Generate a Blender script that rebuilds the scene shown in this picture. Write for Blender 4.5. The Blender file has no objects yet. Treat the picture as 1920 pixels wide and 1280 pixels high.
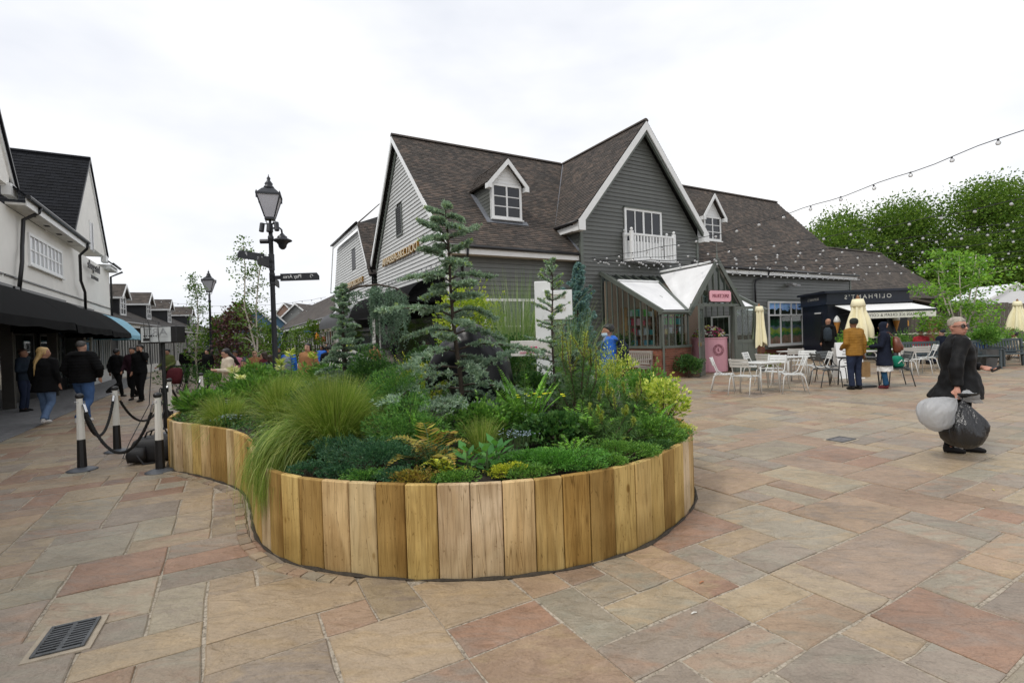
import bpy, bmesh, math, random
import numpy as np
from mathutils import Vector, Matrix, noise, Euler
random.seed(7); np.random.seed(7)
RAD = math.radians
sc = bpy.context.scene
COL = sc.collection
# ------------------------------------------------------------------ camera
cam_d = bpy.data.cameras.new('camera'); cam = bpy.data.objects.new('camera', cam_d); COL.objects.link(cam)
cam_d.lens = 17.617; cam_d.sensor_width = 36; cam_d.clip_end = 3000; cam_d.clip_start = .05
def cam_matrix(pitch, roll, loc):
    f = Vector((0, math.cos(pitch), -math.sin(pitch))); r = Vector((1, 0, 0)); u = r.cross(f)
    r2 = r*math.cos(roll)-u*math.sin(roll); u2 = r*math.sin(roll)+u*math.cos(roll)
    M = Matrix((r2, u2, -f)).transposed().to_4x4(); M.translation = loc
    return M
cam.matrix_world = cam_matrix(RAD(.5903), RAD(1.8725), (0, 0, 1.55))
sc.camera = cam
# ------------------------------------------------------------------ sky and sun
SUN_EL, SUN_DIR = 52, Vector((-.80, -.60, 0))      # where the light comes from (plan)
w = bpy.data.worlds.new('World'); sc.world = w; w.use_nodes = True
nt = w.node_tree; nt.nodes.clear()
wo = nt.nodes.new('ShaderNodeOutputWorld'); bg = nt.nodes.new('ShaderNodeBackground'); bg.inputs[1].default_value = .1
sky = nt.nodes.new('ShaderNodeTexSky'); sky.sky_type = 'NISHITA'; sky.sun_disc = False
sky.sun_elevation = RAD(SUN_EL); sky.sun_rotation = math.atan2(SUN_DIR.x, SUN_DIR.y)
tc = nt.nodes.new('ShaderNodeTexCoord'); mp = nt.nodes.new('ShaderNodeMapping'); mp.inputs['Scale'].default_value = (1, 1, 2.6)
n1 = nt.nodes.new('ShaderNodeTexNoise'); n1.inputs['Scale'].default_value = 1.6; n1.inputs['Detail'].default_value = 5
rp = nt.nodes.new('ShaderNodeValToRGB')
rp.color_ramp.elements[0].position = .42; rp.color_ramp.elements[0].color = (.76, .785, .845, 1)
rp.color_ramp.elements[1].position = .66; rp.color_ramp.elements[1].color = (1, 1, 1, 1)
ml = nt.nodes.new('ShaderNodeVectorMath'); ml.operation = 'SCALE'; ml.inputs[3].default_value = 10.2
mx = nt.nodes.new('ShaderNodeMixRGB'); mx.inputs[0].default_value = .95
nt.links.new(tc.outputs['Generated'], mp.inputs[0]); nt.links.new(mp.outputs[0], n1.inputs[0]); nt.links.new(n1.outputs[0], rp.inputs[0])
nt.links.new(rp.outputs[0], ml.inputs[0]); nt.links.new(sky.outputs[0], mx.inputs[1]); nt.links.new(ml.outputs[0], mx.inputs[2])
nt.links.new(mx.outputs[0], bg.inputs[0]); nt.links.new(bg.outputs[0], wo.inputs[0])
sun_d = bpy.data.lights.new('sun', 'SUN'); sun_d.energy = 1.5; sun_d.angle = RAD(11); sun_d.color = (1, .965, .91)
sun = bpy.data.objects.new('sun', sun_d); COL.objects.link(sun)
sd = SUN_DIR.normalized()*math.cos(RAD(SUN_EL)); sd.z = math.sin(RAD(SUN_EL))
sun.rotation_euler = sd.to_track_quat('Z', 'Y').to_euler(); sun.location = sd*50
sc.view_settings.view_transform = 'Standard'; sc.view_settings.look = 'None'
sc.view_settings.exposure = 0.2; sc.view_settings.gamma = 1; sc.view_settings.use_curve_mapping = False
sc.cycles.use_denoising = True; sc.cycles.max_bounces = 7; sc.cycles.transparent_max_bounces = 16
sc.cycles.sample_clamp_indirect = 6; sc.cycles.caustics_reflective = False; sc.cycles.caustics_refractive = False
# ------------------------------------------------------------------ frames
TH = RAD(29.917); CT, ST = math.cos(TH), math.sin(TH); AX, AY = 2.649, 18.45
def W(s, t, z=0): return Vector((AX+s*CT-t*ST, AY+s*ST+t*CT, z))      # village grid -> world
# ------------------------------------------------------------------ materials
_M = {}
def srgb(*c): return tuple((x/255/12.92 if x/255 <= .04045 else ((x/255+.055)/1.055)**2.4) for x in c)+(1,)
class NT:
    def __init__(s, name):
        s.m = bpy.data.materials.new(name); s.m.use_nodes = True; s.t = s.m.node_tree; s.n = s.t.nodes
        s.b = s.n['Principled BSDF']; s.o = s.n['Material Output']
    def new(s, ty, **k):
        x = s.n.new(ty)
        for a, v in k.items():
            if a.startswith('i_'): x.inputs[a[2:].replace('_', ' ')].default_value = v
            else: setattr(x, a, v)
        return x
    def ln(s, a, b): s.t.links.new(a, b)
    def noise(s, scale, detail=3, coord='Object', stretch=None, rough=.5):
        c = s.new('ShaderNodeTexCoord'); n = s.new('ShaderNodeTexNoise'); n.inputs['Scale'].default_value = scale
        n.inputs['Detail'].default_value = detail; n.inputs['Roughness'].default_value = rough
        if stretch:
            m = s.new('ShaderNodeMapping'); m.inputs['Scale'].default_value = stretch; s.ln(c.outputs[coord], m.inputs[0]); s.ln(m.outputs[0], n.inputs[0])
        else: s.ln(c.outputs[coord], n.inputs[0])
        return n
    def ramp(s, src, stops, interp='LINEAR'):
        r = s.new('ShaderNodeValToRGB'); e = r.color_ramp; e.interpolation = interp
        while len(e.elements) < len(stops): e.elements.new(.5)
        for el, (p, c) in zip(e.elements, stops):
            el.position = p; el.color = c if len(c) == 4 else tuple(c)+(1,)
        s.ln(src, r.inputs[0]); return r
    def mix(s, fac, a, b, mode='MIX'):
        x = s.new('ShaderNodeMixRGB', blend_type=mode)
        for i, v in ((0, fac), (1, a), (2, b)):
            if hasattr(v, 'is_linked') or hasattr(v, 'links'): s.ln(v, x.inputs[i])
            else: x.inputs[i].default_value = v
        return x
    def bump(s, src, strength=.3, dist=.01):
        b = s.new('ShaderNodeBump'); b.inputs['Strength'].default_value = strength; b.inputs['Distance'].default_value = dist
        s.ln(src, b.inputs['Height']); s.ln(b.outputs[0], s.b.inputs['Normal'])
def mat(name, col, rough=.6, var=.12, scale=6, bump=0, metal=0, spec=.5, island=0, objr=0, stretch=None, emit=None, bscale=None):
    """painted / plain surface with soft mottling, optional per-piece variation"""
    if name in _M: return _M[name]
    k = NT(name); c = tuple(col) if len(col) == 4 else tuple(col)+(1,)
    n = k.noise(scale, 5, stretch=stretch, rough=.6)
    lo = tuple(x*(1-var) for x in c[:3])+(1,); hi = tuple(min(1, x*(1+var)) for x in c[:3])+(1,)
    out = k.ramp(n.outputs[0], [(.3, lo), (.7, hi)]).outputs[0]
    if island or objr:
        if island: g = k.new('ShaderNodeNewGeometry'); src = g.outputs['Random Per Island']
        else: g = k.new('ShaderNodeObjectInfo'); src = g.outputs['Random']
        a = island or objr; r = k.ramp(src, [(0, (1-a,)*3), (1, (1+a,)*3)]); out = k.mix(1, out, r.outputs[0], 'MULTIPLY').outputs[0]
    k.ln(out, k.b.inputs['Base Color']); k.b.inputs['Roughness'].default_value = rough; k.b.inputs['Metallic'].default_value = metal
    k.b.inputs['Specular IOR Level'].default_value = spec
    if bump: n2 = k.noise(bscale or scale*8, 4, stretch=stretch); k.bump(n2.outputs[0], bump, .01)
    if emit: k.b.inputs['Emission Color'].default_value = c; k.b.inputs['Emission Strength'].default_value = emit
    _M[name] = k.m; return k.m
LEAF_GAIN = 1.95
def leafmat(name, c1, c2, c3=None, rough=.45, trans=.25, spec=.35):
    """foliage: each leaf its own tone between the given colours, a little light coming through"""
    if name in _M: return _M[name]
    k = NT(name); g = k.new('ShaderNodeNewGeometry'); G = LEAF_GAIN; c1, c2, c3 = [tuple(min(.85, x*G) for x in c[:3]) for c in (c1, c2, c3 or c2)]; st = [(0, c1), (.6, c2), (1, c3)]
    r = k.ramp(g.outputs['Random Per Island'], st); n = k.noise(2.2, 2)
    r2 = k.ramp(n.outputs[0], [(.3, (.72,)*3), (.7, (1.2,)*3)]); m = k.mix(1, r.outputs[0], r2.outputs[0], 'MULTIPLY')
    k.ln(m.outputs[0], k.b.inputs['Base Color']); k.b.inputs['Roughness'].default_value = rough; k.b.inputs['Specular IOR Level'].default_value = spec
    t = k.new('ShaderNodeBsdfTranslucent'); br = k.mix(1, m.outputs[0], (1.25, 1.35, .8, 1), 'MULTIPLY'); k.ln(br.outputs[0], t.inputs[0])
    s = k.new('ShaderNodeMixShader'); s.inputs[0].default_value = trans
    k.ln(k.b.outputs[0], s.inputs[1]); k.ln(t.outputs[0], s.inputs[2]); k.ln(s.outputs[0], k.o.inputs[0])
    _M[name] = k.m; return k.m
def glassmat(name, tint=(.75, .8, .8), opac=.25, rough=.03):
    """window glass: fresnel reflection over a tinted see-through pane"""
    if name in _M: return _M[name]
    k = NT(name); k.n.remove(k.b)
    tr = k.new('ShaderNodeBsdfTransparent'); tr.inputs[0].default_value = tuple(tint)+(1,)
    gl = k.new('ShaderNodeBsdfGlossy'); gl.inputs['Roughness'].default_value = rough; gl.inputs[0].default_value = (.9, .9, .9, 1)
    lw_ = k.new('ShaderNodeLayerWeight'); lw_.inputs[0].default_value = .5; pw_ = k.new('ShaderNodeMath', operation='POWER'); pw_.inputs[1].default_value = 4; k.ln(lw_.outputs['Facing'], pw_.inputs[0]); fr = k.new('ShaderNodeMath', operation='MULTIPLY_ADD'); fr.inputs[1].default_value = .75; fr.inputs[2].default_value = .06; k.ln(pw_.outputs[0], fr.inputs[0])
    s = k.new('ShaderNodeMixShader'); k.ln(fr.outputs[0], s.inputs[0]); k.ln(tr.outputs[0], s.inputs[1]); k.ln(gl.outputs[0], s.inputs[2])
    k.ln(s.outputs[0], k.o.inputs[0]); _M[name] = k.m; return k.m
# ------------------------------------------------------------------ mesh building
def V3(*a): return Vector(a)
class MB:
    def __init__(s): s.v = []; s.f = []
    def add(s, vs, fs):
        o = len(s.v); s.v += [tuple(x) for x in vs]; s.f += [tuple(i+o for i in f) for f in fs]; return s
    def box(s, x0, x1, y0, y1, z0, z1, M=None):
        vs = [Vector((x, y, z)) for z in (z0, z1) for x, y in ((x0, y0), (x1, y0), (x1, y1), (x0, y1))]
        if M: vs = [M @ v for v in vs]
        return s.add(vs, [(3, 2, 1, 0), (4, 5, 6, 7), (0, 1, 5, 4), (1, 2, 6, 5), (2, 3, 7, 6), (3, 0, 4, 7)])
    def bar(s, p, q, a, b, up=(0, 0, 1)):
        p, q = Vector(p), Vector(q); d = (q-p).normalized(); x = d.cross(Vector(up))
        if x.length < 1e-4: x = d.cross(Vector((0, 1, 0)))
        x.normalize(); y = x.cross(d); x *= a/2; y *= b/2
        vs = [p-x-y, p+x-y, p+x+y, p-x+y, q-x-y, q+x-y, q+x+y, q-x+y]
        return s.add(vs, [(0, 1, 2, 3), (7, 6, 5, 4), (0, 4, 5, 1), (1, 5, 6, 2), (2, 6, 7, 3), (3, 7, 4, 0)])
    def prism(s, poly, vec):
        n = len(poly); vec = Vector(vec); P = [Vector(p) for p in poly]
        return s.add(P+[p+vec for p in P], [tuple(range(n))[::-1], tuple(range(n, 2*n))]+[(i, (i+1) % n, n+(i+1) % n, n+i) for i in range(n)])
    def tube(s, pts, r, n=8, cap=True, sq=1):
        pts = [Vector(p) for p in pts]; m = len(pts); rr = r if isinstance(r, (list, tuple)) else [r]*m
        vs = []; ref = None
        for i, p in enumerate(pts):
            d = (pts[min(i+1, m-1)]-pts[max(i-1, 0)]).normalized()
            if ref is None:
                ref = d.cross(Vector((0, 0, 1)))
                if ref.length < .1: ref = d.cross(Vector((0, 1, 0)))
            x = (ref-d*ref.dot(d)).normalized(); ref = x; y = d.cross(x)
            for j in range(n):
                a = 2*math.pi*j/n; vs.append(p+(x*math.cos(a)+y*math.sin(a)*sq)*rr[i])
        fs = [(i*n+j, i*n+(j+1) % n, (i+1)*n+(j+1) % n, (i+1)*n+j) for i in range(m-1) for j in range(n)]
        if cap: fs += [tuple(range(n))[::-1], tuple((m-1)*n+j for j in range(n))]
        return s.add(vs, fs)
    def lathe(s, prof, n=16, c=(0, 0, 0), rot=0, cap=True):
        vs = [(c[0]+r*math.cos(rot+2*math.pi*j/n), c[1]+r*math.sin(rot+2*math.pi*j/n), c[2]+z) for r, z in prof for j in range(n)]
        m = len(prof); fs = [(i*n+j, i*n+(j+1) % n, (i+1)*n+(j+1) % n, (i+1)*n+j) for i in range(m-1) for j in range(n)]
        if cap: fs += [tuple(range(n))[::-1], tuple((m-1)*n+j for j in range(n))]
        return s.add(vs, fs)
    def slices(s, sl, n=18, M=None, pw=1.0):
        """closed loft of level ellipses (cx, cy, z, rx, ry)"""
        vs = []
        for cx, cy, z, rx, ry in sl:
            for j in range(n):
                a = 2*math.pi*j/n; ca, sa = math.cos(a), math.sin(a)
                v = Vector((cx+rx*math.copysign(abs(ca)**pw, ca), cy+ry*math.copysign(abs(sa)**pw, sa), z)); vs.append(M @ v if M else v)
        m = len(sl); fs = [(i*n+j, i*n+(j+1) % n, (i+1)*n+(j+1) % n, (i+1)*n+j) for i in range(m-1) for j in range(n)]
        fs += [tuple(range(n))[::-1], tuple((m-1)*n+j for j in range(n))]
        return s.add(vs, fs)
    def ball(s, c, r, n=10, m=7):
        rx, ry, rz = r if isinstance(r, (tuple, list)) else (r, r, r)
        return s.slices([(c[0], c[1], c[2]-rz*math.cos(math.pi*(i+.25)/(m-.5)), rx*math.sin(math.pi*(i+.25)/(m-.5)), ry*math.sin(math.pi*(i+.25)/(m-.5))) for i in range(m)], n)
    def quad(s, a, b, c, d): return s.add([a, b, c, d], [(0, 1, 2, 3)])
    def mesh(s, name):
        me = bpy.data.meshes.new(name); me.from_pydata(s.v, [], s.f); me.update(); return me
    def build(s, name, m, parent=None, smooth=False, bevel=0, **tg):
        return put(name, s.mesh(name), m, parent, smooth, bevel, **tg)
def put(name, me, m, parent=None, smooth=False, bevel=0, **tg):
    if bevel:
        bm = bmesh.new(); bm.from_mesh(me); bmesh.ops.bevel(bm, geom=bm.edges[:], offset=bevel, segments=1, affect='EDGES', profile=.5); bm.to_mesh(me); bm.free()
    if m is not None: me.materials.clear(); me.materials.append(m)
    if smooth:
        for p in me.polygons: p.use_smooth = True
    o = bpy.data.objects.new(name, me); COL.objects.link(o)
    if parent is not None: o.parent = parent
    return tag(o, **tg)
def tag(o, label=None, cat=None, group=None, kind=None):
    if label: o['label'] = label
    if cat: o['category'] = cat
    if group: o['group'] = group
    if kind: o['kind'] = kind
    return o
def thing(name, label, cat, loc=(0, 0, 0), rz=0, group=None):
    o = bpy.data.objects.new(name, None); COL.objects.link(o); o.location = loc; o.rotation_euler = (0, 0, rz); o.empty_display_size = .1
    return tag(o, label, cat, group)
def inst(name, me, parent, M=None):
    o = bpy.data.objects.new(name, me); COL.objects.link(o)
    if parent is not None: o.parent = parent
    if M is not None: o.matrix_local = M
    return o
def copy_tree(o, parent=None):
    kids = list(o.children); c = o.copy(); COL.objects.link(c); c.parent = parent
    for k in kids: copy_tree(k, c)
    return c
def npmesh(name, v, f):
    """fast mesh from arrays: v (N,3), f (M,k)"""
    v = np.asarray(v, np.float32); f = np.asarray(f, np.int32); me = bpy.data.meshes.new(name); k = f.shape[1]
    me.vertices.add(len(v)); me.vertices.foreach_set('co', v.ravel()); me.loops.add(f.size); me.loops.foreach_set('vertex_index', f.ravel())
    me.polygons.add(len(f)); me.polygons.foreach_set('loop_start', np.arange(0, f.size, k, dtype=np.int32)); me.update(calc_edges=True); return me
def text_obj(txt, size, n, origin, m, parent, depth=.02, mirror=True, xs=1.0, align='CENTER', name='lettering', bold=0, spacing=1.0):
    """flat lettering standing on a surface with outward normal n; mirrored as the photograph shows it"""
    cu = bpy.data.curves.new('t', 'FONT'); cu.body = txt; cu.size = size; cu.extrude = depth/2; cu.align_x = align; cu.align_y = 'CENTER'
    cu.resolution_u = 3; cu.offset = bold; cu.space_character = spacing
    to = bpy.data.objects.new('t', cu); COL.objects.link(to); o = put(name, bpy.data.meshes.new(name), m, parent)
    n = Vector(n).normalized(); rt = Vector((0, 0, 1)).cross(n).normalized(); up = n.cross(rt)
    x = rt*(-xs if mirror else xs); M = Matrix((x, up, n)).transposed().to_4x4(); M.translation = Vector(origin)+n*depth/2
    LATER.append(('text', o, to, m, M, mirror)); return o
LATER = []

def fuse(name, mb, vox, m, parent, smooth=4, folds=0, fscale=7, quilt=0, fstretch=1.0, seed=0):
    """closed overlapping lofts -> one continuous skin (voxel union), with cloth folds; finished by finish_later()"""
    o = put(name, mb.mesh(name), m, parent, smooth=True)
    r = o.modifiers.new('r', 'REMESH'); r.mode = 'VOXEL'; r.voxel_size = vox; r.adaptivity = 0
    if smooth: s = o.modifiers.new('s', 'SMOOTH'); s.iterations = smooth; s.factor = .5
    LATER.append(('skin', o, m, folds, fscale, quilt, fstretch, seed)); return o
def finish_later():
    """one evaluation of the scene turns lettering and fused skins into plain meshes"""
    dg = bpy.context.evaluated_depsgraph_get(); made = [bpy.data.meshes.new_from_object((q[2] if q[0] == 'text' else q[1]).evaluated_get(dg)) for q in LATER]
    for q, me in zip(LATER, made):
        o = q[1]; me.name = o.name; me.materials.clear()
        if q[0] == 'text':
            _, o, to, m, M, mirror = q; me.transform(M)
            if mirror: me.flip_normals()
            me.materials.append(m); o.data = me; bpy.data.objects.remove(to); continue
        _, o, m, folds, fscale, quilt, fstretch, seed = q; o.modifiers.clear(); me.materials.append(m)
        if folds or quilt:
            n = len(me.vertices); co = np.empty(n*3, np.float32); me.vertices.foreach_get('co', co); co = co.reshape(-1, 3); no = np.empty(n*3, np.float32); me.vertices.foreach_get('normal', no); no = no.reshape(-1, 3); off = Vector((seed*1.7, seed*.9, 0)); d = np.zeros(n)
            if folds:
                for i in range(n): p = Vector(co[i]); d[i] = noise.noise(Vector((p.x*fscale, p.y*fscale, p.z*fscale*fstretch))+off)+.5*noise.noise(p*fscale*2.3+off)
                d *= folds
            if quilt: d += quilt*(np.abs(np.sin(co[:, 2]*math.pi/.062))**.5-.6)
            co = co+no*d[:, None]; me.vertices.foreach_set('co', co.astype(np.float32).ravel()); me.update()
        me.polygons.foreach_set('use_smooth', [True]*len(me.polygons)); o.data = me
# ------------------------------------------------------------------ shared paints
M_grey = mat('grey_green_weatherboard_paint', srgb(91, 93, 89), .42, .1, 3, .08, objr=.10)
M_trim = mat('grey_green_trim_paint', srgb(92, 98, 91), .4, .08, 4)
M_pale = mat('pale_grey_weatherboard', srgb(190, 191, 189), .38, .08, 3, .05, objr=.06)  # paler tone given to the boards of both end gables
M_white = mat('white_gloss_paint', srgb(226, 227, 226), .35, .04, 5)
M_black = mat('black_gutter_plastic', (.012, .012, .014), .35, .2, 8)
M_iron = mat('black_lamp_iron', (.018, .02, .026), .4, .3, 12, .1)
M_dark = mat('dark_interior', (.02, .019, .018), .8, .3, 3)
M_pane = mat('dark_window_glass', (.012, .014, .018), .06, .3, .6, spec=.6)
M_lead = mat('lead_flashing', (.16, .17, .19), .55, .2, 9)
M_render = mat('cream_render', srgb(245, 243, 237), .85, .05, 1.3, .15, bscale=60)
M_gold = mat('gilt_letter_sides', (.42, .22, .05), .35, .15, 10, metal=.6)
M_glass = glassmat('clear_glass', (.80, .86, .85))
def tilemat(name, c1, c2, c3):
    k = NT(name); g = k.new('ShaderNodeNewGeometry'); r = k.ramp(g.outputs['Random Per Island'], [(0, c1), (.55, c2), (1, c3)])
    n = k.noise(.8, 4); r2 = k.ramp(n.outputs[0], [(.3, (.75,)*3), (.7, (1.25, 1.18, 1.1))]); m = k.mix(1, r.outputs[0], r2.outputs[0], 'MULTIPLY')
    n3 = k.noise(26, 3); r3 = k.ramp(n3.outputs[0], [(.62, (0,)*3), (.72, (1,)*3)]); sp = k.mix(.0, m.outputs[0], (.30, .28, .24, 1)); 
    f = k.new('ShaderNodeMath', operation='MULTIPLY'); f.inputs[1].default_value = .35; k.ln(r3.outputs[0], f.inputs[0]); k.ln(f.outputs[0], sp.inputs[0])
    k.ln(sp.outputs[0], k.b.inputs['Base Color']); k.b.inputs['Roughness'].default_value = .8; n4 = k.noise(40, 3); k.bump(n4.outputs[0], .4, .006); return k.m
M_tile = tilemat('weathered_clay_tile', (.038, .033, .029, 1), (.066, .056, .049, 1), (.115, .088, .072, 1))
M_tile2 = tilemat('grey_brown_tile', (.05, .042, .037, 1), (.075, .063, .055, 1), (.10, .085, .072, 1))
M_slate = mat('black_slate', (.008, .009, .012), .75, .25, 20, .2, island=.3, spec=.15)
# ================================================================== GROUND
def slabmat(name, island):
    k = NT(name)
    if island: g = k.new('ShaderNodeNewGeometry'); rnd = g.outputs['Random Per Island']
    else: g = k.new('ShaderNodeObjectInfo'); rnd = g.outputs['Random']
    geo = k.new('ShaderNodeNewGeometry'); off = k.new('ShaderNodeVectorMath', operation='SCALE'); off.inputs[0].default_value = (37, 53, 11); k.ln(rnd, off.inputs[3])
    pos = k.new('ShaderNodeVectorMath', operation='ADD'); k.ln(geo.outputs['Position'], pos.inputs[0]); k.ln(off.outputs[0], pos.inputs[1])
    tones = [srgb(163, 144, 119), srgb(155, 145, 127), srgb(158, 134, 112), srgb(169, 152, 125), srgb(150, 137, 122), srgb(154, 123, 102), srgb(165, 147, 124), srgb(159, 148, 127), srgb(167, 143, 118), srgb(149, 136, 122), srgb(166, 149, 124), srgb(158, 137, 117)]
    base = k.ramp(rnd, [(i/len(tones), c) for i, c in enumerate(tones)], 'CONSTANT')
    fr = k.new('ShaderNodeMath', operation='FRACT'); mu = k.new('ShaderNodeMath', operation='MULTIPLY'); mu.inputs[1].default_value = 7.31; k.ln(rnd, mu.inputs[0]); k.ln(mu.outputs[0], fr.inputs[0])
    second = k.ramp(fr.outputs[0], [(0, srgb(172, 150, 118)), (.3, srgb(140, 127, 115)), (.55, srgb(160, 130, 108)), (.8, srgb(150, 146, 130))], 'CONSTANT')
    def nz(scale, det, dist=0, st=None):
        n = k.new('ShaderNodeTexNoise'); n.inputs['Scale'].default_value = scale; n.inputs['Detail'].default_value = det; n.inputs['Distortion'].default_value = dist
        if st:
            m = k.new('ShaderNodeMapping'); m.inputs['Scale'].default_value = st; m.inputs['Rotation'].default_value = (0, 0, .75); k.ln(pos.outputs[0], m.inputs[0]); k.ln(m.outputs[0], n.inputs[0])
        else: k.ln(pos.outputs[0], n.inputs[0])
        return n
    a = nz(2.2, 4, 1.6, (1, 2.6, 1)); fa = k.ramp(a.outputs[0], [(.46, (0,)*3), (.7, (.75,)*3)])
    c1 = k.mix(fa.outputs[0], base.outputs[0], second.outputs[0])
    b = nz(9, 6, .6); rb = k.ramp(b.outputs[0], [(.25, (.87,)*3), (.75, (1.1,)*3)]); c2 = k.mix(1, c1.outputs[0], rb.outputs[0], 'MULTIPLY')
    v = nz(5, 3, 3.5, (1, 3.5, 1)); rv = k.ramp(v.outputs[0], [(.488, (1,)*3), (.5, (.55, .5, .46)), (.512, (1,)*3)]); c3 = k.mix(.6, c2.outputs[0], rv.outputs[0], 'MULTIPLY')
    e = nz(80, 4); re = k.ramp(e.outputs[0], [(.3, (.88,)*3), (.7, (1.09,)*3)]); c4 = k.mix(1, c3.outputs[0], re.outputs[0], 'MULTIPLY')
    gv = k.new('ShaderNodeTexVoronoi'); gv.inputs['Scale'].default_value = 7; k.ln(geo.outputs['Position'], gv.inputs[0]); rgm = k.ramp(gv.outputs['Distance'], [(.035, (.62, .60, .58)), (.055, (1,)*3)]); c4 = k.mix(.8, c4.outputs[0], rgm.outputs[0], 'MULTIPLY'); sn = nz(1.1, 5); rsn = k.ramp(sn.outputs[0], [(.35, (.80, .79, .78)), (.55, (1.03,)*3)]); c4 = k.mix(1, c4.outputs[0], rsn.outputs[0], 'MULTIPLY'); c4 = k.mix(1, c4.outputs[0], (.97, .965, .96, 1), 'MULTIPLY'); k.ln(c4.outputs[0], k.b.inputs['Base Color']); k.b.inputs['Roughness'].default_value = .5; k.b.inputs['Specular IOR Level'].default_value = .45
    h = nz(3.2, 7, 1.2, (1, 1.8, 1)); st = k.new('ShaderNodeMath', operation='SNAP'); st.inputs[1].default_value = .07; k.ln(h.outputs[0], st.inputs[0])
    ad = k.new('ShaderNodeMath', operation='ADD'); ad2 = k.new('ShaderNodeMath', operation='MULTIPLY'); ad2.inputs[1].default_value = .35; k.ln(b.outputs[0], ad2.inputs[0])
    h2 = k.new('ShaderNodeMath', operation='MULTIPLY'); h2.inputs[1].default_value = .55; k.ln(h.outputs[0], h2.inputs[0]); ad3 = k.new('ShaderNodeMath', operation='ADD'); k.ln(st.outputs[0], ad3.inputs[0]); k.ln(h2.outputs[0], ad3.inputs[1])
    k.ln(ad3.outputs[0], ad.inputs[0]); k.ln(ad2.outputs[0], ad.inputs[1]); k.bump(ad.outputs[0], .9, .045)
    return k.m
M_slab = slabmat('riven_sandstone', False); M_slab_far = slabmat('riven_sandstone_far', True)
M_mortar = mat('sandy_mortar', srgb(168, 156, 138), .95, .18, 14, .6, bscale=120)
def groundmat():
    k = NT('mortar_and_distant_paving'); n = k.noise(60, 4); n2 = k.noise(.35, 3)
    r = k.ramp(n.outputs[0], [(.3, srgb(104, 96, 84)), (.45, srgb(160, 149, 132)), (.7, srgb(188, 177, 160))]); r2 = k.ramp(n2.outputs[0], [(.3, (.85,)*3), (.7, (1.08,)*3)])
    m = k.mix(1, r.outputs[0], r2.outputs[0], 'MULTIPLY'); k.ln(m.outputs[0], k.b.inputs['Base Color']); k.b.inputs['Roughness'].default_value = .92
    n3 = k.noise(160, 3); k.bump(n3.outputs[0], .6, .008); return k.m
g = MB(); g.quad((-700, -60, -.0085), (700, -60, -.0085), (700, 900, -.0085), (-700, 900, -.0085))
ground = g.build('ground', groundmat(), kind='structure')
# planter plan (world x, y), front edge read off the photograph, back edge hidden by the plants
PL = [(-5.25, 10.4), (-5.3, 9.2), (-5.05, 7.8), (-4.72, 6.85), (-4.38, 6.36), (-3.96, 6.1), (-3.51, 5.8), (-3.1, 5.49), (-2.78, 5.14), (-2.5, 4.7), (-2.26, 4.28), (-1.99, 3.88),
      (-1.66, 3.57), (-1.36, 3.41), (-1.04, 3.3), (-.6, 3.215), (-.19, 3.205), (.12, 3.25), (.47, 3.36), (.9, 3.61), (1.21, 3.94), (1.46, 4.27), (1.64, 4.62), (1.74, 5.0), (1.78, 5.6), (1.72, 6.6), (1.55, 7.8), (1.2, 9.0), (.5, 9.9), (-1.5, 10.5), (-3.5, 10.8)]
def catmull(P, closed=True, step=.02):
    P = [Vector((*p, 0)) for p in P]; n = len(P); out = []
    for i in range(n if closed else n-1):
        a, b, c, d = P[(i-1) % n], P[i], P[(i+1) % n], P[(i+2) % n]; m = max(2, int((c-b).length/step))
        for j in range(m):
            t = j/m; out.append(.5*((2*b)+(c-a)*t+(2*a-5*b+4*c-d)*t*t+(3*b-3*c+d-a)*t**3))
    return out
PATH = catmull(PL); NP = len(PATH)
PXY = np.array([(p.x, p.y) for p in PATH[::6]])
def in_poly(x, y, P=PXY):
    r = False; n = len(P); j = n-1
    for i in range(n):
        if (P[i, 1] > y) != (P[j, 1] > y) and x < (P[j, 0]-P[i, 0])*(y-P[i, 1])/(P[j, 1]-P[i, 1])+P[i, 0]: r = not r
        j = i
    return r
# --- random coursed sandstone slabs on the village grid
MOD = .28; rs = random.Random(11); cells = {}
SIZES = [(3, 2), (2, 2), (2, 3), (3, 1), (2, 1), (1, 1), (3, 2), (1, 2), (2, 1), (2, 2), (4, 2), (2, 1), (1, 2)]
slabs = []
I0, I1, J0, J1 = -30, 104, -76, 66
for j in range(J0, J1):
    for i in range(I0, I1):
        if (i, j) in cells: continue
        s_, t_ = i*MOD-8, j*MOD-6; p = W(s_, t_)
        if p.y < -1.5 or abs(p.x) > max(p.y, 1)*1.12+5 or p.y > 27 or s_ < -15.1: continue
        ch = SIZES[:]; rs.shuffle(ch)
        for a, b in ch+[(1, 1)]:
            if all((i+x, j+y) not in cells for x in range(a) for y in range(b)):
                for x in range(a):
                    for y in range(b): cells[(i+x, j+y)] = 1
                slabs.append((s_, t_, a, b)); break
ra = random.Random(5); slab_me = {}
def slab_shape(a, b):
    w, d = a*MOD-.015, b*MOD-.015
    J = lambda m=.005: ra.uniform(-m, m)
    ring = [(-w/2+J(), -d/2+J()), (J(.02), -d/2+J(.008)), (w/2+J(), -d/2+J()), (w/2+J(.008), J(.02)), (w/2+J(), d/2+J()), (J(.02), d/2+J(.008)), (-w/2+J(), d/2+J()), (-w/2+J(.008), J(.02))]
    m = MB(); n = 8; z = lambda: J(.0015)
    m.add([(x*(1-.014/w), y*(1-.014/d), z()) for x, y in ring]+[(x, y, -.0055) for x, y in ring]+[(x, y, -.04) for x, y in ring],
          [tuple(range(8))]+[((i+1) % n, i, n+i, n+(i+1) % n) for i in range(n)]+[(n+(i+1) % n, n+i, 2*n+i, 2*n+(i+1) % n) for i in range(n)])
    return m
rank = []
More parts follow.
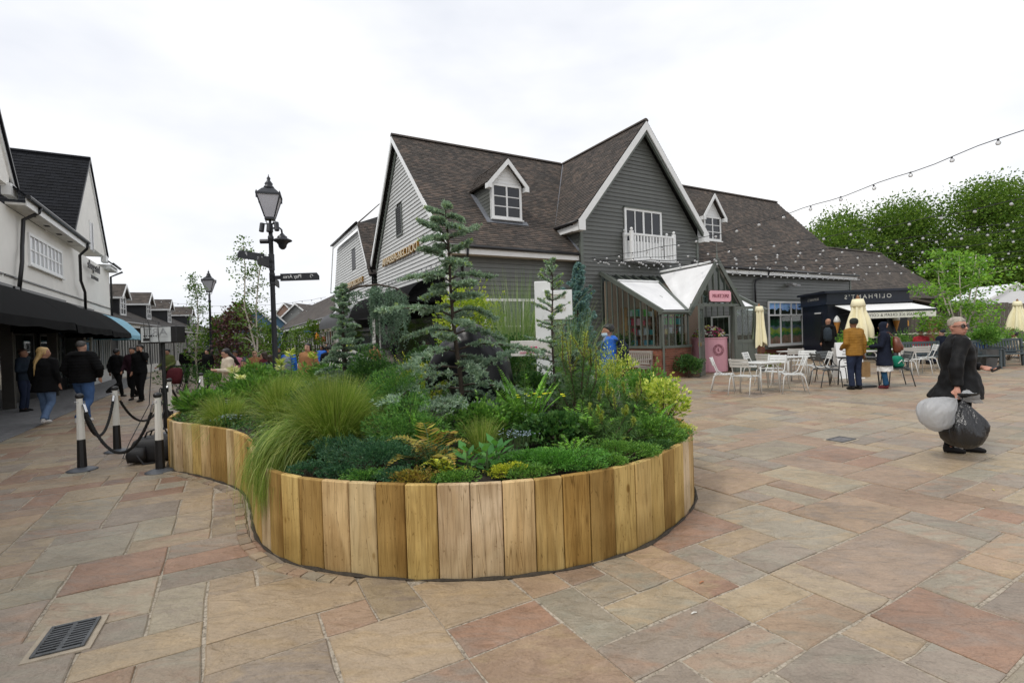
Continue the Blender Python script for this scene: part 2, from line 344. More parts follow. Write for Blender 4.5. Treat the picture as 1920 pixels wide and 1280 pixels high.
for q in slabs:
    s_, t_, a, b = q; c = W(s_+a*MOD/2, t_+b*MOD/2)
    if in_poly(c.x, c.y) and in_poly(c.x+.25, c.y) and in_poly(c.x-.25, c.y) and in_poly(c.x, c.y-.25): continue
    vis = 1 if (abs(c.x) < c.y*1.03+.1 and c.y > 2.2) else .0005
    if c.y > 5.5 and in_poly(c.x*4.3/c.y, 4.3): vis *= .3
    rank.append((vis*a*b/max(c.y, 1.)**3, q, c))
rank.sort(key=lambda r: -r[0]); far = MB()
for i, (_, (s_, t_, a, b), c) in enumerate(rank):
    if i < 300:
        lst = slab_me.setdefault((a, b), [])
        if len(lst) < 7:
            me = slab_shape(a, b).mesh('paving_slab'); me.materials.append(M_slab); lst.append(me)
        else: me = ra.choice(lst)
        M = Matrix.Translation((c.x, c.y, ra.uniform(-.002, .003))) @ Matrix.Rotation(TH+ra.choice((0, math.pi))+ra.uniform(-.004, .004), 4, 'Z') @ Matrix.Rotation(ra.uniform(-.003, .003), 4, 'X')
        inst('paving_slab', me, ground, M)
    else:
        m = slab_shape(a, b); M = Matrix.Translation((c.x, c.y, ra.uniform(-.002, .003))) @ Matrix.Rotation(TH, 4, 'Z'); far.add([M @ Vector(v) for v in m.v], m.f)
far.build('distant_paving', M_slab_far, ground, kind='stuff')
# --- grey setts along the shop fronts on the left
def settmat():
    k = NT('grey_setts'); tcn = k.new('ShaderNodeTexCoord'); br = k.new('ShaderNodeTexBrick'); k.ln(tcn.outputs['Object'], br.inputs[0]); br.inputs['Scale'].default_value = 5
    br.inputs['Color1'].default_value = srgb(112, 112, 114); br.inputs['Color2'].default_value = srgb(140, 140, 140); br.inputs['Mortar'].default_value = srgb(84, 82, 80); br.inputs['Mortar Size'].default_value = .025
    k.ln(br.outputs[0], k.b.inputs['Base Color']); k.b.inputs['Roughness'].default_value = .8; k.bump(br.outputs['Fac'], .5, -.01); return k.m
g = MB(); g.box(-19, -14.9, -16, 18.5, -.05, .012); o = g.build('shop_front_paving', settmat(), kind='structure'); o.location = W(0, 0); o.rotation_euler.z = TH
# --- ring of small setts round the planter
def off_path(d):
    out = []
    for i in range(NP):
        a, b = PATH[(i-3) % NP], PATH[(i+3) % NP]; t = (b-a).normalized(); out.append(PATH[i]+Vector((t.y, -t.x, 0))*d)
    return out
area = sum(PATH[i].x*PATH[(i+1) % NP].y-PATH[(i+1) % NP].x*PATH[i].y for i in range(NP)); SGN = 1 if area > 0 else -1
ring = off_path(.10*SGN); rk = random.Random(3); acc = 0; last = 0; nxt = .11; lens = []
cum = [0]
for i in range(NP): cum.append(cum[-1]+(ring[(i+1) % NP]-ring[i]).length)
def at_len(R, C, L):
    L %= C[-1]; i = int(np.searchsorted(C, L))-1; i = max(0, min(i, NP-1)); f = (L-C[i])/max(1e-6, C[i+1]-C[i]); return R[i].lerp(R[(i+1) % NP], f)
M_sett = slabmat('sett_stone', False); L = 0; sett_me = []
for wd in (.09, .11, .13, .15):
    for _ in range(2):
        m = MB(); J = lambda e=.006: rk.uniform(-e, e)
        m.add([(-wd/2+J(), -.038+J(), .012), (wd/2+J(), -.038+J(), .012), (wd/2+J(), .038+J(), .012), (-wd/2+J(), .038+J(), .012)]+[(-wd/2-.003, -.046, -.03), (wd/2+.003, -.046, -.03), (wd/2+.003, .046, -.03), (-wd/2-.003, .046, -.03)],
              [(0, 1, 2, 3), (1, 0, 4, 5), (2, 1, 5, 6), (3, 2, 6, 7), (0, 3, 7, 4)])
        me = m.mesh('edging_sett'); me.materials.append(M_sett); sett_me.append((wd, me))
while L < cum[-1]-.1:
    wd, me = rk.choice(sett_me); p, q = at_len(ring, cum, L), at_len(ring, cum, L+wd); c = (p+q)/2; L += wd+.012
    if c.y > 7.2 or c.x > -1.05: continue
    inst('edging_sett', me, ground, Matrix.Translation((c.x, c.y, rk.uniform(-.003, .003))) @ Matrix.Rotation(math.atan2(q.y-p.y, q.x-p.x), 4, 'Z'))
# --- drain grate near the left corner, round-cornered access cover by the walker
def grate(loc, rz, label, w, d, bars=9):
    t = thing('drain_grate' if bars else 'access_cover', label, 'drain' if bars else 'manhole cover', loc, rz)
    Mg = mat('worn_cast_iron', (.10, .105, .11), .42, .35, 14, .2, metal=.55)
    MB().box(-w/2-.03, w/2+.03, -d/2-.03, d/2+.03, -.008, .0035).build('concrete_surround', M_mortar, t)
    m = MB()
    for x in (-w/2, w/2-.018): m.box(x, x+.018, -d/2, d/2, .0035, .014)
    for y in (-d/2, d/2-.018): m.box(-w/2+.018, w/2-.018, y, y+.018, .0035, .014)
    m.build('frame', Mg, t, bevel=.002)
    if bars:
        MB().box(-w/2+.018, w/2-.018, -d/2+.018, d/2-.018, .0036, .0045).build('pit', M_dark, t)
        for i in range(bars):
            y = -d/2+.03+(d-.06)*(i+.5)/bars; MB().box(-w/2+.018, w/2-.018, y-.007, y+.007, .0046, .0125).build('bar', Mg, t)
        MB().box(-.01, .01, -d/2+.018, d/2-.018, .0047, .0118).build('bar', Mg, t)
    else: MB().box(-w/2+.018, w/2-.018, -d/2+.018, d/2-.018, .0036, .008).build('plate', mat('dull_steel', (.16, .15, .15), .5, .3, 20, .3, metal=.4), t)
grate((-2.45, 2.69, .005), TH-.06, 'square cast iron drain grate set in the foreground paving', .22, .31)
grate((4.41, 6.77, .005), TH, 'flat metal access cover set in the paving beside the planter', .34, .22, 0)
# small litter on the slabs
for i, (x, y, r, c) in enumerate([(.93, 2.72, .3, (.7, .68, .62)), (4.35, 4.55, 1.2, (.6, .55, .2)), (1.1, 3.05, .5, (.45, .2, .1))]):
    m = MB(); m.tube([(0, 0, .007), (.018, .003, .009), (.036, .002, .007)], [.0035, .0045, .003], 6)
    o = m.build(['cigarette_end', 'fallen_leaf', 'bark_chip'][i], mat('scrap%d' % i, c, .8), label=['white cigarette end lying on the foreground slabs', 'curled yellow leaf lying on the slabs at right', 'red brown bark chip on the slabs by the planter'][i], cat='litter')
    o.location = (x, y, 0); o.rotation_euler.z = r
# ================================================================== PLANTER
def plankmat(name):
    k = NT(name); oi = k.new('ShaderNodeObjectInfo'); rnd = oi.outputs['Random']
    tones = [srgb(204, 176, 118), srgb(168, 138, 84), srgb(208, 180, 134), srgb(202, 174, 112), srgb(158, 128, 76), srgb(194, 160, 98), srgb(210, 188, 156), srgb(176, 146, 92), srgb(204, 182, 140), srgb(188, 154, 92)]
    base = k.ramp(rnd, [(i/len(tones), c) for i, c in enumerate(tones)], 'CONSTANT')
    tcn = k.new('ShaderNodeTexCoord'); off = k.new('ShaderNodeVectorMath', operation='SCALE'); off.inputs[0].default_value = (31, 17, 43); k.ln(rnd, off.inputs[3])
    pos = k.new('ShaderNodeVectorMath', operation='ADD'); k.ln(tcn.outputs['Object'], pos.inputs[0]); k.ln(off.outputs[0], pos.inputs[1])
    def nz(scale, det, st, dist=0):
        m = k.new('ShaderNodeMapping'); m.inputs['Scale'].default_value = st; k.ln(pos.outputs[0], m.inputs[0]); n = k.new('ShaderNodeTexNoise')
        n.inputs['Scale'].default_value = scale; n.inputs['Detail'].default_value = det; n.inputs['Distortion'].default_value = dist; k.ln(m.outputs[0], n.inputs[0]); return n
    gr = nz(9, 6, (5, 5, .35), .6); rg = k.ramp(gr.outputs[0], [(.28, (.62, .58, .52)), (.5, (1,)*3), (.75, (1.16, 1.14, 1.1))]); c1 = k.mix(.85, base.outputs[0], rg.outputs[0], 'MULTIPLY')
    bl = nz(2.2, 4, (1.2, 1.2, .8), .5); rb = k.ramp(bl.outputs[0], [(.3, (.72, .66, .56)), (.6, (1.05,)*3)]); c2 = k.mix(.75, c1.outputs[0], rb.outputs[0], 'MULTIPLY')
    fine = nz(60, 3, (3, 3, .12)); rf = k.ramp(fine.outputs[0], [(.3, (.8,)*3), (.6, (1.05,)*3)]); c3 = k.mix(.7, c2.outputs[0], rf.outputs[0], 'MULTIPLY')
    ck = nz(3.2, 2, (4.2, 4.2, .22), .8); rck = k.ramp(ck.outputs[0], [(.492, (1,)*3), (.5, (.34, .29, .22)), (.508, (1,)*3)]); c3 = k.mix(.8, c3.outputs[0], rck.outputs[0], 'MULTIPLY'); dk = nz(1.1, 4, (2.6, 2.6, .7), 1.0); rdk = k.ramp(dk.outputs[0], [(.34, (.55, .46, .34)), (.52, (1,)*3)]); c3 = k.mix(.7, c3.outputs[0], rdk.outputs[0], 'MULTIPLY'); sp_ = nz(38, 4, (1.4, 1.4, 1)); rsp = k.ramp(sp_.outputs[0], [(.27, (.45, .38, .3)), (.36, (1,)*3)]); c3 = k.mix(.7, c3.outputs[0], rsp.outputs[0], 'MULTIPLY')
    # knots
    vm = k.new('ShaderNodeMapping'); vm.inputs['Scale'].default_value = (5, 5, 2.6); k.ln(pos.outputs[0], vm.inputs[0]); vo = k.new('ShaderNodeTexVoronoi'); vo.inputs['Scale'].default_value = 1.0; k.ln(vm.outputs[0], vo.inputs[0])
    rk_ = k.ramp(vo.outputs['Distance'], [(.05, (.42, .33, .22)), (.075, (.7, .62, .5)), (.10, (1,)*3)]); c4 = k.mix(.85, c3.outputs[0], rk_.outputs[0], 'MULTIPLY')
    # green-brown stain rising from the wet foot of the boards
    sz = k.new('ShaderNodeSeparateXYZ'); k.ln(tcn.outputs['Object'], sz.inputs[0]); ad = k.new('ShaderNodeMath', operation='MULTIPLY_ADD'); k.ln(bl.outputs[0], ad.inputs[0]); ad.inputs[1].default_value = -.28; k.ln(sz.outputs[2], ad.inputs[2])
    rs_ = k.ramp(ad.outputs[0], [(-.0, (.52, .5, .38)), (.12, (1,)*3)]); c5 = k.mix(.4, c4.outputs[0], rs_.outputs[0], 'MULTIPLY')
    k.ln(c5.outputs[0], k.b.inputs['Base Color']); k.b.inputs['Roughness'].default_value = .85; k.b.inputs['Specular IOR Level'].default_value = .15
    ad2 = k.new('ShaderNodeMath', operation='ADD'); k.ln(gr.outputs[0], ad2.inputs[0]); k.ln(fine.outputs[0], ad2.inputs[1]); k.bump(ad2.outputs[0], .35, .008); return k.m
M_plank = plankmat('softwood_plank')
planter = thing('raised_planter', 'raised timber planter of upright softwood boards following a curving plan', 'planter', (0, 0, 0))
cumP = [0]
for i in range(NP): cumP.append(cumP[-1]+(PATH[(i+1) % NP]-PATH[i]).length)
PH = .615; L = .03; rq = random.Random(21); plank_me = {}
while L < cumP[-1]-.08:
    p0 = at_len(PATH, cumP, L); wd = rq.choice((.19, .2, .205, .21, .215)); 
    if p0.x > 1.4 and 4 < p0.y < 6: wd = .17
    q0 = at_len(PATH, cumP, L+wd); L += wd+.004; ch = (q0-p0).length-.003; c = (p0+q0)/2
    m = MB(); h = PH+rq.uniform(-.002, .002); T = .045
    m.box(-ch/2, ch/2, 0, T, -.02, h)
    o = m.build('board', M_plank, planter, bevel=.006)
    d = (q0-p0); o.location = (c.x, c.y, 0); o.rotation_euler = (rq.uniform(-.008, .008), 0, math.atan2(d.y, d.x) if SGN > 0 else math.atan2(d.y, d.x))
inner = [(p.x, p.y) for p in off_path(-.055*SGN)[::8]]
dl_ = off_path(.012*SGN)[::4]; dl_ = [p+Vector((0, 0, .004)) for p in dl_ if p.y < 8]; MB().tube(dl_, [.011+.005*math.sin(i*1.7)+.004*math.sin(i*.43) for i in range(len(dl_))], 5, False).build('dirt_contact_line', mat('dark_grit', (.05, .04, .028), .95, .4, 30, .6), planter)  # strip of dark dirt, also drawn as contact line between boards and paving
# soil: gently mounded towards the middle
M_soil = mat('dark_bark_mulch', (.028, .02, .014), .95, .4, 18, .8, bscale=90)
cx_, cy_ = np.mean(inner, axis=0); vs = []; fs = []; n = len(inner); K = 7
def soil_z(x, y):
    return .575+.14*math.exp(-((x+.6)/2.2)**2-((y-7)/2.2)**2)
for k in range(K):
    f = 1-k/K
    for x, y in inner:
        X, Y = cx_+(x-cx_)*f, cy_+(y-cy_)*f; vs.append((X, Y, soil_z(X, Y)-(.02 if k == 0 else 0)+random.uniform(-.012, .012)))
vs.append((cx_, cy_, soil_z(cx_, cy_)))
fs = [(k*n+i, k*n+(i+1) % n, (k+1)*n+(i+1) % n, (k+1)*n+i) for k in range(K-1) for i in range(n)]+[((K-1)*n+i, (K-1)*n+(i+1) % n, K*n) for i in range(n)]
MB().add(vs, fs).build('soil', M_soil, planter, smooth=True)
# ================================================================== MAIN SHOP BUILDING
def boards(parent, O, u, n, z0, z1, pitch, spans, m, name='board', th=.036):
    """lapped weatherboards: each board its own piece. spans(zlow, zhigh) -> [(a0b, a1b, a0t, a1t)] along u"""
    O, u, n = Vector(O), Vector(u), Vector(n); z = z0; rb = random.Random(int(abs(z0*100+z1*31)))
    while z < z1-.02:
        zt = min(z+pitch, z1)
        for a0, a1, b0, b1 in spans(z, zt):
            if a1-a0 < .04: continue
            lo, hi = Vector((0, 0, z)), Vector((0, 0, zt+.012))
            P = [O+u*a0+lo, O+u*a1+lo, O+u*a1+lo+n*th, O+u*a0+lo+n*th, O+u*b0+hi, O+u*b1+hi, O+u*b1+hi+n*.005, O+u*b0+hi+n*.005]
            c = sum(P, Vector())/8; mb = MB().add([p-c for p in P], [(0, 1, 2, 3), (7, 6, 5, 4), (3, 2, 6, 7), (0, 3, 7, 4), (1, 5, 6, 2), (0, 4, 5, 1)])
            if n.cross(Vector((0, 0, 1))).dot(u) > 0: pass
            o = mb.build(name, m, parent); o.location = c
        z = zt
def cut(a0, a1, holes, z, zt):
    """remove openings (h0, h1, zlow, zhigh) from an interval"""
    iv = [(a0, a1)]
    for h0, h1, zl, zh in holes:
        if zt > zl+.01 and z < zh-.01:
            nv = []
            for x0, x1 in iv:
                if h1 <= x0 or h0 >= x1: nv.append((x0, x1)); continue
                if h0 > x0: nv.append((x0, h0))
                if h1 < x1: nv.append((h1, x1))
            iv = nv
    return iv
def span_fn(edge, holes=()):
    def f(z, zt):
        lo, hi = edge(z), edge(zt); out = []
        for x0, x1 in cut(lo[0], lo[1], holes, z, zt):
            out.append((x0, x1, x0 if x0 != lo[0] else hi[0], x1 if x1 != lo[1] else hi[1]))
        return out
    return f
def tiles(name, parent, O, u, v, Lu, Lv, m, inside=None, tw=.2, gauge=.118, seed=1, th=.016):
    """one roof slope of lapped plain tiles, u along the eave, v up the slope"""
    O, u, v = Vector(O), Vector(u).normalized(), Vector(v).normalized(); n = u.cross(v).normalized()
    if n.z < 0: n = -n
    r = random.Random(seed); vs = []; fs = []; nr = int(Lv/gauge); nc = int(Lu/tw)+1
    for j in range(nr+1):
        for i in range(-1, nc+1):
            a = i*tw+(tw/2 if j % 2 else 0); b = j*gauge; a0, a1 = max(a, 0), min(a+tw-.006, Lu)
            if a1-a0 < .03: continue
            if inside and not inside((a0+a1)/2, b+gauge*.4): continue
            b1 = min(b+gauge+.05, Lv+.02); lift = .026+r.uniform(-.003, .005); o = len(vs); k = r.uniform(-.004, .004)
            for (aa, bb, hh) in ((a0, b, lift-th), (a1, b, lift-th), (a1, b, lift), (a0, b, lift), (a1, b1, .006), (a0, b1, .006)):
                vs.append(O+u*aa+v*(bb+k)+n*hh)
            fs += [(o, o+1, o+2, o+3), (o+3, o+2, o+4, o+5), (o, o+3, o+5), (o+1, o+4, o+2)]
    me = bpy.data.meshes.new(name); me.from_pydata([tuple(x) for x in vs], [], fs); me.update()
    return put(name, me, m, parent, kind='stuff')
def deck(parent, pts, th=.05, m=None, name='roof_deck'):
    P = [Vector(p) for p in pts]; n = (P[1]-P[0]).cross(P[2]-P[0]).normalized()
    if n.z < 0: n = -n
    return MB().prism(P, -n*th).build(name, m or M_dark, parent)
def ridge_tiles(parent, p, q, m, r=.11, step=.45):
    p, q = Vector(p), Vector(q); L = (q-p).length; k = max(1, int(L/step))
    for i in range(k):
        a, b = p.lerp(q, i/k), p.lerp(q, (i+.985)/k); d = (b-a).normalized(); x = d.cross(Vector((0, 0, 1))).normalized(); vs = []
        for P in (a, b):
            for j in range(7):
                an = math.pi*j/6; vs.append(P+x*math.cos(an)*r*1.15+Vector((0, 0, 1))*(math.sin(an)*r-.035))
        MB().add(vs, [(j, j+1, 8+j, 7+j) for j in range(6)]+[(0, 1, 2, 3, 4, 5, 6), (13, 12, 11, 10, 9, 8, 7)]).build('ridge_tile', m, parent)
def casement(parent, c, u, n, w, h, cols, rows, frame=.06, barw=.03, m=None, pm=None, name='window', sill=True, depth=.05):
    """framed window standing on a wall: frame, glazing bars and each pane its own piece. c: centre of the lower edge"""
    c, u, n = Vector(c), Vector(u), Vector(n); Z = Vector((0, 0, 1)); m = m or M_white
    def bx(a0, a1, z0, z1, d0, d1):
        P = [c+u*a+Z*z+n*d for z in (z0, z1) for a, d in ((a0, d0), (a1, d0), (a1, d1), (a0, d1))]
        return P, [(3, 2, 1, 0), (4, 5, 6, 7), (0, 1, 5, 4), (1, 2, 6, 5), (2, 3, 7, 6), (3, 0, 4, 7)]
    f = MB()
    f.add(*bx(-w/2, -w/2+frame, 0, h, 0, depth)); f.add(*bx(w/2-frame, w/2, 0, h, 0, depth)); f.add(*bx(-w/2+frame, w/2-frame, 0, frame, 0, depth)); f.add(*bx(-w/2+frame, w/2-frame, h-frame, h, 0, depth))
    fo = f.build(name, m, parent); iw, ih = w-2*frame, h-2*frame
    for i in range(1, cols):
        a = -w/2+frame+iw*i/cols; bw = barw*(1.9 if (cols == 2 or i == cols/2) else 1); MB().add(*bx(a-bw/2, a+bw/2, frame, h-frame, .004, depth-.008)).build('glazing_bar', m, fo)
    for j in range(1, rows):
        z = frame+ih*j/rows; MB().add(*bx(-w/2+frame, w/2-frame, z-barw/2, z+barw/2, .006, depth-.014)).build('glazing_bar', m, fo)
    for i in range(cols):
        for j in range(rows):
            a0 = -w/2+frame+iw*i/cols; z0 = frame+ih*j/rows; tl = random.uniform(-.003, .003)
            P = [c+u*a0+Z*z0+n*(.012+tl), c+u*(a0+iw/cols)+Z*z0+n*.012, c+u*(a0+iw/cols)+Z*(z0+ih/rows)+n*(.012-tl), c+u*a0+Z*(z0+ih/rows)+n*.012]
            MB().add(P, [(0, 1, 2, 3)]).build('pane', pm or M_pane, fo)
    if sill: MB().add(*bx(-w/2-.05, w/2+.05, -.05, -.002, 0, depth+.05)).build('sill', m, fo)
    return fo
def barge(parent, p, q, w=.2, th=.045, out=(0, -1, 0), m=None, name='bargeboard'):
    """sloping verge board from eave point p to apex q, hanging w below the line"""
    p, q, o = Vector(p), Vector(q), Vector(out); dn = Vector((0, 0, -w)); return MB().prism([p, q, q+dn, p+dn], o*th).build(name, m or M_white, parent)
def pipe(parent, pts, r=.04, m=None, name='downpipe', n=8): return MB().tube(pts, r, n).build(name, m or M_black, parent, smooth=True)

SHOP = thing('shop_building', 'large grey weatherboarded shop with steep tiled roofs, white bargeboards and projecting gable', 'building', W(0, 0), TH)
GW, ZB, ZA = 6.3, 5.65, 9.85; X = Vector((1, 0, 0)); Yv = Vector((0, 1, 0)); FN = Vector((0, -1, 0)); LN = Vector((-1, 0, 0))
# --- projecting gable wing
slope = (ZA-.12-ZB)/(GW/2+.12)
wall = MB().prism([(0, .03, 0), (GW, .03, 0), (GW, .03, ZB-.1), (GW/2, .03, ZA-.3), (0, .03, ZB-.1)], (0, 5.2, 0)).build('gable_wall', M_trim, SHOP)
def ge(z): 
    d = max(0, (z-ZB+.05)/slope); return (d+.02, GW-d-.02)
boards(wall, (0, .03, 0), X, FN, .1, ZA-.42, .152, span_fn(ge, [(2.12, 4.16, 4.36, 6.42)]), M_grey)
MB().box(-.035, .09, -.03, .07, 0, ZB-.1).build('corner_board', M_trim, wall); MB().box(GW-.09, GW+.035, -.03, .07, 0, ZB-.1).build('corner_board', M_trim, wall)
side = MB().box(-.004, .0, .1, 1.9, 3.9, 5.55).build('return_wall', M_trim, SHOP); boards(side, (-.004, .1, 0), Yv, LN, 4.2, 5.5, .152, span_fn(lambda z: (0, 1.8)), M_grey)
sideR = MB().box(GW, GW+.004, .1, 1.9, 3.9, 5.55).build('return_wall', M_trim, SHOP)
roof = MB().prism([(GW/2, -.2, ZA-.16), (GW/2+.1, -.2, ZA-.28), (GW/2-.1, -.2, ZA-.28)], (0, 5.3, 0)).build('gable_roof', M_dark, SHOP)
OV = .36
for sg in (-1, 1):
    e = Vector((GW/2+sg*(GW/2+OV), -.32, ZB-.02)); a = Vector((GW/2, -.32, ZA)); v = (a-e); Lv = v.length
    u = Yv; RL = 5.6
    def ins(A, B, sg=sg, Lv=Lv):   # stop where the slope runs into the side roofs
        z = ZB+(ZA-ZB)*B/Lv; y = A-.32
        lim = .04+(z-4.5)/1.011 if sg < 0 else -.14+(z-4.31)/1.149
        return y < lim+.25
    tiles('roof_tiles', roof, e, u, v, RL+.2, Lv, M_tile, ins, seed=3+sg)
    deck(roof, [e, a, a+Yv*RL, e+Yv*2.2])
    # white bargeboard with kicked foot
    b = Vector((GW/2+sg*(GW/2+.33), -.3, ZB-.02)); ap = Vector((GW/2, -.3, ZA-.05))
    barge(SHOP, b, ap, .33, .05)
    barge(SHOP, b-Vector((sg*.18, 0, .12)), ap-Vector((0, 0, .36)), .12, .1, (0, 1, 0), M_trim, 'inner_bargeboard')
    x0, x1 = sorted((b.x+sg*.0, b.x-sg*.3)); MB().prism([(x0, -.352, ZB-.36), (x1, -.352, ZB-.36), (x1, -.352, ZB+(.3 if sg < 0 else .0)), (x0, -.352, ZB+(.0 if sg < 0 else .3))], (0, .36, 0)).build('barge_foot', M_white, SHOP)
    MB().box(*sorted((GW/2+sg*(GW/2), GW/2+sg*(GW/2+.3))), .02, 1.9, ZB-.33, ZB-.28).build('soffit', M_white, SHOP)
    MB().box(*sorted((GW/2+sg*(GW/2+.3), GW/2+sg*(GW/2+.325))), .02, 1.9, ZB-.34, ZB-.12).build('fascia', M_white, SHOP)
    pipe(SHOP, [(GW/2+sg*(GW/2+.4), -.3, ZB-.05), (GW/2+sg*(GW/2+.4), 1.6, ZB-.07)], .055, name='gutter')
    tp = Vector((GW/2+sg*.02, 5.1, ZA-.08)); ft = Vector((-.0 if sg < 0 else GW, 1.2, 5.67)); MB().bar(ft+Vector((sg*.2, -.05, .05)), tp, .2, .02, up=(0, -.5, .8)).build('valley_flashing', M_lead, roof)
ridge_tiles(roof, (GW/2, -.33, ZA+.0), (GW/2, 5.3, ZA+.0), M_tile)
MB().bar((-.03, .1, 4.6), (-.03, 1.3, 5.7), .02, .16, up=(0, -1, 1)).build('lead_soaker', M_lead, SHOP)
# french window and balcony
fw = casement(SHOP, (3.14, .0, 4.4), X, FN, 2.0, 2.0, 4, 2, .09, .045, name='french_window', sill=False)
MB().box(2.1, 4.18, -.09, .0, 6.4, 6.44).build('drip_moulding', M_trim, SHOP)
for x0 in (2.24, 3.2): MB().box(x0, x0+.84, -.062, -.03, 4.46, 5.12).build('door_panel', M_white, fw)
bal = thing('balcony', 'white wooden balcony with turned posts below the gable french window', 'balcony', W(0, 0), TH)
MB().box(2.02, 4.42, -.5, -.03, 4.28, 4.4).build('floor', M_white, bal)
for x, y in ((2.08, -.45), (4.36, -.45), (4.36, -.08), (2.08, -.08)):
    p = MB().box(x-.06, x+.06, y-.06, y+.06, 4.4, 5.42).build('post', M_white, bal, bevel=.008)
    MB().ball((x, y, 5.49), .06, 10, 6).build('finial', M_white, p, smooth=True)
MB().box(2.14, 4.3, -.49, -.41, 5.26, 5.33).build('handrail', M_white, bal)
for x in (2.08, 4.36): MB().box(x-.035, x+.035, -.39, -.14, 5.26, 5.33).build('handrail', M_white, bal)
for i in range(13): x = 2.25+i*(4.19-2.25)/12; MB().box(x-.04, x+.04, -.465, -.435, 4.4, 5.26).build('baluster', M_white, bal)
for y in (-.34, -.24): MB().box(4.345, 4.375, y-.025, y+.025, 4.4, 5.26).build('baluster', M_white, bal)
# --- left wing
LL, TF, TR, TB = -5.07, .45, 5.33, 9.6; ZL = 4.5
core = MB().prism([(LL+.03, TF, 0), (LL+.03, TF, ZL+.15), (LL+.03, TR, ZA-.25), (LL+.03, TB-.55, 5.35), (LL+.03, TB-.55, 0)], (5.3, 0, 0)).build('left_wing_wall', M_trim, SHOP)
def le(z):   # along t
    f = TF+max(0, (z-4.62)/1.06); b = TB-.55-max(0, (z-5.35)/1.2); return (f, b)
dgw = MB().box(LL, LL+.03, TF, 9.0, .1, 4.4).build('end_gable_wall', M_trim, SHOP)
boards(dgw, (LL, 0, 0), Yv, LN, .1, ZA-.3, .15, span_fn(le, [(5.0, 5.72, 5.8, 7.02), (.8, 8.8, .0, 3.05)]), M_pale, th=.04)
lw = MB().box(LL+.03, -.02, TF-.004, TF, 0, 4.4).build('left_front_wall', M_trim, SHOP)
boards(lw, (LL, TF-.004, 0), X, FN, .1, 4.4, .152, span_fn(lambda z: (.02, 5.07), [(1.15, 3.6, .95, 2.9)]), M_grey)
MB().box(LL-.04, LL+.09, TF-.05, TF+.08, 0, 4.3).build('corner_board', M_white, SHOP)
e = Vector((LL-.25, .04, ZL)); a = Vector((LL-.25, TR, ZA)); lr = deck(SHOP, [e, a, (GW/2, TR, ZA), (-.1, .04, ZL), ], name='left_roof')
D1 = (-3.08, -1.74)
def insL(A, B):
    x = LL-.25+A; z = ZL+(ZA-ZL)*B/(a-e).length; lim = GW/2-(ZA-z)/slope+.12
    y = .04+(z-ZL)/1.011
    if D1[0]-.05 < x < D1[1]+.05 and 1.22 < y < 3.0 and z < 7.0: return False
    return x < max(lim, 0 if z < ZB else lim)
tiles('roof_tiles', lr, e, X, a-e, 8.6, (a-e).length, M_tile, insL, seed=8)
eb = Vector((LL-.25, TB, 5.0)); ab = Vector((LL-.25, TR, ZA)); deck(lr, [eb, ab, (GW/2, TR, ZA), (GW/2, TB, 5.0)]); 
ridge_tiles(lr, (LL-.26, TR, ZA+.02), (GW/2-.1, TR, ZA+.02), M_tile)
LO = (LL-.27, 0, 0)
barge(SHOP, (LL-.22, .0, ZL+.02), (LL-.22, TR, ZA-.04), .24, .05, (-1, 0, 0)); barge(SHOP, (LL-.22, 9.2, 5.3), (LL-.22, TR, ZA-.04), .24, .05, (-1, 0, 0))
barge(SHOP, (LL-.05, .35, ZL+.0), (LL-.05, TR, ZA-.36), .14, .03, (-1, 0, 0), M_trim, 'inner_bargeboard'); barge(SHOP, (LL-.05, 9.0, 5.1), (LL-.05, TR, ZA-.36), .3, .03, (-1, 0, 0), M_trim, 'inner_bargeboard')
MB().box(LL-.27, -.05, .07, .1, ZL-.24, ZL-.02).build('fascia', M_white, SHOP); MB().box(LL-.2, -.05, .1, TF, ZL-.24, ZL-.2).build('soffit', mat('pale_soffit_board', srgb(206, 200, 186), .5), SHOP)
MB().prism([(LL-.27, .04, ZL-.02), (LL-.27, .45, ZL-.3), (LL-.27, .04, ZL-.3)], (.05, 0, 0)).build('gable_foot', M_white, SHOP)
pipe(SHOP, [(LL-.3, .0, ZL+.0), (-.1, .0, ZL-.02)], .06, name='gutter'); pipe(SHOP, [(LL+.5, .0, ZL-.05), (LL+.5, .06, ZL-.3), (LL+.45, .38, ZL-.5), (LL+.45, .38, 2.8)], .04)
MB().box(LL-.045, LL-.03, 5.02, 5.7, 5.82, 7.0).build('louvre_backing', M_dark, SHOP)
lv = MB().box(LL-.07, LL-.03, 4.98, 5.03, 5.8, 7.02).box(LL-.07, LL-.03, 5.69, 5.74, 5.8, 7.02).box(LL-.07, LL-.03, 5.03, 5.69, 5.8, 5.85).build('louvre_frame', M_trim, SHOP)
for i in range(14): z = 5.86+i*.083; MB().prism([(LL-.04, 5.03, z+.06), (LL-.065, 5.03, z), (LL-.06, 5.03, z-.008), (LL-.036, 5.03, z+.052)], (0, .66, 0)).build('louvre_slat', mat('black_louvre', (.03, .03, .03), .5), lv)
# shop window in the left front wall
lwin = casement(SHOP, (-2.7, TF-.03, .95), X, FN, 2.4, 1.9, 3, 2, .09, .05, pm=M_glass, name='shop_window')
M_warm = mat('warm_shop_interior', (.50, .24, .08), .7, .5, 1.6); MB().box(-3.9, -1.5, TF+.05, TF+.08, .9, 2.9).build('shop_display', M_warm, SHOP)
